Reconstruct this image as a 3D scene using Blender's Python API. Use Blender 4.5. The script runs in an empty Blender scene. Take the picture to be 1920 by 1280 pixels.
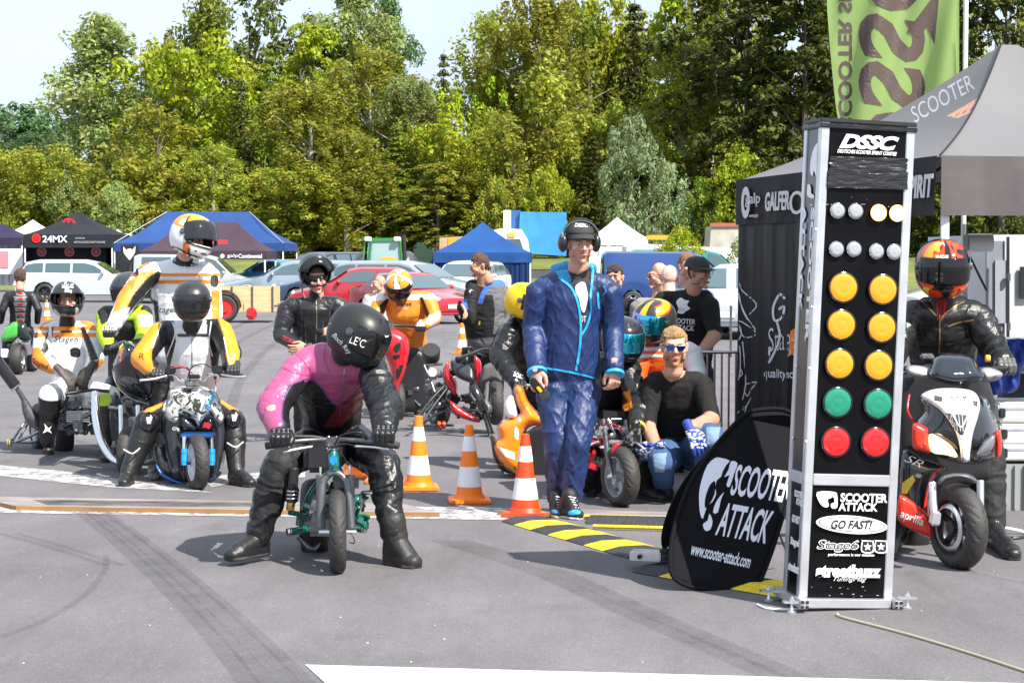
import bpy, bmesh, math, random
import numpy as np
from mathutils import Vector, Matrix, Euler
from mathutils.bvhtree import BVHTree
from mathutils.geometry import delaunay_2d_cdt
random.seed(7)
R = math.radians
sc = bpy.context.scene
COL = sc.collection
# ---------------------------------------------------------------- camera
F, HC, HY = 3600.0, 1.60, 478.0
PITCH = math.atan((640 - HY) / F)
cam_d = bpy.data.cameras.new("camera")
cam_d.sensor_width = 36.0; cam_d.lens = 36.0 * F / 1920.0
cam_d.clip_start = 0.1; cam_d.clip_end = 3000
cam = bpy.data.objects.new("camera", cam_d); COL.objects.link(cam)
cam.location = (0, 0, HC); cam.rotation_euler = (R(90) - PITCH, 0, 0)
sc.camera = cam
# ---------------------------------------------------------------- world, sun, exposure
SUN_AZ = (0.68, -0.72); SUN_EL = R(48)
_h = Vector((SUN_AZ[0], SUN_AZ[1], 0)).normalized()
to_sun = Vector((_h.x * math.cos(SUN_EL), _h.y * math.cos(SUN_EL), math.sin(SUN_EL)))
world = bpy.data.worlds.new("World"); sc.world = world; world.use_nodes = True
wt = world.node_tree; wt.nodes.clear()
sky = wt.nodes.new("ShaderNodeTexSky"); sky.sky_type = 'NISHITA'; sky.sun_disc = False
sky.sun_elevation = SUN_EL; sky.sun_rotation = math.atan2(_h.x, _h.y)
sky.air_density = 1.0; sky.dust_density = 2.2; sky.ozone_density = 1.0
tc = wt.nodes.new("ShaderNodeTexCoord"); mp = wt.nodes.new("ShaderNodeMapping")
mp.inputs['Scale'].default_value = (1.0, 1.0, 2.6)
cn = wt.nodes.new("ShaderNodeTexNoise"); cn.inputs['Scale'].default_value = 2.3; cn.inputs['Detail'].default_value = 7
cn.inputs['Roughness'].default_value = .55
cr = wt.nodes.new("ShaderNodeValToRGB"); cr.color_ramp.elements[0].position = .30; cr.color_ramp.elements[1].position = .62
cr.color_ramp.elements[0].color = (.62, .62, .62, 1); cr.color_ramp.elements[1].color = (.95, .95, .95, 1)
mx = wt.nodes.new("ShaderNodeMixRGB"); mx.inputs[2].default_value = (8.2, 9.5, 11.4, 1)
bg = wt.nodes.new("ShaderNodeBackground"); bg.inputs['Strength'].default_value = 0.060
wo = wt.nodes.new("ShaderNodeOutputWorld")
L = wt.links.new
L(tc.outputs['Generated'], mp.inputs['Vector']); L(mp.outputs[0], cn.inputs['Vector']); L(cn.outputs['Fac'], cr.inputs[0])
L(cr.outputs[0], mx.inputs[0]); L(sky.outputs[0], mx.inputs[1]); L(mx.outputs[0], bg.inputs['Color']); L(bg.outputs[0], wo.inputs[0])
sun_d = bpy.data.lights.new("sun", 'SUN'); sun_d.energy = 4.6; sun_d.angle = R(0.53); sun_d.color = (1.0, .945, .86)
sun = bpy.data.objects.new("sun", sun_d); COL.objects.link(sun)
sun.rotation_euler = (-to_sun).to_track_quat('-Z', 'Y').to_euler(); sun.location = (20, -10, 30)
sc.view_settings.view_transform = 'Standard'; sc.view_settings.look = 'None'
sc.view_settings.exposure = 1.00; sc.view_settings.gamma = 1.0; sc.view_settings.use_curve_mapping = False
sc.cycles.max_bounces = 6; sc.cycles.transparent_max_bounces = 8
sc.cycles.diffuse_bounces = 3; sc.cycles.glossy_bounces = 3
# ---------------------------------------------------------------- measuring helpers
_u = Vector((0, math.sin(PITCH), math.cos(PITCH))); _f = Vector((0, math.cos(PITCH), -math.sin(PITCH)))
def ray(px, py): return Vector(((px - 960) / F, 0, 0)) + _u * (-(py - 640) / F) + _f
def W(px, py, Y):
 "world point that stands at depth Y and shows at (px, py) of the photograph"
 d = ray(px, py); return Vector((0, 0, HC)) + d * (Y / d.y)
def G(px, py, z=0.0):
 d = ray(px, py); return Vector((0, 0, HC)) + d * ((z - HC) / d.z)
def toP(v):
 d = Vector(v) - Vector((0, 0, HC)); c = d.dot(_f); return (960 + F * d.x / c, 640 - F * d.dot(_u) / c)
def toP_np(v):
 d = v - np.array([0, 0, HC]); c = d @ np.array(_f); return 960 + F * d[:, 0] / c, 640 - F * (d @ np.array(_u)) / c
def px2m(n, Y): return n * Y / F
# ---------------------------------------------------------------- materials
MATS = {}
def mat(name, col=(.5, .5, .5), rough=.5, metal=0., bump=0., bscale=40., var=0., vscale=6., coat=0., spec=None, trans=0., emit=None, estr=0., alpha=1., stretch=None):
 if name in MATS: return MATS[name]
 m = bpy.data.materials.new(name); m.use_nodes = True; nt = m.node_tree; b = nt.nodes['Principled BSDF']
 b.inputs['Base Color'].default_value = (*col, 1); b.inputs['Roughness'].default_value = rough; b.inputs['Metallic'].default_value = metal
 b.inputs['Coat Weight'].default_value = coat; b.inputs['Coat Roughness'].default_value = .05
 if spec is not None: b.inputs['Specular IOR Level'].default_value = spec
 if trans: b.inputs['Transmission Weight'].default_value = trans
 if alpha < 1: b.inputs['Alpha'].default_value = alpha
 if emit: b.inputs['Emission Color'].default_value = (*emit, 1); b.inputs['Emission Strength'].default_value = estr
 if var or bump:
  t = nt.nodes.new('ShaderNodeTexCoord'); src = t.outputs['Object']
  if stretch:
   q = nt.nodes.new('ShaderNodeMapping'); q.inputs['Scale'].default_value = stretch; nt.links.new(src, q.inputs[0]); src = q.outputs[0]
 if var:
  n = nt.nodes.new('ShaderNodeTexNoise'); n.inputs['Scale'].default_value = vscale; n.inputs['Detail'].default_value = 5
  nt.links.new(src, n.inputs['Vector'])
  h = nt.nodes.new('ShaderNodeHueSaturation'); h.inputs['Color'].default_value = (*col, 1)
  r = nt.nodes.new('ShaderNodeMapRange'); r.inputs[1].default_value = .3; r.inputs[2].default_value = .7
  r.inputs[3].default_value = 1 - var; r.inputs[4].default_value = 1 + var
  nt.links.new(n.outputs['Fac'], r.inputs[0]); nt.links.new(r.outputs[0], h.inputs['Value']); nt.links.new(h.outputs[0], b.inputs['Base Color'])
  r2 = nt.nodes.new('ShaderNodeMapRange'); r2.inputs[3].default_value = max(.03, rough - var * .3); r2.inputs[4].default_value = min(1, rough + var * .3)
  nt.links.new(n.outputs['Fac'], r2.inputs[0]); nt.links.new(r2.outputs[0], b.inputs['Roughness'])
 if bump:
  n = nt.nodes.new('ShaderNodeTexNoise'); n.inputs['Scale'].default_value = bscale; n.inputs['Detail'].default_value = 6
  nt.links.new(src, n.inputs['Vector'])
  bp = nt.nodes.new('ShaderNodeBump'); bp.inputs['Strength'].default_value = bump; bp.inputs['Distance'].default_value = .02
  nt.links.new(n.outputs['Fac'], bp.inputs['Height']); nt.links.new(bp.outputs[0], b.inputs['Normal'])
 MATS[name] = m; return m
def vcol_mat(name, bump=.15, bscale=60., coat=0., spec=.5, sheen=0.):
 "base colour and roughness come from the mesh's own colour layer (rgb, alpha = roughness)"
 if name in MATS: return MATS[name]
 m = bpy.data.materials.new(name); m.use_nodes = True; nt = m.node_tree; b = nt.nodes['Principled BSDF']
 a = nt.nodes.new('ShaderNodeAttribute'); a.attribute_name = 'Col'
 nt.links.new(a.outputs['Color'], b.inputs['Base Color']); nt.links.new(a.outputs['Alpha'], b.inputs['Roughness'])
 b.inputs['Coat Weight'].default_value = coat; b.inputs['Coat Roughness'].default_value = .06
 b.inputs['Specular IOR Level'].default_value = spec
 if bump:
  t = nt.nodes.new('ShaderNodeTexCoord'); n = nt.nodes.new('ShaderNodeTexNoise'); n.inputs['Scale'].default_value = bscale
  n.inputs['Detail'].default_value = 5; nt.links.new(t.outputs['Object'], n.inputs['Vector'])
  bp = nt.nodes.new('ShaderNodeBump'); bp.inputs['Strength'].default_value = bump; bp.inputs['Distance'].default_value = .01
  nt.links.new(n.outputs['Fac'], bp.inputs['Height']); nt.links.new(bp.outputs[0], b.inputs['Normal'])
 MATS[name] = m; return m
M = dict(
 black=mat('black_plastic', (.018, .018, .02), .42, bump=.1, bscale=200),
 gloss_black=mat('gloss_black', (.012, .012, .014), .14, coat=.8),
 rubber=mat('rubber', (.036, .034, .032), .60, bump=.25, bscale=160, var=.25, vscale=12),
 chrome=mat('chrome', (.75, .76, .78), .12, 1.),
 alu=mat('aluminium', (.72, .73, .75), .30, .85, var=.12, vscale=20),
 steel=mat('dark_steel', (.16, .165, .17), .33, .8, var=.3, vscale=30),
 engine=mat('cast_metal', (.22, .22, .22), .45, .6, bump=.3, bscale=60, var=.4, vscale=25),
 white=mat('white_paint', (.80, .80, .80), .35, coat=.3, var=.05),
 red=mat('red_paint', (.55, .010, .018), .22, coat=.8),
 green=mat('green_paint', (.004, .115, .085), .25, coat=.7),
 orange=mat('orange_paint', (.90, .24, .008), .25, coat=.7),
 blue_ano=mat('blue_anodised', (.02, .36, .72), .28, .35, coat=.3),
 glass=mat('dark_glass', (.05, .09, .10), .04, .0, spec=1., coat=1.),
 white_text=mat('white_print', (.82, .82, .82), .5),
 grey_text=mat('grey_print', (.45, .45, .46), .5),
 black_text=mat('black_print', (.012, .012, .012), .5),
 red_text=mat('red_print', (.75, .02, .02), .5),
)
# ---------------------------------------------------------------- object helpers
def mesh_obj(name, verts, faces, m=None, parent=None, smooth=True):
 me = bpy.data.meshes.new(name); me.from_pydata([tuple(v) for v in verts], [], faces); me.update()
 if m is not None: me.materials.append(m)
 if smooth: me.shade_smooth()
 o = bpy.data.objects.new(name, me); COL.objects.link(o)
 if parent is not None: adopt(o, parent)
 return o
_loc = {}
def wmat(o):
 m = o.matrix_basis.copy()
 return wmat(o.parent) @ o.matrix_parent_inverse @ m if o.parent else m
def adopt(o, parent):
 o.parent = parent; o.matrix_parent_inverse = wmat(parent).inverted()
def tag(o, label=None, cat=None, group=None, kind=None):
 if label: o['label'] = label
 if cat: o['category'] = cat
 if group: o['group'] = group
 if kind: o['kind'] = kind
 return o
def thing(name, label, cat, loc=(0, 0, 0), group=None):
 o = bpy.data.objects.new(name, None); COL.objects.link(o); o.location = loc; o.empty_display_size = .1
 return tag(o, label, cat, group)
def copy_tree(o, parent=None, delta=None):
 c = o.copy(); COL.objects.link(c)
 if parent: c.parent = parent
 for ch in list(o.children): copy_tree(ch, c)
 return c
def smoothpath(pts, n=6):
 pts = [Vector(p) for p in pts]
 if len(pts) < 3: return pts
 out = []
 P = [pts[0] * 2 - pts[1]] + pts + [pts[-1] * 2 - pts[-2]]
 for i in range(1, len(P) - 2):
  a, b, c, d = P[i - 1:i + 3]
  for k in range(n):
   t = k / n
   out.append(.5 * ((2 * b) + (c - a) * t + (2 * a - 5 * b + 4 * c - d) * t * t + (-a + 3 * b - 3 * c + d) * t ** 3))
 out.append(pts[-1]); return out
class MB:
 "collects shapes for ONE mesh"
 def __init__(s): s.v = []; s.f = []; s.mi = []; s.cur = 0
 def add(s, v, f):
  n = len(s.v); s.v += [Vector(q) for q in v]; s.f += [tuple(i + n for i in q) for q in f]; s.mi += [s.cur] * len(f); return s
 def box(s, c, size, rot=None, bev=0.0):
  bm = bmesh.new(); bmesh.ops.create_cube(bm, size=1.0)
  for v in bm.verts: v.co = Vector((v.co.x * size[0], v.co.y * size[1], v.co.z * size[2]))
  if bev: bmesh.ops.bevel(bm, geom=list(bm.edges), offset=bev, segments=2, affect='EDGES')
  rm = rot if rot is not None else Matrix.Identity(3)
  if isinstance(rm, (tuple, list)): rm = Euler(rm).to_matrix()
  bm.verts.ensure_lookup_table(); bm.verts.index_update()
  s.add([rm @ v.co + Vector(c) for v in bm.verts], [[v.index for v in f.verts] for f in bm.faces]); bm.free(); return s
 def tube(s, pts, r, n=10, smooth=0, cap=True, flat=1.0):
  pts = [Vector(p) for p in pts]; rs = list(r) if isinstance(r, (list, tuple)) else [r] * len(pts)
  if smooth and len(pts) > 2:
   k = smooth; q = smoothpath(pts, k); rr = []
   for i in range(len(pts) - 1):
    for j in range(k): rr.append(rs[i] + (rs[i + 1] - rs[i]) * j / k)
   rr.append(rs[-1]); pts, rs = q, rr
  vs = []; prev = None; N = len(pts)
  for i in range(N):
   d = (pts[min(i + 1, N - 1)] - pts[max(i - 1, 0)])
   d = d.normalized() if d.length > 1e-9 else Vector((0, 0, 1))
   if prev is None:
    a = Vector((0, 0, 1)) if abs(d.z) < .9 else Vector((1, 0, 0)); x = d.cross(a).normalized()
   else:
    x = (prev - d * prev.dot(d)).normalized()
   prev = x; y = d.cross(x)
   for k in range(n):
    t = 2 * math.pi * k / n; vs.append(pts[i] + (x * math.cos(t) + y * math.sin(t) * flat) * rs[i])
  fs = [(i * n + k, i * n + (k + 1) % n, (i + 1) * n + (k + 1) % n, (i + 1) * n + k) for i in range(N - 1) for k in range(n)]
  if cap: fs += [tuple(reversed(range(n))), tuple(range((N - 1) * n, N * n))]
  return s.add(vs, fs)
 def lathe(s, prof, origin, axis, n=24):
  "prof: (distance along axis, radius)"
  ax = Vector(axis).normalized(); a = Vector((0, 0, 1)) if abs(ax.z) < .9 else Vector((1, 0, 0))
  x = ax.cross(a).normalized(); y = ax.cross(x); o = Vector(origin); vs = []
  for (h, r) in prof:
   for k in range(n):
    t = 2 * math.pi * k / n; vs.append(o + ax * h + (x * math.cos(t) + y * math.sin(t)) * max(r, 1e-4))
  fs = [(i * n + k, i * n + (k + 1) % n, (i + 1) * n + (k + 1) % n, (i + 1) * n + k) for i in range(len(prof) - 1) for k in range(n)]
  fs += [tuple(reversed(range(n))), tuple(range((len(prof) - 1) * n, len(prof) * n))]
  return s.add(vs, fs)
 def ball(s, c, r, n=12, rot=None):
  r = (r, r, r) if not isinstance(r, (tuple, list)) else r; vs = []; fs = []
  for i in range(n + 1):
   e = -math.pi / 2 + math.pi * i / n
   for k in range(n * 2):
    a = math.pi * k / n
    p = Vector((math.cos(e) * math.cos(a) * r[0], math.cos(e) * math.sin(a) * r[1], math.sin(e) * r[2]))
    vs.append((rot @ p if rot is not None else p) + Vector(c))
  m = n * 2
  for i in range(n):
   for k in range(m): fs.append((i * m + k, i * m + (k + 1) % m, (i + 1) * m + (k + 1) % m, (i + 1) * m + k))
  return s.add(vs, fs)
 def quad(s, a, b, c, d): return s.add([a, b, c, d], [(0, 1, 2, 3)])
 def poly(s, pts, thick):
  "extrude a planar outline by the vector thick"
  n = len(pts); t = Vector(thick); v = [Vector(p) for p in pts]
  return s.add(v + [p + t for p in v], [tuple(range(n))[::-1], tuple(range(n, 2 * n))] + [(i, (i + 1) % n, n + (i + 1) % n, n + i) for i in range(n)])
 def build(s, name, m, parent=None, smooth=True, bev=0):
  ms = m if isinstance(m, (list, tuple)) else [m]
  o = mesh_obj(name, s.v, s.f, ms[0], parent, smooth)
  for q in ms[1:]: o.data.materials.append(q)
  if len(ms) > 1: o.data.polygons.foreach_set('material_index', s.mi)
  if smooth:
   bm = bmesh.new(); bm.from_mesh(o.data)
   for e in bm.edges:
    if len(e.link_faces) == 2 and e.calc_face_angle(0) > R(38): e.smooth = False
   bm.to_mesh(o.data); bm.free()
  return o
def inside(px, py, poly):
 "vectorised point in polygon"
 r = np.zeros(len(px), bool); n = len(poly)
 for i in range(n):
  x1, y1 = poly[i]; x2, y2 = poly[(i + 1) % n]
  if y1 == y2: continue
  c = ((y1 > py) != (y2 > py)) & (px < (x2 - x1) * (py - y1) / (y2 - y1) + x1); r ^= c
 return r
def cat2(pts, n=5):
 "closed smooth outline through 2-D points"
 P = [Vector((p[0], p[1], 0)) for p in pts]; N = len(P); out = []
 for i in range(N):
  a, b, c, d = P[i - 1], P[i], P[(i + 1) % N], P[(i + 2) % N]
  for k in range(n):
   t = k / n; q = .5 * ((2 * b) + (c - a) * t + (2 * a - 5 * b + 4 * c - d) * t * t + (-a + 3 * b - 3 * c + d) * t ** 3); out.append((q.x, q.y))
 return out
def hull3(outline, depth_fn, back=.02, step=None, smooth=4):
 "a shell with thickness: outline is given in photo pixels, depth_fn(px, py, edge) gives its distance. edge 0 at the rim .. px inside"
 P = cat2(outline, smooth) if smooth else list(outline)
 xs = [p[0] for p in P]; ys = [p[1] for p in P]
 step = step or max((max(xs) - min(xs)) / 26, 2.5)
 gx, gy = np.meshgrid(np.arange(min(xs), max(xs), step), np.arange(min(ys), max(ys), step)); gx = gx.ravel(); gy = gy.ravel()
 A = np.array(P); B = np.roll(A, -1, 0)
 def edist(x, y):
  q = np.stack([x, y], 1)[:, None, :]; ab = (B - A)[None]; t = np.clip(((q - A[None]) * ab).sum(2) / np.maximum((ab ** 2).sum(2), 1e-9), 0, 1)
  return np.sqrt((((A[None] + ab * t[..., None]) - q) ** 2).sum(2)).min(1)
 ok = inside(gx, gy, P); gx = gx[ok]; gy = gy[ok]; ed = edist(gx, gy); ok = ed > step * .55; gx = gx[ok]; gy = gy[ok]; ed = ed[ok]
 pts = [Vector(p) for p in P] + [Vector((a, b)) for a, b in zip(gx, gy)]
 n = len(P); e = [(i, (i + 1) % n) for i in range(n)]
 V, E, Fc, *_ = delaunay_2d_cdt(pts, e, [], 1, 1e-4)
 ed2 = edist(np.array([v[0] for v in V]), np.array([v[1] for v in V]))
 front = [W(v[0], v[1], depth_fn(v[0], v[1], d)) for v, d in zip(V, ed2)]
 return front, [tuple(f) for f in Fc], V
def shell(name, outline, Y, bulge, m, parent, round_px=30, thick=.03, smooth=4, step=None, slope=(0, 0), ctr=None, fn=None):
 """convex moulded panel facing the camera side: rim at depth Y (+slope per px), middle bulges towards -Y by `bulge` metres"""
 cx = sum(p[0] for p in outline) / len(outline) if ctr is None else ctr[0]; cy = sum(p[1] for p in outline) / len(outline) if ctr is None else ctr[1]
 def dfn(x, y, d):
  k = 1 - min(d / round_px, 1); b = bulge * math.sqrt(max(0, 1 - k * k))
  z = Y - b + slope[0] * (x - cx) + slope[1] * (y - cy)
  return z + (fn(x, y) if fn else 0)
 fr, fc, V = hull3(outline, dfn, step=step, smooth=smooth)
 o = mesh_obj(name, fr, fc, m, parent)
 bm = bmesh.new(); bm.from_mesh(o.data); bmesh.ops.recalc_face_normals(bm, faces=bm.faces)
 s = sum(f.normal.y * f.calc_area() for f in bm.faces)
 if s > 0: bmesh.ops.reverse_faces(bm, faces=bm.faces)
 bm.to_mesh(o.data); bm.free()
 sm = o.modifiers.new('solid', 'SOLIDIFY'); sm.thickness = thick; sm.offset = -1
 return o
# ---------------------------------------------------------------- lettering
def text_mesh(s, size=1.0, shear=0., bold=0., sx=1.0, space=1.0, extrude=.002, align='CENTER'):
 c = bpy.data.curves.new('t', 'FONT'); c.body = s; c.size = size; c.shear = shear; c.offset = bold; c.space_character = space
 c.extrude = extrude; c.align_x = align; c.align_y = 'CENTER'; c.resolution_u = 3
 o = bpy.data.objects.new('t', c); COL.objects.link(o)
 dg = bpy.context.evaluated_depsgraph_get(); me = bpy.data.meshes.new_from_object(o.evaluated_get(dg))
 bpy.data.objects.remove(o); bpy.data.curves.remove(c)
 v = [Vector((q.co.x * sx, q.co.y, q.co.z)) for q in me.vertices]; f = [tuple(p.vertices) for p in me.polygons]; bpy.data.meshes.remove(me)
 return v, f
def fit_text(s, width, height, **k):
 v, f = text_mesh(s, **k); xs = [q.x for q in v]; ys = [q.y for q in v]
 cx, cy = (min(xs) + max(xs)) / 2, (min(ys) + max(ys)) / 2; a = width / (max(xs) - min(xs)); b = height / (max(ys) - min(ys))
 return [Vector(((q.x - cx) * a, (q.y - cy) * b, q.z)) for q in v], f
def frame(o, x, y):
 "matrix with origin o, x and y axes; z looks out of the surface"
 x = Vector(x).normalized(); y = Vector(y); y = (y - x * y.dot(x)).normalized(); z = x.cross(y)
 m = Matrix((x, y, z)).transposed().to_4x4(); m.translation = Vector(o); return m
def letter(s, o, x, y, w, h, m, parent, name='lettering', lift=.003, mb=None, **k):
 v, f = fit_text(s, w, h, **k); mm = frame(o, x, y)
 v = [mm @ (q + Vector((0, 0, lift))) for q in v]
 if mb is not None: mb.add(v, f); return mb
 return mesh_obj(name, v, f, m, parent, smooth=False)
def stick(verts2d, faces, bvh, m, parent, name='lettering', lift=.003, Y0=0, maxe=9):
 """lay a flat print given in photo pixels onto a surface"""
 out = []; last = None
 b = bmesh.new(); vv = [b.verts.new((q[0], q[1], q[2])) for q in verts2d]
 for f in faces:
  try: b.faces.new([vv[i] for i in f])
  except ValueError: pass
 bmesh.ops.remove_doubles(b, verts=b.verts, dist=1e-4); bmesh.ops.triangulate(b, faces=b.faces)
 for _ in range(4):
  le = [e for e in b.edges if e.calc_length() > maxe]
  if not le: break
  bmesh.ops.subdivide_edges(b, edges=le, cuts=1); bmesh.ops.triangulate(b, faces=b.faces)
 b.verts.index_update(); verts2d = [tuple(v.co) for v in b.verts]; faces = [tuple(v.index for v in f.verts) for f in b.faces]; b.free()
 for (x, y, e) in verts2d:
  o = Vector((0, 0, HC)); d = ray(x, y).normalized()
  hit, n, i, dist = bvh.ray_cast(o, d)
  if hit is None: out.append(None); continue
  if Y0 and abs(hit.y - Y0) > .6: out.append(None); continue
  out.append(hit - d * (lift + e)); last = hit
 idx = {}; vs = []
 for i, q in enumerate(out):
  if q is not None: idx[i] = len(vs); vs.append(q)
 fs = [tuple(idx[i] for i in f) for f in faces if all(i in idx for i in f)]
 if not fs: return None
 return mesh_obj(name, vs, fs, m, parent, smooth=False)
def print_on(s, cx, cy, w, h, bvh, m, parent, ang=0., Y0=0, name='lettering', **k):
 v, f = fit_text(s, w, h, extrude=0, **k); ca, sa = math.cos(R(ang)), math.sin(R(ang))
 pts = [(cx + q.x * ca + q.y * sa, cy - (-q.x * sa + q.y * ca), 0) for q in v]
 return stick(pts, f, bvh, m, parent, name, Y0=Y0)
def patch_on(poly, bvh, m, parent, name='print', step=3, Y0=0, smooth=3, lift=.002):
 P = cat2(poly, smooth) if smooth else poly
 fr, fc, V = hull3(P, lambda x, y, d: 5, step=step, smooth=0)
 return stick([(v[0], v[1], 0) for v in V], fc, bvh, m, parent, name, lift=lift, Y0=Y0)
def bvh_of(o):
 dg = bpy.context.evaluated_depsgraph_get(); e = o.evaluated_get(dg); me = e.to_mesh(); mw = wmat(o)
 b = BVHTree.FromPolygons([mw @ v.co for v in me.vertices], [tuple(p.vertices) for p in me.polygons]); e.to_mesh_clear(); return b
# ---------------------------------------------------------------- numpy noise
def _hash(i, j, k, s):
 h = (i * 374761393 + j * 668265263 + k * 2147483647 + s * 974711) & 0xffffffff
 h = ((h ^ (h >> 13)) * 1274126177) & 0xffffffff; return ((h ^ (h >> 16)) & 0xffff) / 65535.0
def vnoise(p, seed=0):
 p = np.asarray(p, float); i = np.floor(p).astype(np.int64); f = p - i; f = f * f * (3 - 2 * f); r = 0
 for a in (0, 1):
  for b in (0, 1):
   for c in (0, 1):
    w = (f[:, 0] if a else 1 - f[:, 0]) * (f[:, 1] if b else 1 - f[:, 1]) * (f[:, 2] if c else 1 - f[:, 2])
    r = r + w * _hash(i[:, 0] + a, i[:, 1] + b, i[:, 2] + c, seed)
 return r * 2 - 1
# ================================================================ figures
def set_col(me, cols):
 a = me.color_attributes.new('Col', 'FLOAT_COLOR', 'POINT'); a.data.foreach_set('color', np.asarray(cols, np.float32).ravel())
def vcoords(me):
 a = np.empty(len(me.vertices) * 3, np.float32); me.vertices.foreach_get('co', a); return a.reshape(-1, 3).astype(float)
def vnormals(me):
 a = np.empty(len(me.vertices) * 3, np.float32); me.vertices.foreach_get('normal', a); return a.reshape(-1, 3).astype(float)
class Body:
 """tapered, overlapping sections that are fused into one continuous surface"""
 def __init__(s): s.pr = []
 def seg(s, a, b, ra, rb, key, side=(1, 0, 0)):
  wa, da = ra if isinstance(ra, (tuple, list)) else (ra, ra); wb, db = rb if isinstance(rb, (tuple, list)) else (rb, rb)
  s.pr.append((Vector(a), Vector(b), wa, da, wb, db, Vector(side), key)); return s
 def chain(s, pts, rs, key, side=(1, 0, 0)):
  for i in range(len(pts) - 1):
   k = key[i] if isinstance(key, list) else key
   s.seg(pts[i], pts[i + 1], rs[i], rs[i + 1], k, side)
  return s
 def ball(s, c, r, key, side=(1, 0, 0)):
  r = (r, r, r) if not isinstance(r, (tuple, list)) else r
  c = Vector(c); h = max(r[2] - min(r[0], r[1]) * .8, .001); s.seg(c - Vector((0, 0, h)), c + Vector((0, 0, h)), (r[0], r[1]), (r[0], r[1]), key, side); return s
 def _geo(s):
  vs, fs = [], []
  for a, b, wa, da, wb, db, side, key in s.pr:
   ax = b - a; L_ = ax.length
   if L_ < 1e-5: ax = Vector((0, 0, 1)); L_ = 1e-5
   ax = ax.normalized(); x = side - ax * side.dot(ax)
   if x.length < .05: x = Vector((0, 1, 0)) - ax * ax.y
   x.normalize(); y = ax.cross(x); n = 16; ca, cb = min(wa, da) * .8, min(wb, db) * .8; rings = []
   for t in (-80, -50, -25, 0): rings.append((a + ax * ca * math.sin(R(t)), wa * math.cos(R(t)), da * math.cos(R(t))))
   for t in (0, 25, 50, 80): rings.append((b + ax * cb * math.sin(R(t)), wb * math.cos(R(t)), db * math.cos(R(t))))
   o = len(vs)
   for c, w, d in rings:
    for k in range(n):
     th = 2 * math.pi * k / n; vs.append(c + x * w * math.cos(th) + y * d * math.sin(th))
   m = len(rings)
   fs += [(o + i * n + k, o + i * n + (k + 1) % n, o + (i + 1) * n + (k + 1) % n, o + (i + 1) * n + k) for i in range(m - 1) for k in range(n)]
   fs += [tuple(o + k for k in reversed(range(n))), tuple(o + (m - 1) * n + k for k in range(n))]
  return vs, fs
 def fuse(s, voxel, it=4, fac=.5):
  vs, fs = s._geo(); me = bpy.data.meshes.new('b'); me.from_pydata(vs, [], fs); o = bpy.data.objects.new('b', me); COL.objects.link(o)
  r = o.modifiers.new('r', 'REMESH'); r.mode = 'VOXEL'; r.voxel_size = voxel; r.use_smooth_shade = True
  if it: q = o.modifiers.new('s', 'SMOOTH'); q.iterations = it; q.factor = fac
  dg = bpy.context.evaluated_depsgraph_get(); out = bpy.data.meshes.new_from_object(o.evaluated_get(dg)); bpy.data.objects.remove(o); bpy.data.meshes.remove(me)
  return out
 def nearest(s, co):
  best = np.full(len(co), 1e9); idx = np.zeros(len(co), int); tt = np.zeros(len(co))
  for i, (a, b, wa, da, wb, db, side, key) in enumerate(s.pr):
   A = np.array(a); ab = np.array(b) - A; L2 = max(ab @ ab, 1e-12); t = np.clip(((co - A) @ ab) / L2, 0, 1)
   ax = Vector(b) - Vector(a); ax = ax.normalized() if ax.length > 1e-6 else Vector((0, 0, 1))
   x = side - ax * side.dot(ax); x = (Vector((0, 1, 0)) - ax * ax.y) if x.length < .05 else x; x.normalize(); y = ax.cross(x)
   d = co - (A + t[:, None] * ab); w = wa + (wb - wa) * t; dd = da + (db - da) * t
   p, q, z = d @ np.array(x), d @ np.array(y), d @ np.array(ax); m = np.minimum(w, dd)
   val = (np.sqrt((p / w) ** 2 + (q / dd) ** 2 + (z / m) ** 2) - 1) * m
   k = val < best; best[k] = val[k]; idx[k] = i; tt[k] = t[k] * math.sqrt(L2)
  return idx, tt
 def build(s, name, m, parent, colors, voxel=.008, it=4, paints=(), label=None, extra=None, seed=0, wscale=1.0, style=''):
  """colors: key -> (rgb, rough, fold height); paints: list of (outline px | None, rgb, rough, test(co, no, key))"""
  me = s.fuse(voxel, it); co = vcoords(me); no = vnormals(me); idx, tt = s.nearest(co)
  keys = [p[7] for p in s.pr]; C = np.zeros((len(co), 4)); amp = np.zeros(len(co))
  for i, k in enumerate(keys):
   c = colors[k]; q = idx == i; C[q, :3] = c[0]; C[q, 3] = c[1]; amp[q] = c[2] if len(c) > 2 else 0
  if amp.max() > 0:
   warp = vnoise(co * 9, seed)
   n1 = 1 - np.abs(vnoise(np.stack([tt * 22 / wscale + warp * 1.6 + idx * 7, co[:, 0] * 6 + warp, co[:, 2] * 5], 1), seed + 1)) * 2
   n2 = 1 - np.abs(vnoise(co * 30 / wscale + warp[:, None] * 1.5, seed + 2)) * 2
   n3 = vnoise(co * 11, seed + 5)
   if style == 'nylon':
    r1 = (1 - np.abs(vnoise(co * (20, 20, 7) + co[:, [2, 2, 0]] * (9, 5, 4), seed + 7))) ** 4; r2 = (1 - np.abs(vnoise(co * (34, 34, 16) - co[:, [2, 0, 0]] * (16, 4, 9), seed + 8))) ** 3
    co = co + no * (amp * (r1 * .75 + r2 * .45 + n3 * .45 - .4))[:, None]
   else: co = co + no * (amp * (n1 * .6 + n2 * .25 + n3 * .5))[:, None]
   me.vertices.foreach_set('co', co.astype(np.float32).ravel()); me.update()
  px, py = toP_np(co); kk = np.array(keys, dtype=object)[idx]
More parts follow.
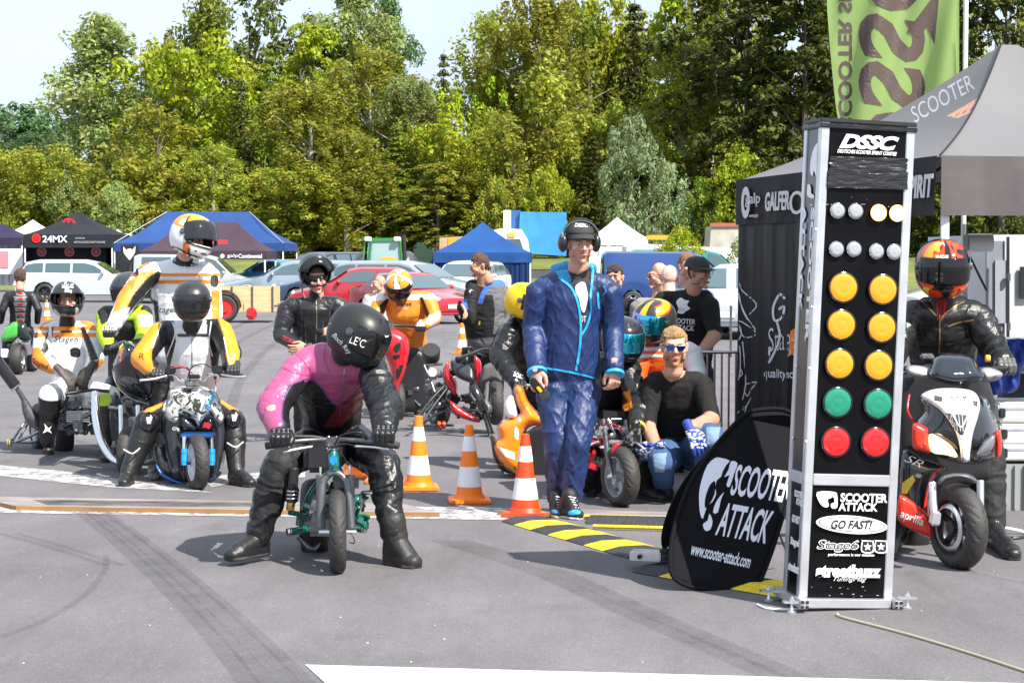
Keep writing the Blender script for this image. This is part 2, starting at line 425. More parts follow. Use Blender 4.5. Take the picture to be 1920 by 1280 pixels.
  for p in paints:
   q = np.ones(len(co), bool)
   if p[0] is not None: q &= inside(px, py, p[0]) & (no[:, 1] < .25)
   if len(p) > 3 and p[3] is not None: q &= p[3](co, no, kk)
   if p[1] is not None: C[q, :3] = p[1]
   C[q, 3] = p[2]
  sh = .92 + .1 * vnoise(co * 5, seed + 3); C[:, :3] *= sh[:, None]
  if extra: me, C = join_mesh(me, C, extra)
  set_col(me, np.clip(C, 0, 1)); me.shade_smooth(); me.materials.append(m)
  o = bpy.data.objects.new(name, me); COL.objects.link(o)
  if parent is not None: adopt(o, parent)
  if label: o['label'] = label
  return o
def join_mesh(me, C, extra):
 V = [vcoords(me)]; Fs = [tuple(p.vertices) for p in me.polygons]; Cs = [C]; n = len(me.vertices)
 for (v, f, c) in extra:
  V.append(np.asarray(v)); Cs.append(np.asarray(c)); Fs += [tuple(i + n for i in q) for q in f]; n += len(v)
 out = bpy.data.meshes.new('body'); out.from_pydata(np.concatenate(V).tolist(), [], Fs); bpy.data.meshes.remove(me); return out, np.concatenate(Cs)
SKIN = (.56, .30, .205)
def orient(yaw=0, pitch=0, roll=0): return Matrix.Rotation(R(yaw), 3, 'Z') @ Matrix.Rotation(R(pitch), 3, 'X') @ Matrix.Rotation(R(roll), 3, 'Y')
# ---- head: face looks along -Y, origin between the ears
_hb = Body()
_hb.seg((0, .0, .030), (0, .022, .034), (.074, .088), (.074, .085), 's').ball((0, -.030, -.012), (.060, .060, .070), 's')
_hb.seg((0, -.040, -.045), (0, -.052, -.086), (.050, .046), (.030, .034), 's').ball((0, -.082, -.096), (.020, .017, .017), 's')
_hb.seg((0, .0, -.02), (0, .03, -.15), (.052, .055), (.058, .058), 's')
_hb.seg((-.032, -.086, .026), (.032, -.086, .026), .011, .011, 's')
_hb.seg((0, -.094, .014), (0, -.114, -.022), .008, .0115, 's').ball((-.011, -.103, -.025), .0085, 's').ball((.011, -.103, -.025), .0085, 's')
for _s in (-1, 1):
 _hb.ball((.044 * _s, -.066, -.018), (.020, .020, .020), 's').ball((.052 * _s, -.012, -.055), (.016, .03, .025), 's')
 _hb.ball((.031 * _s, -.079, .003), .0125, 'e')
 _hb.seg((.074 * _s, .004, .010), (.071 * _s, .0, -.028), (.012, .014), (.007, .010), 's', side=(0, 1, 0)); _hb.seg((.080 * _s, .014, .016), (.076 * _s, .008, -.012), .007, .007, 's')
_hb.seg((-.021, -.097, -.056), (.021, -.097, -.056), .0062, .0062, 'l').seg((-.017, -.096, -.065), (.017, -.096, -.065), .0070, .0070, 'l').ball((0, -.100, -.058), (.012, .007, .007), 'l')
HEAD_ME = _hb.fuse(.0032, 3, .5); HEAD_V = vcoords(HEAD_ME); HEAD_F = [tuple(p.vertices) for p in HEAD_ME.polygons]; HEAD_N = vnormals(HEAD_ME)
def head_geo(c, yaw=0, pitch=0, roll=0, s=1.0, skin=SKIN, hair=(.10, .055, .03), brow=(.06, .035, .02), beard=None, stubble=0., bald=False, squint=False):
 v = HEAD_V; x, y, z = v[:, 0], v[:, 1], v[:, 2]; C = np.zeros((len(v), 4)); C[:, :3] = skin; C[:, 3] = .48
 C[:, :3] *= (1 + .10 * vnoise(v * 45, 3))[:, None]
 red = np.clip(1 - np.hypot(np.abs(x) - .038, z + .025) / .03, 0, 1) * (y < -.05); C[:, 0] *= 1 + .12 * red; C[:, 1] *= 1 - .12 * red
 front = y < -.06
 jaw = (z < -.045) & (y < .0) & ((np.abs(x) > .026) | (z < -.072) | ((z > -.050) & (z < -.040))) & (z > -.125)
 if beard is not None:
  q = jaw & (z < -.035); k = .75 + .25 * vnoise(v * 260, 8)[q]; C[q, :3] = np.array(beard) * k[:, None] + np.array(skin) * (1 - k[:, None]); C[q, 3] = .7
 elif stubble: C[jaw, :3] = C[jaw, :3] * (1 - stubble) + np.array((.15, .12, .11)) * stubble
 lips = front & (np.abs(x) < .024) & (z < -.050) & (z > -.073) & (y < -.093); C[lips, :3] = np.array(skin) * (.86, .55, .60)
 mouth = front & (np.abs(x) < .023) & (np.abs(z + .0605) < .0017); C[mouth, :3] = (.08, .02, .02)
 for s_ in (-1, 1):
  ex = x - .031 * s_; h = .0036 if squint else .0052
  eye = front & ((ex / .0140) ** 2 + ((z - .003) / h) ** 2 < 1); C[eye, :3] = (.55, .50, .47); C[eye, 3] = .12
  iris = front & (ex ** 2 + (z - .0035) ** 2 < .0052 ** 2) & eye; C[iris, :3] = (.03, .035, .04)
  lid = front & (np.abs(ex) < .0155) & (z > .003 + h - .001) & (z < .003 + h + .0022); C[lid, :3] = (.09, .045, .035)
  under = front & (np.abs(ex) < .014) & (z < .003 - h) & (z > .003 - h - .0016); C[under, :3] = np.array(skin) * .55
  br = front & (np.abs(ex - .002 * s_) < .021) & (z > .0225 - np.abs(ex) * .12) & (z < .0300 - np.abs(ex) * .10); C[br, :3] = brow
  nos = front & ((np.abs(x) - .008) ** 2 + (z + .032) ** 2 < .0035 ** 2); C[nos, :3] = np.array(skin) * .22
 if not bald:
  sc_ = hairline(v); C[sc_, :3] = hair; C[sc_, 3] = .6
 m = orient(yaw, pitch, roll); A = np.array(m) * s; vv = v @ A.T + np.array(c); return vv, HEAD_F, C
def hairline(v):
 x, y, z = v[:, 0], v[:, 1], v[:, 2]
 return ((z > .062 - (y + .06) * .10) & (y < -.03)) | ((z > .018 + .5 * np.clip(-y, 0, 1)) & (y >= -.03) & (y < .02) & (np.abs(x) < .2) & (z > .03)) | ((y >= .02) & (z > -.045))
def hair_obj(c, col, parent, yaw=0, pitch=0, roll=0, s=1.0, thick=.010, seed=1, keep=None, name='hair'):
 v = HEAD_V; q = hairline(v)
 if keep is not None: q &= keep(v)
 off = thick * (.75 + .55 * vnoise(v * 40, seed) + .35 * vnoise(v * (130, 130, 60), seed + 4)); A = np.array(orient(yaw, pitch, roll)) * s
 vv = (v + HEAD_N * off[:, None]); idx = -np.ones(len(v), int); idx[q] = np.arange(q.sum()); fs = [tuple(int(idx[i]) for i in f) for f in HEAD_F if all(q[i] for i in f)]
 o = mesh_obj(name, (vv[q] @ A.T + np.array(c)).tolist(), fs, mat('hair_%02d%02d' % (int(col[0] * 99), int(col[1] * 99)), col, .6, bump=.8, bscale=260, var=.35, vscale=60), parent)
 sm = o.modifiers.new('solid', 'SOLIDIFY'); sm.thickness = thick + .004; sm.offset = -1; return o
# ---- hands.  grip: bar along X through the origin, knuckles to -Y, wrist at +Y +Z.  side=+1: thumb towards +X
def grip_body(side=1, r=.0105, key='g'):
 b = Body()
 b.seg((0, .012, .030), (0, .058, .030), (.041, .017), (.036, .020), key).seg((0, .05, .030), (0, .10, .036), (.034, .021), (.036, .030), 'w')
 for i, x in enumerate((-.033, -.011, .011, .033)):
  l = (.92, 1.05, 1.0, .86)[i] if side > 0 else (.86, 1.0, 1.05, .92)[i]
  b.chain([(x, .006, .034), (x * 1.05, -.034 * l, .016), (x * 1.03, -.034 * l, -.014), (x, -.008, -.027)], [r * 1.12, r * 1.12, r, r * .86], key)
  b.ball((x, -.004, .040), r * 1.05, key)
 b.chain([(side * .034, .045, .018), (side * .050, .014, -.004), (side * .040, -.012, -.024)], [r * 1.35, r * 1.2, r], key); return b
def open_body(side=1, r=.0098, key='g', curl=.5, spread=.15):
 "hand hanging along -Z from the wrist at the origin, palm towards +Y, thumb towards side*X"
 b = Body(); b.seg((0, 0, .04), (0, 0, -.012), (.029, .022), (.030, .020), 'w').seg((0, 0, -.01), (0, .004, -.082), (.034, .017), (.041, .014), key)
 for i, x in enumerate((-.031, -.0105, .0105, .031)):
  j = i if side > 0 else 3 - i; l = (.066, .080, .075, .062)[j]; c = curl * (1 + .16 * i); a = [Vector((x, .004, -.088))]; ang = .12
  for k, q in enumerate((.45, .32, .23)):
   ang += c * (.55, .8, .7)[k]; a.append(a[-1] + Vector((x * spread * q * 2, math.sin(ang) * l * q * 1.15, -math.cos(ang) * l * q * 1.15)))
  b.chain(a, [r * 1.05, r, r * .92, r * .8], key)
 b.chain([(side * .026, .004, -.022), (side * .050, .018, -.048), (side * .054, .030, -.078), (side * .050, .036, -.098)], [r * 1.5, r * 1.3, r * 1.1, r * .9], key); return b
_hc = {}
def hand_geo(kind, side, m4, col, wcol=None, fat=1.0, curl=.5):
 k = (kind, side, fat, curl)
 if k not in _hc:
  b = grip_body(side, .0105 * fat) if kind == 'grip' else open_body(side, .0098 * fat, curl=curl); me = b.fuse(.0032, 3, .45); v = vcoords(me); i, _ = b.nearest(v)
  kk = np.array([p[7] for p in b.pr], dtype=object)[i]; _hc[k] = (v, [tuple(p.vertices) for p in me.polygons], kk == 'w'); bpy.data.meshes.remove(me)
 v, f, w = _hc[k]; C = np.zeros((len(v), 4)); C[:] = (*col[0], col[1]); C[:, :3] *= (1 + .08 * vnoise(v * 60, 5))[:, None]
 if wcol is not None: C[w] = (*wcol[0], wcol[1])
 A = np.array(m4); return v @ A[:3, :3].T + A[:3, 3], f, C
def hand_m(origin, xdir, ydir, s=1.0):
 "local x -> xdir, local +y (towards the wrist of a grip / the palm of an open hand) -> ydir"
 x = Vector(xdir).normalized(); y = Vector(ydir); y = (y - x * y.dot(x)).normalized(); z = x.cross(y); m = Matrix((x, y, z)).transposed().to_4x4()
 m = m @ Matrix.Scale(s, 4); m.translation = Vector(origin); return m
def hand_dir(o, fingers, palm, s=1.0):
 z = -Vector(fingers).normalized(); y = Vector(palm); y = (y - z * y.dot(z)).normalized(); return hand_m(o, y.cross(z), y, s)
def glove(kind, side, m4, parent, col=((.015, .015, .016), .38), wcol=None, fat=1.12, curl=.5, name='glove', label=None, paint=None):
 v, f, C = hand_geo(kind, side, m4, col, wcol, fat, curl)
 if paint: paint(v, C)
 me = bpy.data.meshes.new(name); me.from_pydata(v.tolist(), [], f); set_col(me, C); me.shade_smooth(); me.materials.append(vcol_mat('leather_skin', .25, 130))
 o = bpy.data.objects.new(name, me); COL.objects.link(o); adopt(o, parent)
 if label: o['label'] = label
 return o
def boot(parent, ankle, toe, r=.050, shaft=None, col=((.016, .016, .017), .4), sole=((.03, .03, .03), .7), w=.048, accent=None, name='boot', hgt=.0, foldamp=.0025, f=1.0):
 "ankle: joint; toe: tip on the ground; heel is worked out behind the ankle"
 a = Vector(ankle); t = Vector(toe); d = (t - a); dh = Vector((d.x, d.y, 0)).normalized(); gz = t.z
 heel = Vector((a.x, a.y, gz + .032)) - dh * .045; ball_ = t - dh * .075 + Vector((0, 0, .036)); tip = t - dh * .035 + Vector((0, 0, .030)); side = Vector((-dh.y, dh.x, 0))
 b = Body(); b.seg(a, heel + Vector((0, 0, .02)), r, .040, 'b').chain([heel, (heel + ball_) / 2 + Vector((0, 0, .008)), ball_, tip], [(.036 * f, .032 * f), (.040 * f, .036 * f), (w, .036 * f), (.036 * f, .028 * f)], 'b', side)
 b.seg(a + Vector((0, 0, -.01)), ball_ + Vector((0, 0, .012)), (.044 * f, .046 * f), (.042 * f, .030 * f), 'b', side)
 if shaft is not None: b.seg(a, shaft[0], r, shaft[1], 'b')
 s0 = Vector((heel.x, heel.y, gz + .008)) - dh * .012; s1 = Vector((tip.x, tip.y, gz + .008)) + dh * .010; sm = (s0 + s1) / 2
 b.chain([s0, sm, s1 - dh * .05, s1], [(.037 * f, .011 * f), (.037 * f, .011 * f), (w + .004, .011 * f), (.035 * f, .011 * f)], 's', side)
 cols = {'b': (*col, foldamp), 's': sole}; o = b.build(name, vcol_mat('leather_skin', .25, 130), parent, cols, voxel=.0055, it=2); return o
# ---- full-face helmet: face along -Y
def _hr(a, e):
 "surface point for azimuth a (0 = face) and elevation e, degrees arrays"
 a = np.radians(a); e = np.radians(e); x = np.sin(a) * np.cos(e); y = -np.cos(a) * np.cos(e); z = np.sin(e)
 rx, rz = .130, np.where(e > 0, .138, .150); fr = np.clip(-y, 0, 1); ry = np.where(y < 0, .150, .158)
 n = 2.25; r = (np.abs(x / rx) ** n + np.abs(y / ry) ** n + np.abs(z / rz) ** n) ** (-1 / n)
 chin = np.clip(fr - .2, 0, 1) * np.clip(-np.degrees(e) - 8, 0, 30) / 30; r = r * (1 + .12 * chin)
 lowback = np.clip(y, 0, 1) * np.clip(-np.degrees(e) - 30, 0, 30) / 30; r = r * (1 + .05 * lowback)
 return np.stack([x * r, y * r, z * r], -1)
PORT = dict(a=64, lo=-16, hi=19)
def _port(a, e, grow=0):
 u = a / (PORT['a'] + grow); m = (PORT['lo'] + PORT['hi']) / 2; h = (PORT['hi'] - PORT['lo']) / 2 + grow; v = (e - m - 3 * u * u) / h; return np.abs(u) ** 4 + np.abs(v) ** 4 < 1
def helmet(c, yaw, pitch, roll, parent, paint, s=1.0, visor='dark', visor_up=0, name='helmet', coat=.8, label=None, vis_col=None, gloss=.2, strap=False, vents=True):
 A = orient(yaw, pitch, roll); c = Vector(c); na, ne = 120, 60
 aa = np.linspace(-180, 180, na + 1)[:-1]; ee = np.linspace(-58, 90, ne + 1); AA, EE = np.meshgrid(aa, ee); a = AA.ravel(); e = EE.ravel()
 v = _hr(a, e); low = np.clip((-e - 44) / 14, 0, 1); v[:, 2] += low * .012 * (v[:, 1] > 0)
 # brow ridge, chin crease and side groove
 n = v / np.linalg.norm(v, axis=1)[:, None]; rim = _port(a, e, 5) & ~_port(a, e, 0); v += n * (.004 * rim)[:, None]
 keep = ~_port(a, e, 0); idx = {}; fs = []
 for j in range(ne):
  for i in range(na):
   q = (j * na + i, j * na + (i + 1) % na, (j + 1) * na + (i + 1) % na, (j + 1) * na + i)
   if keep[list(q)].any() and keep[list(q)].sum() >= 2: fs.append(q)
 C = np.zeros((len(v), 4)); C[:, 3] = gloss
 col = paint(a, e, v); C[:, :3] = col[:, :3]
 if col.shape[1] > 3: C[:, 3] = col[:, 3]
 C[rim, :3] = (.015, .015, .016)
 V = (v * s) @ np.array(A).T + np.array(c)
 used = sorted({i for f in fs for i in f}); mp_ = {k: i for i, k in enumerate(used)}
 me = bpy.data.meshes.new(name); me.from_pydata(V[used].tolist(), [], [tuple(mp_[i] for i in f) for f in fs]); set_col(me, C[used]); me.shade_smooth()
 me.materials.append(vcol_mat('helmet_shell' if coat else 'helmet_matt', 0, coat=coat)); o = bpy.data.objects.new(name, me); COL.objects.link(o); adopt(o, parent)
 sm = o.modifiers.new('solid', 'SOLIDIFY'); sm.thickness = .013; sm.offset = -1
 if label: o['label'] = label
 # lining
 av = np.stack([x.ravel() for x in np.meshgrid(np.linspace(-180, 180, 37)[:-1], np.linspace(-70, 80, 16))], 1); lv = _hr(av[:, 0], av[:, 1]) * .87
 fl = [(j * 36 + i, (j + 1) * 36 + i, (j + 1) * 36 + (i + 1) % 36, j * 36 + (i + 1) % 36) for j in range(15) for i in range(36) if not (abs(av[j * 36 + i][0]) < 46 and -28 < av[j * 36 + i][1] < 24)]
 mesh_obj('helmet_lining', ((lv * s) @ np.array(A).T + np.array(c)).tolist(), fl, mat('lining', (.012, .012, .013), .9), o)
 # visor
 if visor:
  ga, ge = np.meshgrid(np.linspace(-PORT['a'] - 6, PORT['a'] + 6, 49), np.linspace(PORT['lo'] - 5, PORT['hi'] + 8, 17)); g = np.stack([ga.ravel(), ge.ravel()], 1)
  vv = _hr(g[:, 0], g[:, 1]) * 1.028
  if visor_up:
   pv = np.array((0, -.02, .012)); q = np.array(Matrix.Rotation(R(-visor_up), 3, 'X')); vv = (vv - pv) @ q.T + pv; vv *= 1.03
  fv = [(j * 49 + i, j * 49 + i + 1, (j + 1) * 49 + i + 1, (j + 1) * 49 + i) for j in range(16) for i in range(48)]
  vm = {'dark': mat('visor_dark', (.005, .005, .006), .06, spec=.6),
              'smoke': mat('visor_smoke', (.10, .105, .12), .04, trans=.85, spec=.7),
              'clear': mat('visor_clear', (.75, .80, .84), .03, trans=.85, coat=1.),
              'blue': mat('visor_blue', (.02, .45, .62), .10, .9, coat=.8)}[visor]
  if visor == 'blue' and 'iri' not in MATS:
   MATS['iri'] = vm; nt = vm.node_tree; b = nt.nodes['Principled BSDF']; t = nt.nodes.new('ShaderNodeTexCoord'); w = nt.nodes.new('ShaderNodeSeparateXYZ'); r = nt.nodes.new('ShaderNodeValToRGB')
   nt.links.new(t.outputs['Generated'], w.inputs[0]); nt.links.new(w.outputs['X'], r.inputs[0]); nt.links.new(r.outputs[0], b.inputs['Base Color'])
   r.color_ramp.elements[0].color = (.35, .12, .75, 1); r.color_ramp.elements[1].color = (.02, .25, .22, 1); k = r.color_ramp.elements.new(.35); k.color = (.02, .55, .85, 1)
  vo = mesh_obj('visor', ((vv * s) @ np.array(A).T + np.array(c)).tolist(), fv, vm, o); q = vo.modifiers.new('solid', 'SOLIDIFY'); q.thickness = .002
 mb = MB()
 for sd in (-1, 1):
  p = _hr(np.array([sd * 78.]), np.array([6.]))[0] * 1.03; d = Vector((sd, 0, 0)); mb.lathe([(-.004, .020), (.002, .020), (.004, .015), (.006, .006)], p, d, 16)
 mb.v = [(A @ (Vector(q) * s)) + c for q in mb.v]; mb.build('visor_pivot', M['steel'], o)
 if vents:
  for (va, ve, w, h) in ((-16, 50, .008, .030), (16, 50, .008, .030), (0, -32, .05, .010), (-26, -30, .016, .008), (26, -30, .016, .008)):
   p = _hr(np.array([float(va)]), np.array([float(ve)]))[0]; nn = Vector(p).normalized(); rm = nn.to_track_quat('Z', 'Y').to_matrix(); mb = MB(); mb.box(Vector(p) * 1.004, (w, h, .008), rm, .0025); mb.v = [(A @ (Vector(q) * s)) + c for q in mb.v]; mb.build('vent', M['black'], o)
 return o
def solid_paint(rgb, rough=.2): return lambda a, e, v: np.tile(np.array((*rgb, rough)), (len(a), 1))
LEATHER = vcol_mat('leather_skin', .25, 130)
CLOTH = vcol_mat('cloth', .22, 300, spec=.25)
NYLON = vcol_mat('nylon', .18, 45, spec=.5)
BL = (.011, .011, .012)
# ---------------------------------------------------------------- wheels
def wheel(parent, c, axis, r, w, rim=(.5, .5, .52), kind='spokes', hub=.035, tread=True, steer=0, rimr=None, name='wheel', nsp=5):
 c = Vector(c); ax = Vector(axis).normalized(); t = thing(name, None, None, c); adopt(t, parent); rimr = rimr or r * .66
 a = Vector((0, 0, 1)) if abs(ax.z) < .9 else Vector((1, 0, 0)); x = ax.cross(a).normalized(); y = ax.cross(x); nt, ns = (220, 28) if tread else (64, 16)
 vs = []; hw = w / 2
 for i in range(nt):
  th = 2 * math.pi * i / nt; d = x * math.cos(th) + y * math.sin(th)
  for k in range(ns):
   u = -1 + 2 * k / (ns - 1); ang = u * 2.0
   # cross-section: rounded crown, side walls down to the rim
   px_ = math.sin(ang) / 1.0 * hw if abs(ang) < math.pi / 2 else math.copysign(hw * (1 - .18 * (abs(ang) - math.pi / 2)), ang)
   q = (1 - math.cos(min(abs(ang), 1.57)));  hr = (r - rimr); rr = r - q * hr * .62 - max(0, abs(ang) - 1.57) * hr * .88
   if tread and abs(u) < .74:
    g = (i / nt * 26 + abs(u) * 2.4 + (.5 if u > 0 else 0)) % 1; g2 = abs(abs(u) - .05) < .04
    if g < .22 and abs(u) > .14 and (int(i / nt * 26 + abs(u) * 2.4) % 3 != 2 or abs(u) > .4): rr -= .0055
   vs.append(c + d * rr + ax * px_)
 fs = [(i * ns + k, ((i + 1) % nt) * ns + k, ((i + 1) % nt) * ns + k + 1, i * ns + k + 1) for i in range(nt) for k in range(ns - 1)]
 mesh_obj('tyre', vs, fs, M['rubber'], t)
 rm = mat('rim_%02d%02d' % (int(rim[0] * 99), int(rim[2] * 99)), rim, .35, .6 if kind != 'disc' else .1, var=.12, vscale=12)
 mb = MB(); ri = rimr * 1.02
 prof = [(-hw * .85, ri), (-hw * .85, ri * .93), (-hw * .5, ri * .86), (hw * .5, ri * .86), (hw * .85, ri * .93), (hw * .85, ri)]
 n = 48
 vv = [c + ax * h + (x * math.cos(2 * math.pi * k / n) + y * math.sin(2 * math.pi * k / n)) * q for h, q in prof for k in range(n)]
 mb.add(vv, [(i * n + k, i * n + (k + 1) % n, (i + 1) * n + (k + 1) % n, (i + 1) * n + k) for i in range(len(prof) - 1) for k in range(n)])
 mb.lathe([(-hw * .9, hub), (hw * .9, hub)], c, ax, 20)
 if kind == 'disc': mb.lathe([(-hw * .45, ri * .9), (-hw * .35, ri * .4), (-hw * .55, hub), (hw * .55, hub), (hw * .35, ri * .4), (hw * .45, ri * .9)], c, ax, 40)
 else:
  for k in range(nsp):
   th = 2 * math.pi * k / nsp + .3; d = x * math.cos(th) + y * math.sin(th); mb.tube([c + d * hub * .8, c + d * ri * .9], [w * .16, w * .12], 8, flat=1.3)
 mb.build('rim', rm, t); return t
def disc_brake(parent, c, axis, r, off):
 ax = Vector(axis).normalized(); mb = MB(); a = Vector((0, 0, 1)); x = ax.cross(a).normalized(); y = ax.cross(x); mb.tube([Vector(c) + ax * off + (x * math.cos(k * math.pi / 20) + y * math.sin(k * math.pi / 20)) * r for k in range(41)], .012, 6, flat=.2); return mb.build('brake_disc', M['alu'], parent)
# ================================================================ ground
def nodes(m): m.use_nodes = True; return m.node_tree, m.node_tree.nodes, m.node_tree.links.new
def asphalt():
 m = bpy.data.materials.new('asphalt'); nt, N, K = nodes(m); b = N['Principled BSDF']; t = N.new('ShaderNodeTexCoord')
 def noise(s, d=6, r=.6, w=None):
  n = N.new('ShaderNodeTexNoise'); n.inputs['Scale'].default_value = s; n.inputs['Detail'].default_value = d; n.inputs['Roughness'].default_value = r
  if w:
   q = N.new('ShaderNodeMapping'); q.inputs['Scale'].default_value = w; K(t.outputs['Object'], q.inputs[0]); K(q.outputs[0], n.inputs['Vector'])
  else: K(t.outputs['Object'], n.inputs['Vector'])
  return n
 def ramp(src, a, b_, lo, hi):
  r = N.new('ShaderNodeMapRange'); r.inputs[1].default_value = a; r.inputs[2].default_value = b_; r.inputs[3].default_value = lo; r.inputs[4].default_value = hi; K(src, r.inputs[0]); return r.outputs[0]
 def mul(a, b_):
  q = N.new('ShaderNodeMath'); q.operation = 'MULTIPLY'; K(a, q.inputs[0]); K(b_, q.inputs[1]); return q.outputs[0]
 big = noise(.22, 5); mid = noise(2.2, 6, .65, (1, .35, 1)); fine = noise(110, 4, .8); streak = noise(1.1, 6, .6, (3.2, .22, 1)); vor = N.new('ShaderNodeTexVoronoi'); vor.inputs['Scale'].default_value = 120; K(t.outputs['Object'], vor.inputs['Vector'])
 v = mul(mul(ramp(big.outputs['Fac'], .3, .7, .84, 1.12), ramp(mid.outputs['Fac'], .25, .75, .80, 1.16)), mul(ramp(fine.outputs['Fac'], .3, .7, .62, 1.40), ramp(streak.outputs['Fac'], .55, .78, 1.0, .80)))
 v = mul(v, ramp(vor.outputs['Color'], .86, .93, 1.0, 1.5)); v = mul(v, ramp(noise(.9, 7, .7).outputs['Fac'], .56, .68, 1.0, .84)); v = mul(v, ramp(noise(28, 4, .8).outputs['Fac'], .3, .7, .88, 1.12))
 h = N.new('ShaderNodeHueSaturation'); h.inputs['Color'].default_value = (.148, .140, .147, 1); K(v, h.inputs['Value']); K(h.outputs[0], b.inputs['Base Color'])
 b.inputs['Roughness'].default_value = .88; b.inputs['Specular IOR Level'].default_value = .25
 bp = N.new('ShaderNodeBump'); bp.inputs['Strength'].default_value = .55; bp.inputs['Distance'].default_value = .004; K(fine.outputs['Fac'], bp.inputs['Height']); K(bp.outputs[0], b.inputs['Normal'])
 return m
g = MB(); g.add([(-300, -20, 0), (300, -20, 0), (300, 90, 0), (-300, 90, 0)], [(0, 1, 2, 3)]); tag(g.build('asphalt_ground', asphalt(), smooth=False), kind='structure')
grassm = mat('grass', (.13, .15, .03), .9, var=.35, vscale=.5, bump=.6, bscale=3)
bank = MB(); nx = 60
prof = [(90, -.02), (94, .25), (100, .8), (106, 1.35), (120, 1.6), (200, 3.2), (420, 9)]
for y, z in prof:
 for i in range(nx + 1): bank.v.append(Vector((-300 + 600 * i / nx, y, z + (.15 * math.sin(i * 1.7 + y) if z > 0 else 0))))
bank.f = [(j * (nx + 1) + i, j * (nx + 1) + i + 1, (j + 1) * (nx + 1) + i + 1, (j + 1) * (nx + 1) + i) for j in range(len(prof) - 1) for i in range(nx)]; bank.mi = [0] * len(bank.f)
tag(bank.build('grass_bank', grassm), kind='structure')
def bankz(y):
 for (a, za), (b, zb) in zip(prof, prof[1:]):
  if a <= y <= b: return za + (zb - za) * (y - a) / (b - a)
 return 0
# painted lines: worn white paint
def worn(name, col, thr=.42, scale=7, soft=.12, rough=.7, alpha=1.0, stretch=(1, 1, 1)):
 m = bpy.data.materials.new(name); nt, N, K = nodes(m); b = N['Principled BSDF']; b.inputs['Base Color'].default_value = (*col, 1); b.inputs['Roughness'].default_value = rough
 t = N.new('ShaderNodeTexCoord'); q = N.new('ShaderNodeMapping'); q.inputs['Scale'].default_value = stretch; n = N.new('ShaderNodeTexNoise'); n.inputs['Scale'].default_value = scale; n.inputs['Detail'].default_value = 10; n.inputs['Roughness'].default_value = .75
 r = N.new('ShaderNodeMapRange'); r.inputs[1].default_value = thr - soft; r.inputs[2].default_value = thr + soft; r.inputs[4].default_value = alpha
 K(t.outputs['Object'], q.inputs[0]); K(q.outputs[0], n.inputs['Vector']); K(n.outputs['Fac'], r.inputs[0]); K(r.outputs[0], b.inputs['Alpha']); return m
wpaint = worn('worn_white_paint', (.70, .69, .69), .36); wpaint2 = worn('faded_white_paint', (.52, .51, .51), .47, 9, .1)
def sheet(name, polys, m, z, kind='structure'):
 mb = MB()
 for p in polys:
  n = len(mb.v); mb.v += [G(x, y, z) for x, y in p]; mb.f.append(tuple(range(n, n + len(p)))); mb.mi.append(0)
 o = mb.build(name, m, smooth=False)
 for f in o.data.polygons:
  pass
 bm = bmesh.new(); bm.from_mesh(o.data); bmesh.ops.triangulate(bm, faces=bm.faces)
 for f in bm.faces:
  if f.normal.z < 0: f.normal_flip()
 bm.to_mesh(o.data); bm.free(); return tag(o, kind=kind)
sheet('start_line', [[(572, 1245), (1960, 1281), (1960, 1360), (700, 1360)]], wpaint, .004)
sheet('cross_line', [[(-40, 938), (1010, 952), (1010, 975), (-40, 960)]], wpaint2, .004)
sheet('lane_line', [[(-40, 868), (110, 882), (225, 898), (345, 914), (400, 923), (210, 913), (80, 900), (-40, 887)], [(380, 893), (470, 886), (572, 879), (572, 894), (470, 899), (395, 913)]], wpaint2, .004)
# rubber marks
def ribbon(mb, pts, w0, w1):
 P = smoothpath([G(x, y, 0) for x, y in pts], 8); n = len(mb.v)
 for i, p in enumerate(P):
  d = (P[min(i + 1, len(P) - 1)] - P[max(i - 1, 0)]).normalized(); s = Vector((-d.y, d.x, 0)); w = w0 + (w1 - w0) * i / (len(P) - 1)
  mb.v += [p + s * w / 2, p - s * w / 2]
 for i in range(len(P) - 1): mb.f.append((n + 2 * i, n + 2 * i + 1, n + 2 * i + 3, n + 2 * i + 2)); mb.mi.append(0)
tm = MB()
for off, w in ((0, .09), (26, .07), (58, .10), (84, .06)):
 ribbon(tm, [(150 + off * .55, 958), (235 + off * .7, 1030), (330 + off * .9, 1120), (420 + off * 1.15, 1220), (480 + off * 1.4, 1300)], w * .9, w)
ribbon(tm, [(0, 1195), (90, 1160), (160, 1115), (196, 1070), (200, 1040)], .05, .03)
for off in (0, 40): ribbon(tm, [(820 + off, 1012), (1000 + off, 1070), (1180 + off, 1150), (1330 + off, 1215), (1500 + off, 1290)], .10, .12)
for off in (0, 60, 130): ribbon(tm, [(300 + off, 770), (330 + off, 700), (390 + off, 640), (470 + off, 600)], .12, .14)
for off in (0, 30): ribbon(tm, [(0 + off, 1000), (90 + off, 1025), (200 + off, 1060)], .05, .05)
ribbon(tm, [(20, 800), (160, 830), (330, 880)], .1, .1); ribbon(tm, [(1690, 1040), (1800, 1068), (1925, 1095)], .03, .03)
for v in tm.v: v.z = .0045
tm.build('tyre_marks', worn('rubber_marks', (.045, .043, .045), .50, 3.0, .28, .8, .28), smooth=False)['kind'] = 'structure'
# small litter on the asphalt, uncountable
lt = MB()
for i in range(60):
 x, y = random.uniform(0, 1920), random.uniform(700, 1270); p = G(x, y, .003); s = random.uniform(.0015, .0045); a = random.random() * 3
 lt.box(p, (s * 2, s, .004), (0, 0, a))
lt.build('grit', mat('pale_grit', (.62, .58, .50), .8), smooth=False)['kind'] = 'stuff'
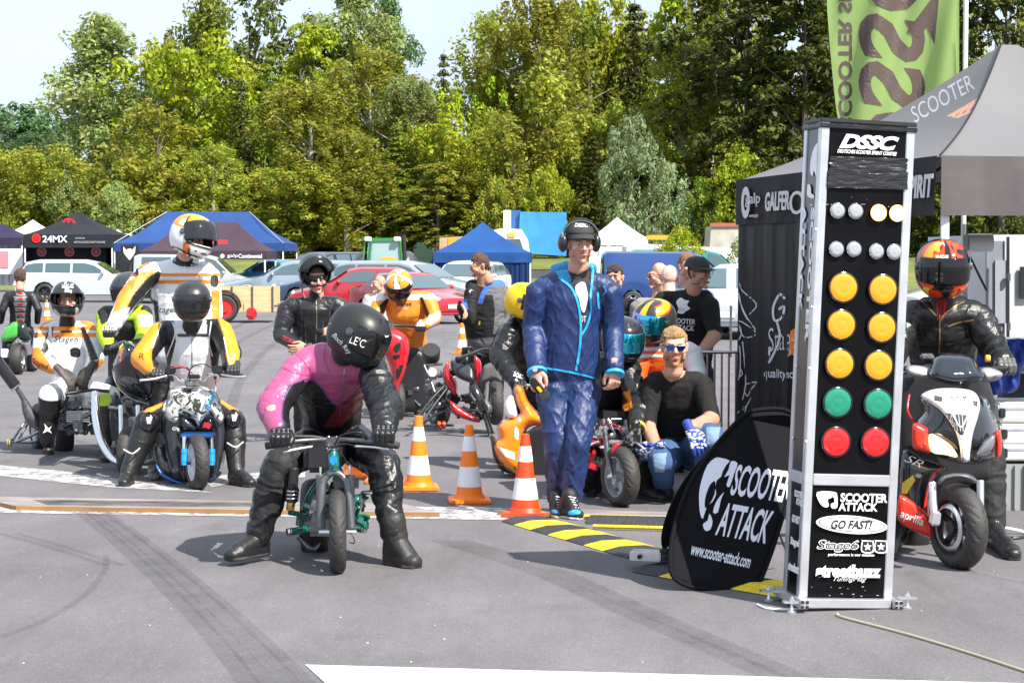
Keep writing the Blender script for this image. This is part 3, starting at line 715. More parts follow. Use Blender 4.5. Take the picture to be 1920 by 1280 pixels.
# ================================================================ trees
def leaf_mat(name, col, hue=.03, transl=.35, spread=.25):
 m = bpy.data.materials.new(name); nt, N, K = nodes(m); N.clear(); o = N.new('ShaderNodeOutputMaterial'); d = N.new('ShaderNodeBsdfPrincipled'); d.inputs['Roughness'].default_value = .55; d.inputs['Specular IOR Level'].default_value = .3
 tr = N.new('ShaderNodeBsdfTranslucent'); mx = N.new('ShaderNodeMixShader'); mx.inputs[0].default_value = transl
 a = N.new('ShaderNodeAttribute'); a.attribute_name = 'Col'; oi = N.new('ShaderNodeObjectInfo'); h = N.new('ShaderNodeHueSaturation'); mul = N.new('ShaderNodeMixRGB'); mul.blend_type = 'MULTIPLY'; mul.inputs[0].default_value = 1; mul.inputs[2].default_value = (*col, 1)
 K(a.outputs['Color'], mul.inputs[1]); K(mul.outputs[0], h.inputs['Color'])
 r = N.new('ShaderNodeMapRange'); r.inputs[3].default_value = .497; r.inputs[4].default_value = .5 + hue; K(oi.outputs['Random'], r.inputs[0]); K(r.outputs[0], h.inputs['Hue'])
 r2 = N.new('ShaderNodeMapRange'); r2.inputs[3].default_value = 1 - spread; r2.inputs[4].default_value = 1 + spread; K(oi.outputs['Random'], r2.inputs[0]); K(r2.outputs[0], h.inputs['Value'])
 K(h.outputs[0], d.inputs['Base Color']); g = N.new('ShaderNodeHueSaturation'); g.inputs['Value'].default_value = 1.35; g.inputs['Saturation'].default_value = 1.0; K(h.outputs[0], g.inputs['Color']); K(g.outputs[0], tr.inputs['Color'])
 K(d.outputs[0], mx.inputs[1]); K(tr.outputs[0], mx.inputs[2]); K(mx.outputs[0], o.inputs[0]); return m
def leaves_mesh(name, cen, nrm, size, tint, m, aspect=1.5):
 "one quad per leaf cluster"
 rng = np.random.default_rng(len(cen)); n = len(cen); nrm = nrm / np.maximum(np.linalg.norm(nrm, axis=1), 1e-6)[:, None]
 t = np.cross(nrm, rng.normal(size=(n, 3))); t /= np.maximum(np.linalg.norm(t, axis=1), 1e-6)[:, None]; b = np.cross(nrm, t)
 s = size[:, None]; P = np.stack([cen - t * s * aspect * .5, cen - b * s * .36 + t * s * .1 + nrm * s * .1, cen + t * s * aspect * .5, cen + b * s * .36 + t * s * .05 + nrm * s * .1], 1).reshape(-1, 3)
 me = bpy.data.meshes.new(name); me.vertices.add(4 * n); me.vertices.foreach_set('co', P.astype(np.float32).ravel()); me.loops.add(4 * n); me.loops.foreach_set('vertex_index', np.arange(4 * n, dtype=np.int32))
 me.polygons.add(n); me.polygons.foreach_set('loop_start', np.arange(0, 4 * n, 4, dtype=np.int32)); me.polygons.foreach_set('loop_total', np.full(n, 4, np.int32)); me.update(calc_edges=True)
 C = np.ones((4 * n, 4), np.float32); C[:, :3] = np.repeat(tint, 4, 0); set_col(me, C); me.materials.append(m); return me
LM = dict(
 yel=leaf_mat('leaf_yellow_green', (.31, .345, .018)), olive=leaf_mat('leaf_olive', (.265, .27, .030)), pale=leaf_mat('leaf_pale_willow', (.27, .33, .10), .02),
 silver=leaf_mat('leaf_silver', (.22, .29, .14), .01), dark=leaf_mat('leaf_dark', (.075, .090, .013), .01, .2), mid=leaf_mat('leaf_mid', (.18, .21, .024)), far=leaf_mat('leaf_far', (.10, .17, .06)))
bark = mat('bark', (.10, .085, .065), .9, bump=.8, bscale=12, var=.3, vscale=5); birchbark = mat('birch_bark', (.34, .32, .28), .8, bump=.3, bscale=8, var=.35, vscale=4, stretch=(1, 1, 6))
def crown(kind, seed, dens=1.0):
 rng = np.random.default_rng(seed); cen, nrm, siz, tin = [], [], [], []
 def clump(c, r, n, ls, up=.5, flat=1., tint=None):
  d = rng.normal(size=(n, 3)); d /= np.linalg.norm(d, axis=1)[:, None]; rr = r * rng.uniform(.35, 1, n) ** .6; p = d * rr[:, None]; p[:, 2] *= flat
  cen.append(c + p); nn = d + rng.normal(size=(n, 3)) * .55; nn[:, 2] += up; nrm.append(nn); siz.append(ls * 1.12 * rng.uniform(.65, 1.35, n)); k = rng.uniform(.75, 1.25) if tint is None else tint
  t = np.ones((n, 3)) * k * rng.uniform(.85, 1.15, n)[:, None]; t[:, 0] *= rng.uniform(.9, 1.15); tin.append(t)
 limbs = []
 if kind == 'broad':       # 12 m tall, lobed crown
  lobes = [(rng.normal(0, 1.7), rng.normal(0, 1.7), rng.uniform(2.2, 10.0)) for _ in range(21)]
  for i, l in enumerate(lobes):
   l = np.array(l); lr = rng.uniform(1.5, 2.3) * (1.0 - .25 * max(0, (l[2] - 7) / 5)); limbs.append(l)
   for k in range(int(13 * dens)):
    d = rng.normal(size=3); d /= np.linalg.norm(d); clump(l + d * lr * rng.uniform(.55, 1.05), rng.uniform(.35, .72), 46, .20)
 elif kind == 'birch':     # tall, drooping strands
  for i in range(int(190 * dens)):
   z = rng.uniform(2.0, 12.6); rad = 3.0 * math.sin(math.pi * min(1, (z + .3) / 13.4)) ** .5 * rng.uniform(.15, 1.08); a = rng.uniform(0, 6.28); c = np.array((rad * math.cos(a), rad * math.sin(a), z))
   ln = rng.uniform(.7, 1.9)
   if i % 6 == 0: limbs.append(c)
   for q in range(5): clump(c + np.array((rng.normal(0, .1), rng.normal(0, .1), -ln * q / 5)), .34 - .03 * q, 15, .145, 0., 1.3)
 elif kind == 'spruce':    # whorled, tiered branches
  z = 1.0
  while z < 13.2:
   rad = 3.0 * (1 - z / 13.7) ** .85 + .15; nb = int(7 + rad * 3)
   for k in range(nb):
    a = 6.283 * k / nb + rng.uniform(-.3, .3); rr = rad * rng.uniform(.75, 1.15); tt = rng.uniform(.75, 1.2)
    for q in range(max(2, int(rr / .38))):
     u = (q + .6) / max(2, int(rr / .38)); clump(np.array((math.cos(a) * rr * u, math.sin(a) * rr * u, z - .55 * u * u * rr * .55 + rng.uniform(-.08, .08))), .30, 13, .17, 1.2, .40, tt)
   z += rng.uniform(.40, .62)
 elif kind == 'poplar':
  for i in range(int(250 * dens)):
   z = rng.uniform(1.5, 13.2); rad = 3.0 * (math.sin(math.pi * min(1, (z + .8) / 14.6)) ** .8) * rng.uniform(.25, 1.05) * (.8 + .35 * math.sin(z * 2.1 + seed)); a = rng.uniform(0, 6.28); c = np.array((rad * math.cos(a), rad * math.sin(a), z))
   if i % 7 == 0: limbs.append(c)
   clump(c, rng.uniform(.35, .75), 46, .165, .3, 1.1)
 elif kind == 'bush':      # 5 m
  for i in range(int(120 * dens)):
   z = rng.uniform(.4, 5.2); rad = 2.3 * math.sin(math.pi * min(1, (z + .9) / 6.6)) * rng.uniform(.3, 1.1); a = rng.uniform(0, 6.28); c = np.array((rad * math.cos(a), rad * math.sin(a), z))
   if i % 8 == 0: limbs.append(c)
   clump(c, rng.uniform(.28, .5), 44, .125, .4, 1.1)
 elif kind == 'beech':     # layered sprays
  for i in range(int(185 * dens)):
   z = rng.uniform(.3, 12.6); rad = 4.3 * math.sin(math.pi * min(1, (z + 1.2) / 14.5)) ** .7 * rng.uniform(.3, 1.08); a = rng.uniform(0, 6.28); tt = rng.uniform(.7, 1.3)
   if i % 6 == 0: limbs.append(np.array((rad * math.cos(a), rad * math.sin(a), z)))
   for q in range(4):
    u = rad + q * .35 - .5; clump(np.array((u * math.cos(a) + rng.normal(0, .15), u * math.sin(a) + rng.normal(0, .15), z - .10 * q * q * .5)), .42, 22, .19, 1.3, .32, tt)
 return np.concatenate(cen), np.concatenate(nrm), np.concatenate(siz), np.concatenate(tin), limbs
def trunk_mesh(kind, limbs, h, r, m):
 mb = MB(); bend = random.uniform(-.3, .3); pts = [Vector((bend * math.sin(i / 6 * 2.5), .1 * i / 6, h * i / 6)) for i in range(7)]; mb.tube(pts, [r * (1 - .85 * i / 6) for i in range(7)], 9, 3)
 for l in limbs:
  l = Vector(l); z0 = max(.8, l.z - 1.2 - .35 * math.hypot(l.x, l.y)); z0 = min(z0, h * .9); b = Vector((bend * math.sin(z0 / h * 2.5), 0, z0)); mb.tube([b, (b + l) / 2 + Vector((0, 0, .15)), l], [r * .32, r * .2, r * .07], 5, 2, cap=False)
 o = mb.build('trunk', m); me = o.data; bpy.data.objects.remove(o); return me
TB = {}
def tree_base(kind, lm, seed, dens=1.0):
 k = (kind, lm, seed)
 if k not in TB:
  c, n, s, t, limbs = crown(kind, seed, dens); h = {'bush': 3.5, 'spruce': 13.2, 'birch': 12.0, 'poplar': 12.5, 'broad': 10, 'beech': 12}[kind]
  TB[k] = (leaves_mesh('crown', c, n, s, t, LM[lm]), trunk_mesh(kind, limbs, h, .07 if kind == 'bush' else .20, birchbark if kind == 'birch' else bark), {'bush': (5.6, 2.5), 'spruce': (13.6, 3.1), 'birch': (13, 3.0), 'poplar': (13.8, 3.2), 'broad': (12.2, 3.9), 'beech': (13, 4.7)}[kind])
 return TB[k]
def tree(px, top, w, D, kind, lm, seed, label, group='trees of the wood behind the car park', name=None, dens=1.0):
 cm, tm_, (h0, r0) = tree_base(kind, lm, seed, dens); z0 = bankz(D) - .1; ztop = W(px, top, D).z; sz = (ztop - z0) / h0; sx = px2m(w, D) / (2 * r0) * (1.0 if kind in ('spruce', 'bush') else 1.22)
 t = thing(name or {'spruce': 'spruce_tree', 'birch': 'birch_tree', 'bush': 'bush', 'poplar': 'poplar_tree', 'broad': 'broadleaf_tree', 'beech': 'beech_tree'}[kind], label, 'bush' if kind == 'bush' else 'tree', (W(px, top, D).x, D, z0), group)
 t.rotation_euler = (0, 0, random.uniform(0, 6.28)); t.scale = (sx, sx, sz)
 for nm, me in (('crown', cm), ('trunk', tm_)): o = bpy.data.objects.new(nm, me); COL.objects.link(o); o.parent = t
 return t
TREES = [
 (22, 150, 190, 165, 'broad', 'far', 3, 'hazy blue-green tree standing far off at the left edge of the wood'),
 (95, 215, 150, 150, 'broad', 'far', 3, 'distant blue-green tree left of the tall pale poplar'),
 (185, 18, 235, 118, 'poplar', 'pale', 1, 'tall pale grey-green poplar, leftmost tall tree in the wood'),
 (262, 5, 150, 128, 'broad', 'mid', 5, 'mid green tree rising behind the pale poplar'),
 (345, 22, 225, 121, 'broad', 'yel', 5, 'bright yellow-green round tree right of the pale poplar'),
 (302, 165, 200, 112, 'broad', 'olive', 6, 'rounded olive tree above the big blue tent roof'),
 (400, 260, 130, 111, 'birch', 'olive', 2, 'slim olive birch above the purple tent'),
 (62, 250, 170, 110, 'broad', 'olive', 5, 'low olive tree above the dark tent at the far left'),
 (-40, 250, 170, 110, 'broad', 'olive', 6, 'olive tree cut by the left edge of the photo'),
 (130, 330, 120, 108, 'bush', 'pale', 4, 'pale bush behind the black tent with red discs'),
 (10, 360, 100, 108, 'bush', 'mid', 9, 'green bush behind the tent at the far left'),
 (215, 340, 110, 107, 'bush', 'pale', 9, 'grey-green bush between the black tent and the big blue tent'),
 (450, 130, 130, 116, 'spruce', 'dark', 1, 'dark spruce between the yellow-green tree and the big olive birch'),
 (505, 82, 125, 119, 'spruce', 'mid', 2, 'pointed green spruce above the glasses man and left of the birches'),
 (395, -30, 160, 128, 'poplar', 'mid', 7, 'tree with airy top against the sky, left of the wood centre'),
 (470, -60, 220, 132, 'broad', 'dark', 8, 'tall dark tree top breaking the upper edge above the spruces'),
 (560, -30, 170, 131, 'broad', 'mid', 5, 'tall mid green tree behind the yellow crown'),
 (585, 30, 190, 124, 'beech', 'yel', 3, 'yellow-green tree behind the big olive birch'),
 (575, 148, 210, 113, 'birch', 'olive', 6, 'big drooping olive birch above the helmeted man with glasses'),
 (520, 290, 170, 111, 'broad', 'olive', 5, 'lower olive tree in front of the spruces'),
 (665, -70, 210, 134, 'poplar', 'pale', 11, 'very tall pale tree whose airy top leaves the photo'),
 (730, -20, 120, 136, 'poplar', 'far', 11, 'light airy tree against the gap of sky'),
 (695, 70, 180, 119, 'birch', 'olive', 2, 'slender birch with white trunk, left of the sky gap'),
 (650, 240, 170, 112, 'birch', 'olive', 6, 'olive birch above the green tractor'),
 (770, 135, 150, 117, 'birch', 'pale', 8, 'pale flowering tree beneath the gap of sky'),
 (800, 150, 120, 123, 'birch', 'olive', 2, 'thin-crowned birch beneath the gap of sky'),
 (832, 80, 100, 120, 'spruce', 'dark', 1, 'small dark spruce tip in front of the sky gap'),
 (745, 230, 150, 114, 'spruce', 'mid', 2, 'mid green spruce to the right of the tractor'),
 (860, 190, 150, 115, 'broad', 'yel', 5, 'yellow-green tree above the small blue tent'),
 (820, 300, 170, 111, 'beech', 'olive', 3, 'olive tree hanging over the small blue tent'),
 (930, 15, 180, 124, 'birch', 'olive', 8, 'tall birch at the right side of the sky gap'),
 (890, 110, 120, 119, 'broad', 'yel', 8, 'yellow-green tree at the right side of the sky gap'),
 (1010, -30, 230, 120, 'birch', 'olive', 6, 'tallest olive birch, above the man in blue'),
 (1060, -50, 160, 128, 'broad', 'mid', 6, 'mid green tree behind the tallest birch'),
 (960, 180, 190, 113, 'broad', 'olive', 8, 'broad olive tree left of the man in blue'),
 (1030, 300, 110, 108, 'bush', 'yel', 4, 'bright yellow-green bush above the blue truck'),
 (930, 330, 110, 109, 'bush', 'olive', 9, 'olive bush above the peak of the small blue tent'),
 (1110, 60, 190, 117, 'broad', 'olive', 5, 'olive tree to the right of the tallest birch'),
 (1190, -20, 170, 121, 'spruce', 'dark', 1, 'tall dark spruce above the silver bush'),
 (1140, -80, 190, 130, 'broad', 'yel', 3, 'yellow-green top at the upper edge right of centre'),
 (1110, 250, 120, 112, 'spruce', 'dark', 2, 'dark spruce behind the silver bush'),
 (1185, 205, 150, 106, 'bush', 'silver', 4, 'big silver-green bush right of the man in blue'),
 (1255, 300, 120, 107, 'bush', 'silver', 9, 'smaller silver-green bush right of the big one'),
 (1290, 60, 200, 115, 'birch', 'olive', 6, 'olive birch between dark trees right of centre'),
 (1270, -70, 190, 126, 'beech', 'yel', 3, 'yellow-green beech top at the upper edge'),
 (1385, 262, 130, 106, 'bush', 'yel', 4, 'bright green bush left of the black tent'),
 (1320, 330, 110, 107, 'bush', 'mid', 9, 'mid green bush above the white trailer roof'),
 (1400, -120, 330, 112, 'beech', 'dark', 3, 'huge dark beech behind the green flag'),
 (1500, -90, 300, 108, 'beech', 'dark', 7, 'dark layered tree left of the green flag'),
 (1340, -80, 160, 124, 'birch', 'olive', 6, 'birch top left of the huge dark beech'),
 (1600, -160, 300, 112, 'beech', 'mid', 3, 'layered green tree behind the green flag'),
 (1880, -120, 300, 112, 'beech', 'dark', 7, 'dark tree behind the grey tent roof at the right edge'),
 (1740, -140, 260, 116, 'beech', 'mid', 3, 'green tree between the flag pole and the flag'),
]
for t_ in TREES: tree(*t_)
brow_ = [(x, y) for x, y in zip(range(-60, 1990, 62), [330, 300, 260, 230, 170, 120, 110, 150, 120, 90, 60, 50, 130, 200, 210, 160, 60, 40, 0, 10, 20, 30, 40, 20, 0, -20, -40, -60, -60, -60, -60, -60, -60, -60])]
for i, (x, y) in enumerate(brow_):
 tree(x, y + 25, 150, 140 + (i % 3) * 4, ('spruce', 'broad')[i % 2], ('mid', 'olive')[i % 2], (1, 5)[i % 2], 'dark tree of the back row, seen only through gaps between the nearer crowns', 'back row of the wood')
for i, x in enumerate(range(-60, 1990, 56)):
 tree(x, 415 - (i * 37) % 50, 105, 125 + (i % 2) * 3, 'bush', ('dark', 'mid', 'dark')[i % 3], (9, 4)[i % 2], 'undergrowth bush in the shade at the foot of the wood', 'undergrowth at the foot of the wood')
# ================================================================ background: tents, cars, trucks
def fabric(name, col, rough=.75, rib=0.): return mat(name, col, rough, spec=.2, bump=.35, bscale=2.2, var=.12, vscale=1.2)
def gazebo(name, label, xl, xr, yv, D, h_v, apex, col, walls=(), ridge=0., depth=None, group=None, legs=True, hips=None, val_col=None, valance=.32, overhang=0, leg_h=None):
 """pop-up tent: xl/xr = pixel ends of the front valance, yv = pixel row of its top edge, apex = (px, py)"""
 m = col; m2 = val_col or col
 A = W(xl, yv, D); B = W(xr, yv, D); w = B.x - A.x; d = depth or w; z = A.z; zt = W(apex[0], apex[1], D + d / 2).z; cx = (A.x + B.x) / 2; y0 = D; y1 = D + d
 t = thing(name, label, 'tent', (cx, D + d / 2, 0), group)
 mb = MB(); n = 10; rl = ridge * w / 2
 # roof with slightly hollow faces between the hip lines
 cs = [Vector((A.x, y0, z)), Vector((B.x, y0, z)), Vector((B.x, y1, z)), Vector((A.x, y1, z))]; tp = [Vector((cx - rl, y0 + d / 2, zt)), Vector((cx + rl, y0 + d / 2, zt))]
 def side(a, b, ta, tb):
  base = len(mb.v)
  for j in range(n + 1):
   v = j / n
   for i in range(n + 1):
    u = i / n; p = a.lerp(b, u).lerp(ta.lerp(tb, u), v); sag = .045 * w * math.sin(math.pi * v) * (.55 + .45 * math.sin(math.pi * u)); p = p - Vector((0, 0, sag)); mb.v.append(p)
  for j in range(n):
   for i in range(n): k = base + j * (n + 1) + i; mb.f.append((k, k + 1, k + n + 2, k + n + 1)); mb.mi.append(0)
 side(cs[0], cs[1], tp[0], tp[1]); side(cs[1], cs[2], tp[1], tp[1]); side(cs[2], cs[3], tp[1], tp[0]); side(cs[3], cs[0], tp[0], tp[0])
 mb.build('tent_roof', m, t)
 mb = MB(); e = .012
 for (a, b) in ((cs[0], cs[1]), (cs[1], cs[2]), (cs[2], cs[3]), (cs[3], cs[0])):
  dr = (b - a).normalized(); nn = Vector((dr.y, -dr.x, 0)); k = 24; o = len(mb.v)
  for i in range(k + 1):
   p = a.lerp(b, i / k); wv = .012 * math.sin(i * 1.3); mb.v += [p + Vector((0, 0, .01)) + nn * .01, p - Vector((0, 0, valance)) + nn * (.02 + wv)]
  for i in range(k): mb.f.append((o + 2 * i, o + 2 * i + 1, o + 2 * i + 3, o + 2 * i + 2)); mb.mi.append(0)
 mb.build('valance', m2, t)
 if legs:
  for c in cs:
   q = MB(); q.box((c.x + (.03 if c.x < cx else -.03), c.y + (.03 if c.y < y0 + d / 2 else -.03), z / 2), (.05, .05, z)); q.build('leg', M['white'], t, smooth=False)
  q = MB(); s = (zt - z) * .42
  q.tube([cs[0] + Vector((0, .03, -.12)), cs[1] + Vector((0, .03, -.12))], .012, 6); (q.tube([cs[0], tp[0]], .018, 6), q.tube([cs[1], tp[1]], .018, 6)) if hips else None
  q.build('frame', M['alu'], t)
 for (kind, wm, u0, u1, h) in walls:
  q = MB(); k = 40; o = 0
  if kind == 'back': P = [Vector((A.x + w * u0, y1 - .02, 0)), Vector((A.x + w * u1, y1 - .02, 0))]
  elif kind == 'front': P = [Vector((A.x + w * u0, y0 + .02, 0)), Vector((A.x + w * u1, y0 + .02, 0))]
  elif kind == 'left': P = [Vector((A.x + .02, y1 - d * u0, 0)), Vector((A.x + .02, y1 - d * u1, 0))]
  else: P = [Vector((B.x - .02, y0 + d * u0, 0)), Vector((B.x - .02, y0 + d * u1, 0))]
  dr = (P[1] - P[0]).normalized(); nn = Vector((dr.y, -dr.x, 0))
  for i in range(k + 1):
   p = P[0].lerp(P[1], i / k); f = .03 * math.sin(i * 1.1) + .02 * math.sin(i * 2.7 + 1); q.v += [p + nn * f * .3 + Vector((0, 0, z - .02)), p + nn * f + Vector((0, 0, max(.02, z * (1 - h))))]
  for i in range(k): q.f.append((2 * i, 2 * i + 1, 2 * i + 3, 2 * i + 2)); q.mi.append(0)
  q.build('side_wall', wm, t)
 t['_'] = 0; del t['_']
 return t, dict(A=A, B=B, z=z, zt=zt, y0=y0, y1=y1, w=w, cx=cx, d=d)
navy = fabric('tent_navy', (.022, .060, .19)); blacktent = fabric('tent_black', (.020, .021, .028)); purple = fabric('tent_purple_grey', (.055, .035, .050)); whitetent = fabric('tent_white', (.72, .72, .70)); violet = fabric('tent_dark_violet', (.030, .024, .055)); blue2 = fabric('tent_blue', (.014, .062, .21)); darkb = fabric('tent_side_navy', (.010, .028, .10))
def ring_disc(o, r, m, parent, name='disc_emblem'):
 "spoked red disc printed on the tent"
 mb = MB(); n = 30
 def ann(r0, r1):
  b = len(mb.v)
  for i in range(n): a = 2 * math.pi * i / n; mb.v += [Vector(o) + Vector((math.cos(a) * r0, 0, math.sin(a) * r0)), Vector(o) + Vector((math.cos(a) * r1, 0, math.sin(a) * r1))]
  for i in range(n): j = (i + 1) % n; mb.f.append((b + 2 * i, b + 2 * i + 1, b + 2 * j + 1, b + 2 * j)); mb.mi.append(0)
 ann(r * .72, r); ann(r * .40, r * .62); ann(.001, r * .24)
 for k in range(6):
  a = k * math.pi / 3; d = Vector((math.cos(a), 0, math.sin(a))); s = Vector((-d.z, 0, d.x)) * r * .1; mb.quad(Vector(o) + d * r * .2 - s, Vector(o) + d * r * .8 - s, Vector(o) + d * r * .8 + s, Vector(o) + d * r * .2 + s)
 return mb.build(name, m, parent, smooth=False)
t, i = gazebo('tent', 'black pop-up tent with red spoked discs and white lettering, behind the silver estate car', 45, 211, 440, 82, 2.1, (128, 396), blacktent, walls=[('back', blacktent, 0, 1, .98), ('left', blacktent, 0, 1, .98), ('right', blacktent, 0, .95, .98)], valance=.55)
def on_plane(px, py, Y): return W(px, py, Y)
ring_disc(on_plane(68, 447, 81.95), .19, M['red_text'] if 'red_text' in M else M['red'], t)
letter('24MX', W(103, 448, 81.94), (1, 0, 0), (0, 0, 1), px2m(47, 82), px2m(13, 82), M['white_text'], t, bold=.02)
letter('JUNIOR', W(150, 447, 81.94), (1, 0, 0), (0, 0, 1), px2m(18, 82), px2m(4, 82), M['grey_text'], t)
letter('MOTOCROSS SHOP ONLINE', W(168, 454, 81.94), (1, 0, 0), (0, 0, 1), px2m(58, 82), px2m(4, 82), M['grey_text'], t)
for x in (78, 130, 180): ring_disc(W(x, 472, 81.93 + 1.0), .21, M['red'], t)
q = MB(); q.box(W(128, 480, 82.95) , (3.3, .02, 1.0)); q.build('banner', blacktent, t, smooth=False)
r0 = W(129, 424, 83.2); ring_disc(r0, .34, M['red'], t); letter('24MX', W(134, 437, 82.7), (1, 0, 0), (0, .25, 1), px2m(46, 83), px2m(9, 83), M['white_text'], t, bold=.02)
gazebo('tent', 'dark violet pop-up tent at the left edge of the photo', -60, 42, 446, 84, 2, (-10, 418), violet, walls=[('back', whitetent, 0, 1, .9)])
gazebo('tent', 'white tent peak between the dark violet tent and the black tent', 12, 92, 438, 95, 2, (48, 412), whitetent)
q = thing('poster_wall', 'white wall panel with pink print standing in the dark violet tent', 'panel', G(20, 545)); mb = MB(); mb.box(W(18, 490, 83.6), (1.15, .03, 1.1)); mb.build('panel', M['white'], q, smooth=False); mb = MB(); mb.box(W(8, 486, 83.55), (.35, .03, .7)); mb.build('print', mat('pink_print', (.75, .22, .25), .6), q, smooth=False)
q.location = (q.location.x, q.location.y, 0)
t, i = gazebo('tent', 'big long blue pop-up tent with a ridge, left half of the photo', 213, 532, 456, 78, 2.1, (372, 397), navy, hips=1, ridge=.5, valance=.32, depth=5, walls=[('left', whitetent, 0, .35, .95), ('back', whitetent, 0, .30, .95)])
t['label'] = 'big long blue pop-up tent with a ridge, behind the helper in white and orange'
t, i = gazebo('tent', 'purple-grey pop-up tent with sponsor lettering, in front of the big blue tent', 262, 498, 471, 70, 2.1, (382, 417), purple, ridge=.45, valance=.30, depth=3.2)
letter('galp', W(436, 480, 69.96), (1, 0, 0), (0, 0, 1), px2m(20, 70), px2m(8, 70), M['white_text'], t); letter('Continental', W(469, 480, 69.96), (1, 0, 0), (0, 0, 1), px2m(44, 70), px2m(8, 70), M['white_text'], t, bold=.02)
ring_disc(W(417, 480, 69.95), .08, M['white_text'], t)
mb = MB(); mb.box(W(410, 454, 70.7), (px2m(34, 70.7), .01, px2m(9, 70.7)), (-.55, 0, 0)); mb.build('print', M['red'], t, smooth=False)
q = thing('sign_board', 'black board with a white fox head emblem under the big blue tent', 'sign', (W(243, 500, 77.5).x, 77.5, 0)); mb = MB(); mb.box(W(243, 476, 77.5), (px2m(34, 77.5), .03, px2m(34, 77.5))); mb.box(W(243, 520, 77.5), (.05, .05, 1.2)); mb.build('board', M['black'], q, smooth=False)
mb = MB(); mb.poly([W(x, y, 77.46) for x, y in ((231, 462), (236, 468), (243, 466), (249, 468), (254, 461), (253, 473), (249, 480), (243, 488), (237, 481), (232, 474))], (0, .01, 0)); mb.build('emblem', M['white_text'], q, smooth=False)
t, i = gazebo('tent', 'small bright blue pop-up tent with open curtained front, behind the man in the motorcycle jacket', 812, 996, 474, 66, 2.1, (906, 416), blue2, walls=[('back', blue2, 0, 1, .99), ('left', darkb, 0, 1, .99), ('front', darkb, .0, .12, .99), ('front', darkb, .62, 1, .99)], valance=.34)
gazebo('tent', 'white peaked tent behind the man with the headset', 1105, 1215, 447, 92, 2, (1163, 407), whitetent, walls=[('front', whitetent, 0, 1, .95), ('right', whitetent, 0, 1, .95)])
gazebo('tent', 'pale grey tent roof far behind the small blue tent', 195, 240, 452, 92, 2, (215, 430), whitetent)
# ---------------------------------------------------------------- cars
def carbody(kind):
 "side profile: (x along, z belt/lower top, z roof)"
 return dict(
  wagon=dict(L=4.6, W=1.74, hood=[(0, .62), (.05, .72), (.9, .88), (1.25, .93)], roof=[(1.25, .93), (1.95, 1.36), (2.3, 1.43), (3.9, 1.43), (4.25, 1.36), (4.5, .98)], tail=[(4.5, .98), (4.6, .80), (4.6, .45)], wh=(.82, 3.6), wr=.32),
  hatch=dict(L=4.0, W=1.68, hood=[(0, .60), (.05, .70), (.75, .86), (1.05, .92)], roof=[(1.05, .92), (1.75, 1.36), (2.1, 1.42), (3.2, 1.40), (3.6, 1.20), (3.85, .98)], tail=[(3.85, .98), (4.0, .85), (4.0, .42)], wh=(.78, 3.25), wr=.30),
  sedan=dict(L=4.4, W=1.70, hood=[(0, .58), (.05, .68), (.95, .84), (1.3, .90)], roof=[(1.3, .90), (2.0, 1.32), (2.3, 1.37), (3.0, 1.35), (3.65, 1.0), (4.2, .95)], tail=[(4.2, .95), (4.38, .90), (4.4, .42)], wh=(.82, 3.45), wr=.30),
  van=dict(L=5.0, W=1.95, hood=[(0, .75), (.06, .95), (.7, 1.15), (.85, 1.2)], roof=[(.85, 1.2), (1.6, 1.90), (2.0, 2.0), (4.8, 2.02), (4.95, 1.95), (5.0, 1.15)], tail=[(5.0, 1.15), (5.0, .50), (5.0, .40)], wh=(.95, 3.95), wr=.34))[kind]
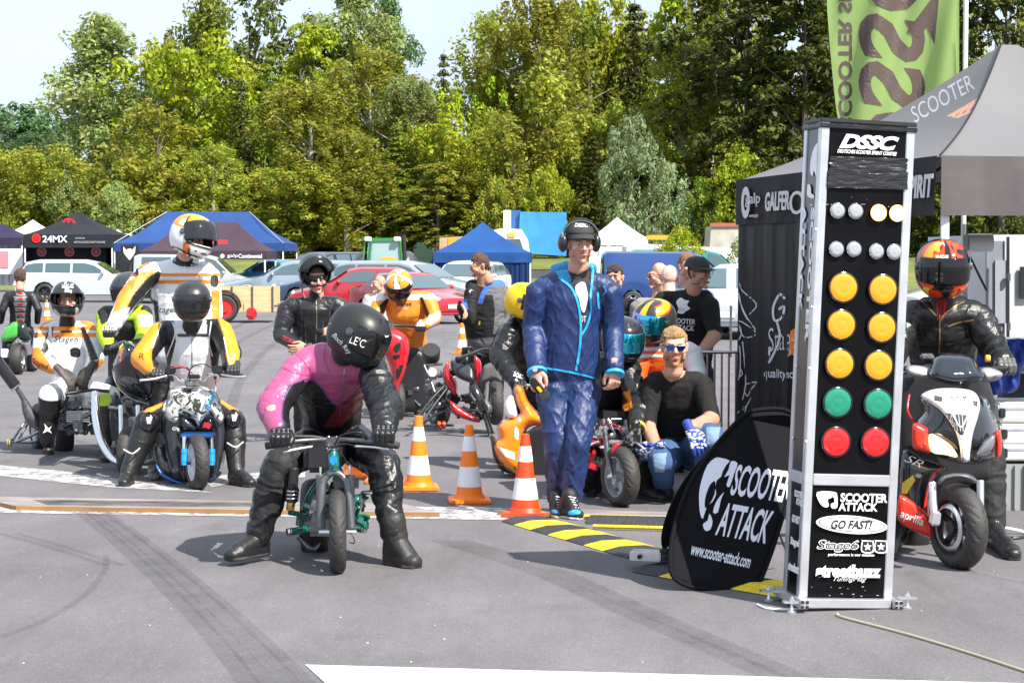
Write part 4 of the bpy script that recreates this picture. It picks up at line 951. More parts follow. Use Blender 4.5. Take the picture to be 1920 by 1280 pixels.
def car(name, label, cat, kind, loc, yaw, col, scale=1.0, group=None, windows='std', rim=(.55, .55, .57), rough=.25, stripe=None, roofbox=None):
 "front of the car points to local -X; yaw 0 = side on, front to the left"
 p = carbody(kind); t = thing(name, label, cat, loc, group); t.rotation_euler = (0, 0, R(yaw)); mp_ = Matrix.Rotation(R(yaw), 4, 'Z'); mp_.translation = Vector(loc)
 cm = mat('car_' + '_'.join('%02d' % int(c * 99) for c in col), col, rough, .15, coat=.9); hw = p['W'] / 2; zb = .26
 def X(v): return mp_ @ Vector((v[0] - p['L'] / 2, v[1], v[2]))
 mb = MB(); top = p['hood'] + p['roof'][1:-1] + [p['roof'][-1]] + p['tail'][1:]; belt = lambda x: np.interp(x, [0, p['hood'][-1][0], p['roof'][-1][0], p['L']], [p['hood'][0][1] * 1.0, p['hood'][-1][1], p['roof'][-1][1], p['tail'][-1][1]])
 xs = sorted(set([q[0] for q in top] + [.0, p['L']] + list(np.linspace(.1, p['L'] - .1, 26)))); tz = lambda x: np.interp(x, [q[0] + i * 1e-5 for i, q in enumerate(top)], [q[1] for q in top])
 rows = []
 for x in xs:
  zt_ = float(tz(x)); zbelt = min(float(belt(x)), zt_); e = min(1, min(x, p['L'] - x) / .35); w = hw * (.86 + .14 * math.sqrt(max(0, e))); tuck = max(0, zt_ - zbelt) * .30
  zz = zb
  for wx in p['wh']:
   dd = abs(x - wx)
   if dd < p['wr'] * 1.18: zz = max(zz, p['wr'] + math.sqrt((p['wr'] * 1.18) ** 2 - dd ** 2))
  sec = [(-w * .97, zz), (-w, (zz + zbelt) / 2 if zbelt > zz else zz), (-w * .985, max(zbelt, zz)), (-(w - tuck) * .97, max(zt_ - .05, zbelt, zz)), (-(w - tuck) * .80, max(zt_, zz)), (0, max(zt_ + .02, zz))]
  sec = sec + [(-a, b) for a, b in sec[-2::-1]]; rows.append([X((x, a, b)) for a, b in sec])
 n = len(rows[0]); 
 for r_ in rows: mb.v += r_
 for i in range(len(rows) - 1):
  for k in range(n - 1): mb.f.append((i * n + k, (i + 1) * n + k, (i + 1) * n + k + 1, i * n + k + 1)); mb.mi.append(0)
 mb.f += [tuple(range(n)), tuple(range((len(rows) - 1) * n, len(rows) * n))[::-1]]; mb.mi += [0, 0]
 bo = mb.build('body', cm, t); 
 mb = MB(); mb.box(X((p['L'] / 2, 0, .36)), (p['L'] * .9, p['W'] * .86, .25), mp_.to_3x3()); mb.build('underbody', M['black'], t)
 # windows
 hood_end, roof = p['hood'][-1], p['roof']; g = M['glass']
 def sidepane(x0, x1, sgn, inset=.035):
  q = MB(); k = 6; pts = []
  for s_ in (0, 1):
   for i in range(k + 1):
    x = x0 + (x1 - x0) * (i / k if s_ == 0 else 1 - i / k); zt_ = float(tz(x)); zbl = float(belt(x)); z = zbl + .05 if s_ == 0 else max(zt_ - .10, zbl + .05)
    f = (z - zbl) / max(zt_ - zbl, .01); e = min(1, min(x, p['L'] - x) / .35); w = hw * (.86 + .14 * math.sqrt(max(0, e))); w = w * .985 * (1 - f) + (w - (zt_ - zbl) * .30) * .97 * f; pts.append(X((x, sgn * (w + .012), z)))
  q.v = pts; q.f = [(i, i + 1, 2 * k - i, 2 * k + 1 - i) for i in range(k)]; q.mi = [0] * k; q.build('side_window', g, t, smooth=False)
 xr0, xr1 = roof[1][0], roof[-2][0]; span = roof[-1][0] - .12 - (hood_end[0] + .25)
 for sgn in (-1, 1):
  if kind == 'van': ws = [(hood_end[0] + .28, hood_end[0] + 1.15)] + ([] if windows == 'panel' else [(2.25, 3.3), (3.4, 4.6)])
  else:
   a0 = hood_end[0] + .30; a1 = roof[-1][0] - .22; ws = [(a0, a0 + (a1 - a0) * .40), (a0 + (a1 - a0) * .43, a0 + (a1 - a0) * .74), (a0 + (a1 - a0) * .77, a1)] if kind != 'hatch' else [(a0, a0 + (a1 - a0) * .5), (a0 + (a1 - a0) * .54, a1)]
  for a_, b_ in ws: sidepane(a_, b_, sgn)
 def endpane(pa, pb, nm):
  za, zb_ = pa[1], pb[1]; fa, fb = .08, .90; A_ = (pa[0] + (pb[0] - pa[0]) * fa, za + (zb_ - za) * fa); B_ = (pa[0] + (pb[0] - pa[0]) * fb, za + (zb_ - za) * fb); dx = -.02 if pa[0] < pb[0] else .02; h = max(za, zb_) - min(za, zb_)
  wa = hw * .86 if za < zb_ else hw * .86 - h * .3; wb = hw * .86 - h * .28; q = MB(); q.v = [X((A_[0] + dx, -wa, A_[1] + .02)), X((A_[0] + dx, wa, A_[1] + .02)), X((B_[0] + dx, wb, B_[1] + .02)), X((B_[0] + dx, -wb, B_[1] + .02))]; q.f = [(0, 1, 2, 3)]; q.mi = [0]; q.build(nm, g, t, smooth=False)
 endpane(roof[0], roof[1], 'windscreen'); endpane(roof[-1], roof[-2], 'rear_window')
 for wx in p['wh']:
  for sgn in (-1, 1):
   c = mp_ @ Vector((wx - p['L'] / 2, sgn * (hw - .10), p['wr'])); wheel(t, c, mp_.to_3x3() @ Vector((0, 1, 0)), p['wr'], .20, rim=rim, tread=False, hub=.06)
 for sgn in (-1, 1):
  q = MB(); q.ball(X((.10, sgn * hw * .66, .66 if kind != 'van' else .85)), (.08, .19, .075), 6, mp_.to_3x3()); q.build('headlight', mat('lamp_glass', (.75, .78, .8), .08, coat=1), t)
  q = MB(); q.box(X((p['L'] - .03, sgn * hw * .80, .82 if kind != 'van' else .95)), (.08, .20, .16 if kind != 'van' else .35), mp_.to_3x3(), .02); q.build('tail_light', M['red'], t)
  q = MB(); q.ball(X((hood_end[0] + .35, sgn * (hw + .09), hood_end[1] + .08)), (.07, .09, .065), 6, mp_.to_3x3()); q.build('side_mirror', cm, t)
 for bx_, bz_ in ((.02, .42), (p['L'] - .02, .45)): q = MB(); q.box(X((bx_, 0, bz_)), (.12, p['W'] * .92, .18), mp_.to_3x3(), .03); q.build('bumper', M['black'] if kind == 'van' else cm, t)
 for bx_, bz_ in ((-.05, .48), (p['L'] + .04, .6)): q = MB(); q.box(X((bx_, 0, bz_)), (.01, .5, .11), mp_.to_3x3()); q.build('number_plate', M['white'], t, smooth=False)
 if stripe: q = MB(); q.box(X((3.2, -hw - .004, 1.32)), (1.9, .01, .07), mp_.to_3x3()); q.build('stripe', M['white'], t, smooth=False)
 t.scale = (scale,) * 3
 return t
def at(px, D): return (W(px, 600, D).x, D, 0)
silver = (.55, .62, .63); 
car('parked_car', 'pale silver estate car parked in front of the black tent with red discs', 'car', 'wagon', at(166, 66), 180, silver, 1.0, rim=(.06, .06, .065))
car('parked_van', 'silver-white van parked under the purple-grey tent', 'van', 'van', at(368, 64), 180, (.42, .45, .47), .80)
car('parked_car', 'grey-blue hatchback beside the wooden box trailer', 'car', 'wagon', at(552, 60), 8, (.22, .28, .33))
car('parked_car', 'bright blue car glimpsed behind the grey-blue hatchback', 'car', 'hatch', at(505, 74), 0, (.05, .28, .55))
car('parked_car', 'black off-road car to the right of the helmeted man with glasses', 'car', 'van', at(610, 72), 60, (.02, .02, .022), .85)
car('parked_car', 'dark blue car with grey glass behind the shoulder of the man with glasses', 'car', 'sedan', at(650, 58), -5, (.03, .06, .12))
car('parked_car', 'red car with pale side windows behind the black helmet', 'car', 'hatch', at(672, 51), 6, (.36, .015, .025), .9)
car('parked_car', 'dark red saloon with bright alloy wheel right of the orange rider', 'car', 'sedan', at(772, 46), 125, (.40, .015, .03), .86, rim=(.62, .62, .64))
car('parked_car', 'grey car with red tail light behind the orange rider', 'car', 'wagon', at(770, 54), 155, (.30, .33, .35))
car('parked_car', 'small white car beside the small blue tent', 'car', 'hatch', at(880, 57), 75, (.70, .71, .72))
car('parked_van', 'dark blue van with white stripe behind the bald men', 'van', 'van', at(1262, 56), 180, (.016, .055, .20), .84, windows='panel', stripe=1)
car('parked_van', 'teal van mostly hidden behind the dark blue van', 'van', 'van', at(1300, 66), 180, (.02, .22, .22), .88)
car('parked_car', 'pale silver car behind the crowd barrier', 'car', 'hatch', at(1400, 38), 70, (.45, .47, .48))
car('parked_car', 'beige car seen past the fire-coloured helmet', 'car', 'hatch', at(1838, 42), 20, (.55, .50, .38))
# wooden box trailer
c = at(452, 46); t = thing('box_trailer', 'low trailer with pale plywood sides and red wheel hubs', 'trailer', c); ply = mat('plywood', (.62, .42, .22), .7, var=.18, vscale=3, stretch=(1, 1, 8)); q = MB(); mb = MB()
for k in range(2): mb.box((c[0] - .22 + k * .72, c[1] - .6, W(452, 560, 46).z), (.70, .03, px2m(46, 46)))
mb.box((c[0] + .12, c[1] + .6, W(452, 560, 46).z), (1.45, .03, px2m(46, 46))); mb.box((c[0] + .85, c[1], W(452, 560, 46).z), (.03, 1.2, px2m(46, 46))); mb.build('box_side', ply, t, smooth=False)
for k in range(4): q.box((c[0] - .6 + k * .48, c[1] - .63, W(452, 560, 46).z), (.035, .03, px2m(48, 46)))
q.box((c[0] + .12, c[1], .40), (1.5, 1.1, .06)); q.tube([(c[0] + .8, c[1], .4), (c[0] + 1.7, c[1], .38)], .03, 6); q.build('chassis', M['steel'], t, smooth=False)
for x in (-.30,): wheel(t, (c[0] + x, c[1] - .62, .34), (0, 1, 0), .33, .16, rim=(.55, .03, .02), kind='disc', tread=False, hub=.10)
mb = MB(); mb.lathe([(-.1, .37), (.08, .37)], (c[0] - .30, c[1] - .66, .36), (0, 1, 0), 24); 
q = MB(); q.v = []; 
for i_ in range(13):
 a = math.pi * i_ / 12; q.v += [Vector((c[0] - .30 + math.cos(a) * .40, c[1] - .75, .38 + math.sin(a) * .40)), Vector((c[0] - .30 + math.cos(a) * .40, c[1] - .52, .38 + math.sin(a) * .40))]
q.f = [(2 * k, 2 * k + 1, 2 * k + 3, 2 * k + 2) for k in range(12)]; q.mi = [0] * 12; o = q.build('mudguard', M['black'], t); sm = o.modifiers.new('s', 'SOLIDIFY'); sm.thickness = .02
mb = MB(); mb.box((c[0] + .35, c[1] - .7, .22), (.22, .25, .28), None, .04); mb.lathe([(0, .09), (.05, .09)], (c[0] + .35, c[1] - .86, .25), (0, 1, 0), 14); mb.build('stand', M['red'], t)
# tractor seen from the front
D = 60; c = at(722, D); t = thing('tractor', 'green farm tractor with tinted cab and orange beacon guard', 'tractor', c); gm = mat('tractor_green', (.025, .22, .035), .4, coat=.4); s = px2m(1, D)
def T(x, y, dy=0): return W(x, y, D + dy)
q = MB(); q.poly([T(680, 446), T(754, 446), T(754, 452), T(680, 452)], (0, 1.6, 0)); q.build('cab_roof', gm, t, smooth=False)
q = MB()
for xa, xb in ((684, 678), (750, 756), (697, 690)): q.tube([T(xa, 450), T(xb, 520)], .035, 6)
for xa, xb in ((684, 678), (750, 756)): q.tube([T(xa, 450, 1.4), T(xb, 520, 1.4)], .035, 6); q.tube([T(xa, 450, 0), T(xa, 450, 1.4)], .03, 6)
q.build('cab_frame', gm, t)
q = MB(); q.poly([T(690, 452, .05), T(748, 452, .05), T(752, 496, .05), T(688, 496, .05)], (0, .02, 0)); q.build('windscreen', mat('tractor_glass', (.30, .42, .44), .08, spec=1), t, smooth=False)
q = MB(); q.poly([T(706, 497, -.9), T(750, 497, -.9), T(758, 512, -1), T(758, 560, -1), T(704, 560, -1)], (0, 1.0, 0)); q.build('bonnet', gm, t, smooth=False)
q = MB(); q.poly([T(728, 503, -1.02), T(752, 503, -1.02), T(754, 530, -1.02), T(726, 530, -1.02)], (0, .02, 0)); q.build('grille', M['black'], t, smooth=False)
q = MB(); q.box(T(728, 487, -.4), (px2m(30, D), .3, px2m(10, D)), None, .05); q.build('beacon_guard', mat('yellow_orange', (.75, .36, .02), .5), t)
for xa in (678, 762): 
 wheel(t, (T(xa, 540).x + (-.05 if xa < 700 else .1), D + 1.0, .80), (1, 0, 0), .80, .42, rim=(.5, .45, .1), tread=False, hub=.15)
 wheel(t, (T(xa, 540).x + (.10 if xa < 700 else -.05), D - .5, .52), (1, 0, 0), .50, .32, rim=(.5, .45, .1), tread=False, hub=.12)
 q = MB(); q.ball((T(xa, 500).x, D + .9, 1.35), (.30, .75, .38), 8); q.build('mudguard', M['steel'], t)
q = MB(); q.tube([T(757, 440), T(760, 520)], .06, 8); q.build('exhaust_pipe', M['black'], t)
for xa in (690, 745): q = MB(); q.box(T(xa, 448, -.1), (.22, .1, .14), None, .02); q.build('work_light', M['white'], t)
# trucks and white boxes behind
def boxy(name, label, cat, pts, D, depth, m, parts=(), legs=True):
 t = thing(name, label, cat, at(sum(p[0] for p in pts) / len(pts), D)); q = MB(); q.poly([W(x, y, D) for x, y in pts], (0, depth, 0)); q.build('body', m, t, smooth=False)
 for nm, pp, mm, dy in parts: q = MB(); q.poly([W(x, y, D + dy) for x, y in pp], (0, .03, 0)); q.build(nm, mm, t, smooth=False)
 return t
tarp = mat('blue_tarpaulin', (.03, .22, .55), .55, bump=.6, bscale=1.6, var=.15, vscale=1.5)
t = boxy('truck', 'truck with bright blue tarpaulin body behind the headset man', 'truck', [(975, 397), (1062, 398), (1062, 480), (972, 474)], 84, 6, tarp, [('tarp_edge', [(944, 394), (976, 394), (974, 430), (944, 430)], mat('tarp_dark', (.02, .09, .28), .6), .2)])
q = MB(); q.box((W(1000, 500, 84).x, 87, .75), (2.2, 5.5, .35)); q.build('chassis', M['steel'], t, smooth=False)
for k in (0, 4): wheel(t, (W(985, 500, 84).x, 84.8 + k, .5), (1, 0, 0), .5, .3, tread=False); wheel(t, (W(1050, 500, 84).x, 84.8 + k, .5), (1, 0, 0), .5, .3, tread=False)
boxy('camper_van', 'white camper cab in front of the blue tarpaulin truck', 'camper', [(924, 432), (940, 428), (978, 430), (990, 450), (994, 480), (994, 545), (915, 545), (915, 440)], 80, 5, M['white'], [('window', [(930, 448), (975, 448), (982, 470), (930, 470)], M['glass'], -.02), ('marker_light', [(952, 436), (966, 436), (966, 444), (952, 444)], mat('amber_lamp', (.9, .45, .05), .3), -.05)])
boxy('container', 'white box cabin post beside the blue tarpaulin', 'container', [(944, 394), (958, 394), (958, 432), (944, 432), ], 83.5, .8, M['white'])
t = boxy('articulated_trailer', 'long low white trailer with rounded roof behind the dark blue van', 'trailer', [(1175, 462), (1188, 456), (1382, 466), (1384, 540), (1175, 540)], 72, 3, M['white'], [('side_panel', [(1172, 480), (1240, 480), (1240, 530), (1172, 530)], mat('pale_grey_panel', (.6, .62, .63), .4), -.05)])
boxy('crane_boom', 'yellow-orange crane boom above the white trailer', 'crane', [(1214, 441), (1262, 441), (1264, 450), (1214, 449)], 90, .8, mat('crane_orange', (.85, .35, .02), .5), [('post', [(1234, 449), (1240, 449), (1240, 530), (1234, 530)], M['steel'], .3)])
t = boxy('stone_wall', 'pale stone parapet with a rusty red cap behind the white trailer', 'wall', [(1334, 424), (1392, 424), (1398, 470), (1330, 470)], 98, 3, mat('stone', (.42, .40, .36), .9, var=.25, vscale=1.5), [('wall_cap', [(1332, 418), (1394, 418), (1394, 425), (1332, 425)], mat('rust_cap', (.35, .10, .07), .8), -.1)])
q = MB(); q.box((W(1363, 450, 98).x, 99.5, 1.2), (1.6, 2.6, 2.6)); q.build('pillar', mat('stone', ()), t, smooth=False)
boxy('wooden_crate_wall', 'stack of pale timber pallets behind the small blue tent', 'pallets', [(824, 446), (868, 443), (868, 480), (824, 480)], 90, 1, mat('pallet_wood', (.45, .30, .18), .8, var=.3, vscale=4), [('orange_band', [(840, 446), (856, 446), (856, 462), (840, 462)], mat('crane_orange', ()), -.03)])
boxy('caravan', 'white caravan roof between the black tent and the big blue tent', 'caravan', [(182, 436), (224, 437), (226, 470), (182, 470)], 96, 3, M['white'])
t = thing('agricultural_machine', 'dark farm machine standing right of the green tractor', 'machine', at(795, 70)); q = MB(); q.box(W(795, 500, 70), (1.1, 1.6, 1.3), None, .2); q.box(W(788, 470, 70), (.4, .6, .6), None, .08); q.build('body', mat('dark_green', (.02, .05, .03), .5), t)
for k in (-.45, .45): wheel(t, (W(795, 500, 70).x + k, 69.3, .5), (0, 1, 0), .5, .3, rim=(.4, .35, .1), tread=False)
q = MB(); q.box(W(795, 518, 69.2), (.9, .1, .12)); q.build('hi_vis_bar', mat('lime', (.55, .75, .03), .5), t, smooth=False)
tree(1275, 420, 120, 62, 'bush', 'yel', 4, 'young sapling with yellowish leaves in front of the white trailer', 'saplings between the parked vehicles', dens=.5)
tree(1400, 430, 90, 64, 'bush', 'pale', 9, 'pale sapling beside the black side tent', 'saplings between the parked vehicles')
t = thing('post_sign', 'white paper notice on a post left of the black side tent', 'sign', at(1371, 30)); q = MB(); q.box(W(1371, 537, 30), (px2m(18, 30), .02, px2m(72, 30))); q.build('notice', mat('pale_paper', (.55, .60, .70), .6), t, smooth=False); q = MB(); q.tube([(W(1371, 537, 30).x, 30.03, 0), W(1371, 500, 30.03)], .02, 6); q.build('post', M['steel'], t)
# ================================================================ start-light tower
TX = Matrix.Translation((1.292, 8.60, 0.0)) @ Matrix.Rotation(R(11), 4, 'Z') @ Matrix.Rotation(R(2.45), 4, 'Y')
TW, TD, TH = .446, .225, 2.20
def hitplane(px, py, o, n):
 c = Vector((0, 0, HC)); d = ray(px, py); return c + d * ((o - c).dot(n) / d.dot(n))
ex, ey, ez = (TX.to_3x3() @ Vector(v) for v in ((1, 0, 0), (0, 1, 0), (0, 0, 1)))
TO = TX.translation
def FP(px, py, out=0.0): return hitplane(px, py, TO - ey * out, ey)
tow = thing('start_light_tower', 'tall black start-light tower with aluminium edges, white, amber, green and red lamps', 'start lights', TO)
def tb(c, s, nm, m, bev=0, par=None):
 q = MB(); q.box(TX @ Vector(c), s, TX.to_3x3(), bev); return q.build(nm, m, par or tow, smooth=bool(bev))
alu = mat('anodised_profile', (.66, .67, .69), .34, .75, var=.10, vscale=9)
for u, v in ((0.02, .02), (TW - .02, .02), (.02, TD - .02), (TW - .02, TD - .02)):
 q = MB(); q.box(TX @ Vector((u, v, .05 + TH / 2 - .025)), (.040, .040, TH - .05), TX.to_3x3(), .003)
 q.build('corner_post', alu, tow)
panel = mat('glossy_black_panel', (.004, .004, .005), .28, spec=.12, bump=.05, bscale=3, var=.3, vscale=6)
sidep = mat('side_panel', (.018, .018, .020), .20, spec=.6, bump=.08, bscale=2)
tb((TW / 2, .012, 1.405), (TW - .07, .012, 1.57), 'lamp_panel', panel); tb((TW / 2, .012, .315), (TW - .07, .012, .51), 'sponsor_panel', panel)
tb((.012, TD / 2, 1.405), (.012, TD - .07, 1.57), 'side_panel', sidep); tb((.012, TD / 2, .315), (.012, TD - .07, .51), 'side_panel', panel)
tb((TW - .012, TD / 2, 1.16), (.012, TD - .07, 2.1), 'side_panel', sidep); tb((TW / 2, TD - .012, 1.16), (TW - .07, .012, 2.1), 'back_panel', sidep)
tb((TW / 2, .017, .594), (TW - .078, .044, .052), 'crossbar', alu, .004); tb((.017, TD / 2, .594), (.044, TD - .078, .052), 'crossbar', alu, .004)
tb((TW / 2, TD / 2, TH + .006), (TW + .012, TD + .012, .020), 'top_cap', M['black'], .004)
q = MB(); tape = mat('black_tape', (.016, .016, .017), .28, bump=.35, bscale=20, stretch=(.5, 1, 3))
for z, h in ((TH - .018, .022),): q.box(TX @ Vector((TW / 2, TD / 2, z)), (TW + .018, TD + .018, h), TX.to_3x3(), .004)
q.build('edge_tape', tape, tow)
# creased tape band under the header
def tapeband(y0, y1, x0, x1, nm='tape_band'):
 q = MB(); nx, nz = 44, 10; A = FP(x0, y0, .004); B = FP(x1, y0 + 4, .004); C = FP(x0 - 1, y1, .004)
 for j in range(nz + 1):
  for i in range(nx + 1):
   p = A.lerp(B, i / nx) + (C - A) * (j / nz); a = vnoise(np.array([[i * .16, j * .9, y0 * .3]]), 4)[0]; b = vnoise(np.array([[i * .7, j * 1.7, y0]]), 9)[0]
   p = p + (B - A).normalized() * (.006 * b if i in (0, nx) else 0) - ey * (.004 + .0016 * a + .0009 * b); q.v.append(p)
 q.f = [(j * (nx + 1) + i, j * (nx + 1) + i + 1, (j + 1) * (nx + 1) + i + 1, (j + 1) * (nx + 1) + i) for j in range(nz) for i in range(nx)]; q.mi = [0] * len(q.f); return q.build(nm, tape, tow)
tapeband(293, 325, 1556, 1701); tapeband(319, 352, 1551, 1703)
def lamp(px, py, r, kind, lit=False):
 c = FP(px, py, 0); l = thing('lamp', None, None, c); adopt(l, tow); n = -ey
 q = MB(); q.lathe([(0, r * 1.07), (.012, r * 1.06), (.014, r * 1.0), (.010, r * .96)], c, n, 40); q.build('bezel', M['chrome'] if kind == 'white' else M['gloss_black'], l)
 cols = {'amber': ((.78, .29, .003), .14), 'green': ((.003, .21, .125), .14), 'red': ((.58, .006, .008), .14), 'white': ((.40, .41, .43), .10)}[kind]
 if lit: m = mat('lamp_lit', (1, .75, .45), .3, emit=(1.0, .88, .70), estr=14)
 else:
  m = mat('lens_' + kind, cols[0], cols[1], .25 if kind == 'white' else .0, coat=1., bump=0)
  if 'ribs' not in m.keys():
   m['ribs'] = 1; nt = m.node_tree; b = nt.nodes['Principled BSDF']; t = nt.nodes.new('ShaderNodeTexCoord'); w = nt.nodes.new('ShaderNodeTexWave'); w.bands_direction = 'Z'; w.inputs['Scale'].default_value = 42; w.inputs['Distortion'].default_value = 1.5
   nt.links.new(t.outputs['Object'], w.inputs['Vector']); bp = nt.nodes.new('ShaderNodeBump'); bp.inputs['Strength'].default_value = .10; bp.inputs['Distance'].default_value = .003; nt.links.new(w.outputs['Fac'], bp.inputs['Height']); nt.links.new(bp.outputs[0], b.inputs['Normal'])
 q = MB(); q.lathe([(.008, r * .98), (.014, r * .93), (.0175, r * .80), (.0190, r * .66), (.0200, r * .42), (.0194, r * .36), (.0200, r * .30), (.0205, r * .1), (.0205, .001)], c, n, 40); q.build('lens', m, l)
 if lit: q = MB(); q.tube([c + n * .016 + (ex * math.cos(k * math.pi / 16) + ez * math.sin(k * math.pi / 16)) * r * 1.02 for k in range(33)], .0035, 6); q.build('lamp_rim', mat('rim_lit', (1, .5, .1), .3, emit=(1.0, .38, .08), estr=1.6), l)  # added glowing ring that imitates the orange bloom around a lit lamp
pr = lambda n: n / 418
for x, y in ((1569, 395), (1603, 396), (1567, 467), (1600, 467), (1642, 471), (1675, 472)): lamp(x, y, pr(14.2), 'white')
for x, y in ((1645, 399), (1680, 400)): lamp(x, y, pr(14.2), 'white', True)
for x, y, k in ((1580, 539, 'amber'), (1654, 543, 'amber'), (1576, 609, 'amber'), (1652, 614, 'amber'), (1573, 682, 'amber'), (1646, 685, 'amber'), (1569, 754, 'green'), (1645, 757, 'green'), (1566, 828, 'red'), (1640, 829, 'red')): lamp(x, y, pr(27.8), k)
def front(s, px, py, w, h, m=None, name='lettering', out=.008, **k): return letter(s, FP(px, py, out), ex, ez, w / 418, h / 418, m or M['white_text'], tow, name, lift=.0, extrude=.0008, **k)
front('DSSC', 1630, 267, 118, 27, shear=.35, bold=.05, space=.92); front('DEUTSCHES SCOOTER SPRINT COMITEE', 1626, 286, 118, 7, shear=.3, bold=.02)
front('SCOOTER', 1620, 933, 94, 17, bold=.03); front('ATTACK', 1609, 950, 78, 16, bold=.03)
def fpoly(pts, m, nm='emblem', out=.009, face=FP):
 q = MB(); c = [face(x, y, out) for x, y in cat2(pts, 3)]; q.v = c; q.f = [tuple(range(len(c)))]; q.mi = [0]; o = q.build(nm, m, tow, smooth=False)
 bm = bmesh.new(); bm.from_mesh(o.data); bmesh.ops.triangulate(bm, faces=bm.faces); bm.to_mesh(o.data); bm.free(); return o
fpoly([(1532, 922), (1566, 922), (1560, 932), (1552, 936), (1554, 948), (1546, 950), (1537, 942)], M['white_text']); fpoly([(1562, 926), (1569, 924), (1570, 950), (1560, 952), (1558, 944), (1565, 940)], M['white_text'])
def oval(cx, cy, rx, ry, m, out=.009, ang=4, face=FP): return fpoly([(cx + rx * math.cos(a) , cy + ry * math.sin(a) + rx * math.cos(a) * math.tan(R(ang))) for a in np.linspace(0, 2 * math.pi, 17)[:-1]], m, 'oval', out, face)
oval(1597, 983, 67, 17, M['white_text']); oval(1597, 983, 62, 13.5, M['black_text'], .0096); oval(1597, 983, 60, 12, M['white_text'], .0102)
front('GO FAST!', 1597, 983, 82, 17, M['black_text'], out=.0112, shear=.3, bold=.03)
front('Stage6', 1571, 1023, 84, 24, shear=.2, bold=.035, space=.9); front('Stage6', 1571, 1023, 80, 20, M['black_text'], out=.0092, shear=.2, bold=-.005, space=.9)
for x in (1627, 1652):
 fpoly([(x - 11, 1013), (x - 11, 1012), (x + 11, 1013), (x + 11, 1014), (x + 10.5, 1035), (x - 11.5, 1034)], M['white_text'], 'star_frame'); fpoly([(x - 9, 1015), (x - 9, 1014.5), (x + 9, 1015), (x + 9, 1016), (x + 8.5, 1033), (x - 9.5, 1032)], M['black_text'], 'star_field', .0096)
 q = MB(); q.v = [FP(x + r_ * math.sin(a), 1024.5 - r_ * math.cos(a), .0102) for a, r_ in ((k * math.pi / 5, 8.2 if k % 2 == 0 else 3.4) for k in range(10))]; q.f = [tuple(range(10))]; q.mi = [0]; q.build('star', M['white_text'], tow, smooth=False)
front('performance is our mission', 1596, 1040, 92, 7, bold=.02)
front('streetbuzz', 1591, 1070, 130, 25, bold=.06, space=.93); front('TuningMag', 1594, 1086, 66, 11, shear=.5, bold=-.01)
q = MB(); 
for i in range(26): x, y = random.uniform(1520, 1672), random.uniform(1098, 1128) if i % 3 else random.uniform(370, 388); q.box(FP(x, y, .007), (random.uniform(.001, .012), .0006, random.uniform(.0008, .003)), TX.to_3x3())
q.build('scratches', M['grey_text'], tow, smooth=False)['kind'] = 'stuff'
# side face (towards the left)
SO = TX @ Vector((.004, 0, 0))
def SP(px, py, out=0.): return hitplane(px, py, SO - ex * out, ex)
def sideletter(s, px, py, along, acr, m=None, **k): return letter(s, SP(px, py, .004), -ez, -ey, along / 418, acr, m or mat('bare_white', (.8, .8, .82), .4), tow, lift=0, extrude=.0006, **k)
sideletter('SCOOTER', 1518, 515, 255, .045, bold=.03); sideletter('ATTACK', 1504, 484, 205, .045, bold=.03)
fpoly([(1531, 270), (1534, 272), (1533, 310), (1530, 330), (1526, 320), (1523, 330), (1519, 322), (1520, 300), (1525, 280)], M['white_text'], face=SP, out=.004); fpoly([(1515, 345), (1520, 350), (1521, 362), (1526, 366), (1525, 372), (1514, 368), (1513, 355)], M['white_text'], face=SP, out=.004)
def sidesmall(s, px, py, w, h, m=None, **k): return letter(s, SP(px, py, .004), -ey, ez, w, h / 418, m or M['white_text'], tow, lift=0, extrude=.0006, **k)
sidesmall('SCOOTER', 1497, 926, .105, 13, bold=.03); sidesmall('ATTACK', 1499, 941, .09, 13, bold=.03); sidesmall('GO FAST!', 1492, 973, .10, 15, shear=.3, bold=.03); sidesmall('Stage6', 1490, 1017, .12, 20, shear=.2, bold=.03); sidesmall('streetbuzz', 1488, 1063, .14, 18, bold=.05)
for y in (430, 575, 690, 828):
 for u in (.008, TD - .045): q = MB(); z = 1.6 - (y - 478) / 418; q.lathe([(0, .008), (.006, .008), (.009, .004)], TX @ Vector((0.004, u, z)), -ex, 8); q.build('bolt', M['alu'], tow)
# base frame with levelling feet
for c, s in (((TW / 2, -.030, .040), (TW - .045, .040, .040)), ((TW / 2, TD + .03, .040), (TW - .045, .040, .040)), ((.0, TD / 2, .040), (.040, TD + .16, .040)), ((TW, TD / 2, .040), (.040, TD + .16, .040))):
 q = MB(); q.box(TX @ Vector(c), s, TX.to_3x3(), .003)
 if s[0] > .3 and c[1] < 0: pass
 q.build('base_bar', alu, tow)
for u in (.0, TW):
 for k in range(4): q = MB(); q.box(TX @ Vector((u - .011 + (k % 2) * .022, -.080 - .002, .029 + (k // 2) * .022)), (.013, .004, .013), TX.to_3x3()); q.build('profile_slot', M['black'], tow, smooth=False)
for u, v in ((-.05, -.045), (TW + .055, -.045), (-.06, TD + .02), (TW + .055, TD + .05)):
 p = TX @ Vector((u, v, .06)); q = MB(); q.box((p.x, p.y, .048), (.08, .035, .010), TX.to_3x3()); q.lathe([(0, .022), (.005, .022), (.010, .010), (.03, .006), (.075, .006)], (p.x, p.y, 0), (0, 0, 1), 14); q.lathe([(0, .012), (.010, .012)], (p.x, p.y, .055), (0, 0, 1), 6); q.build('levelling_foot', M['alu'], tow)
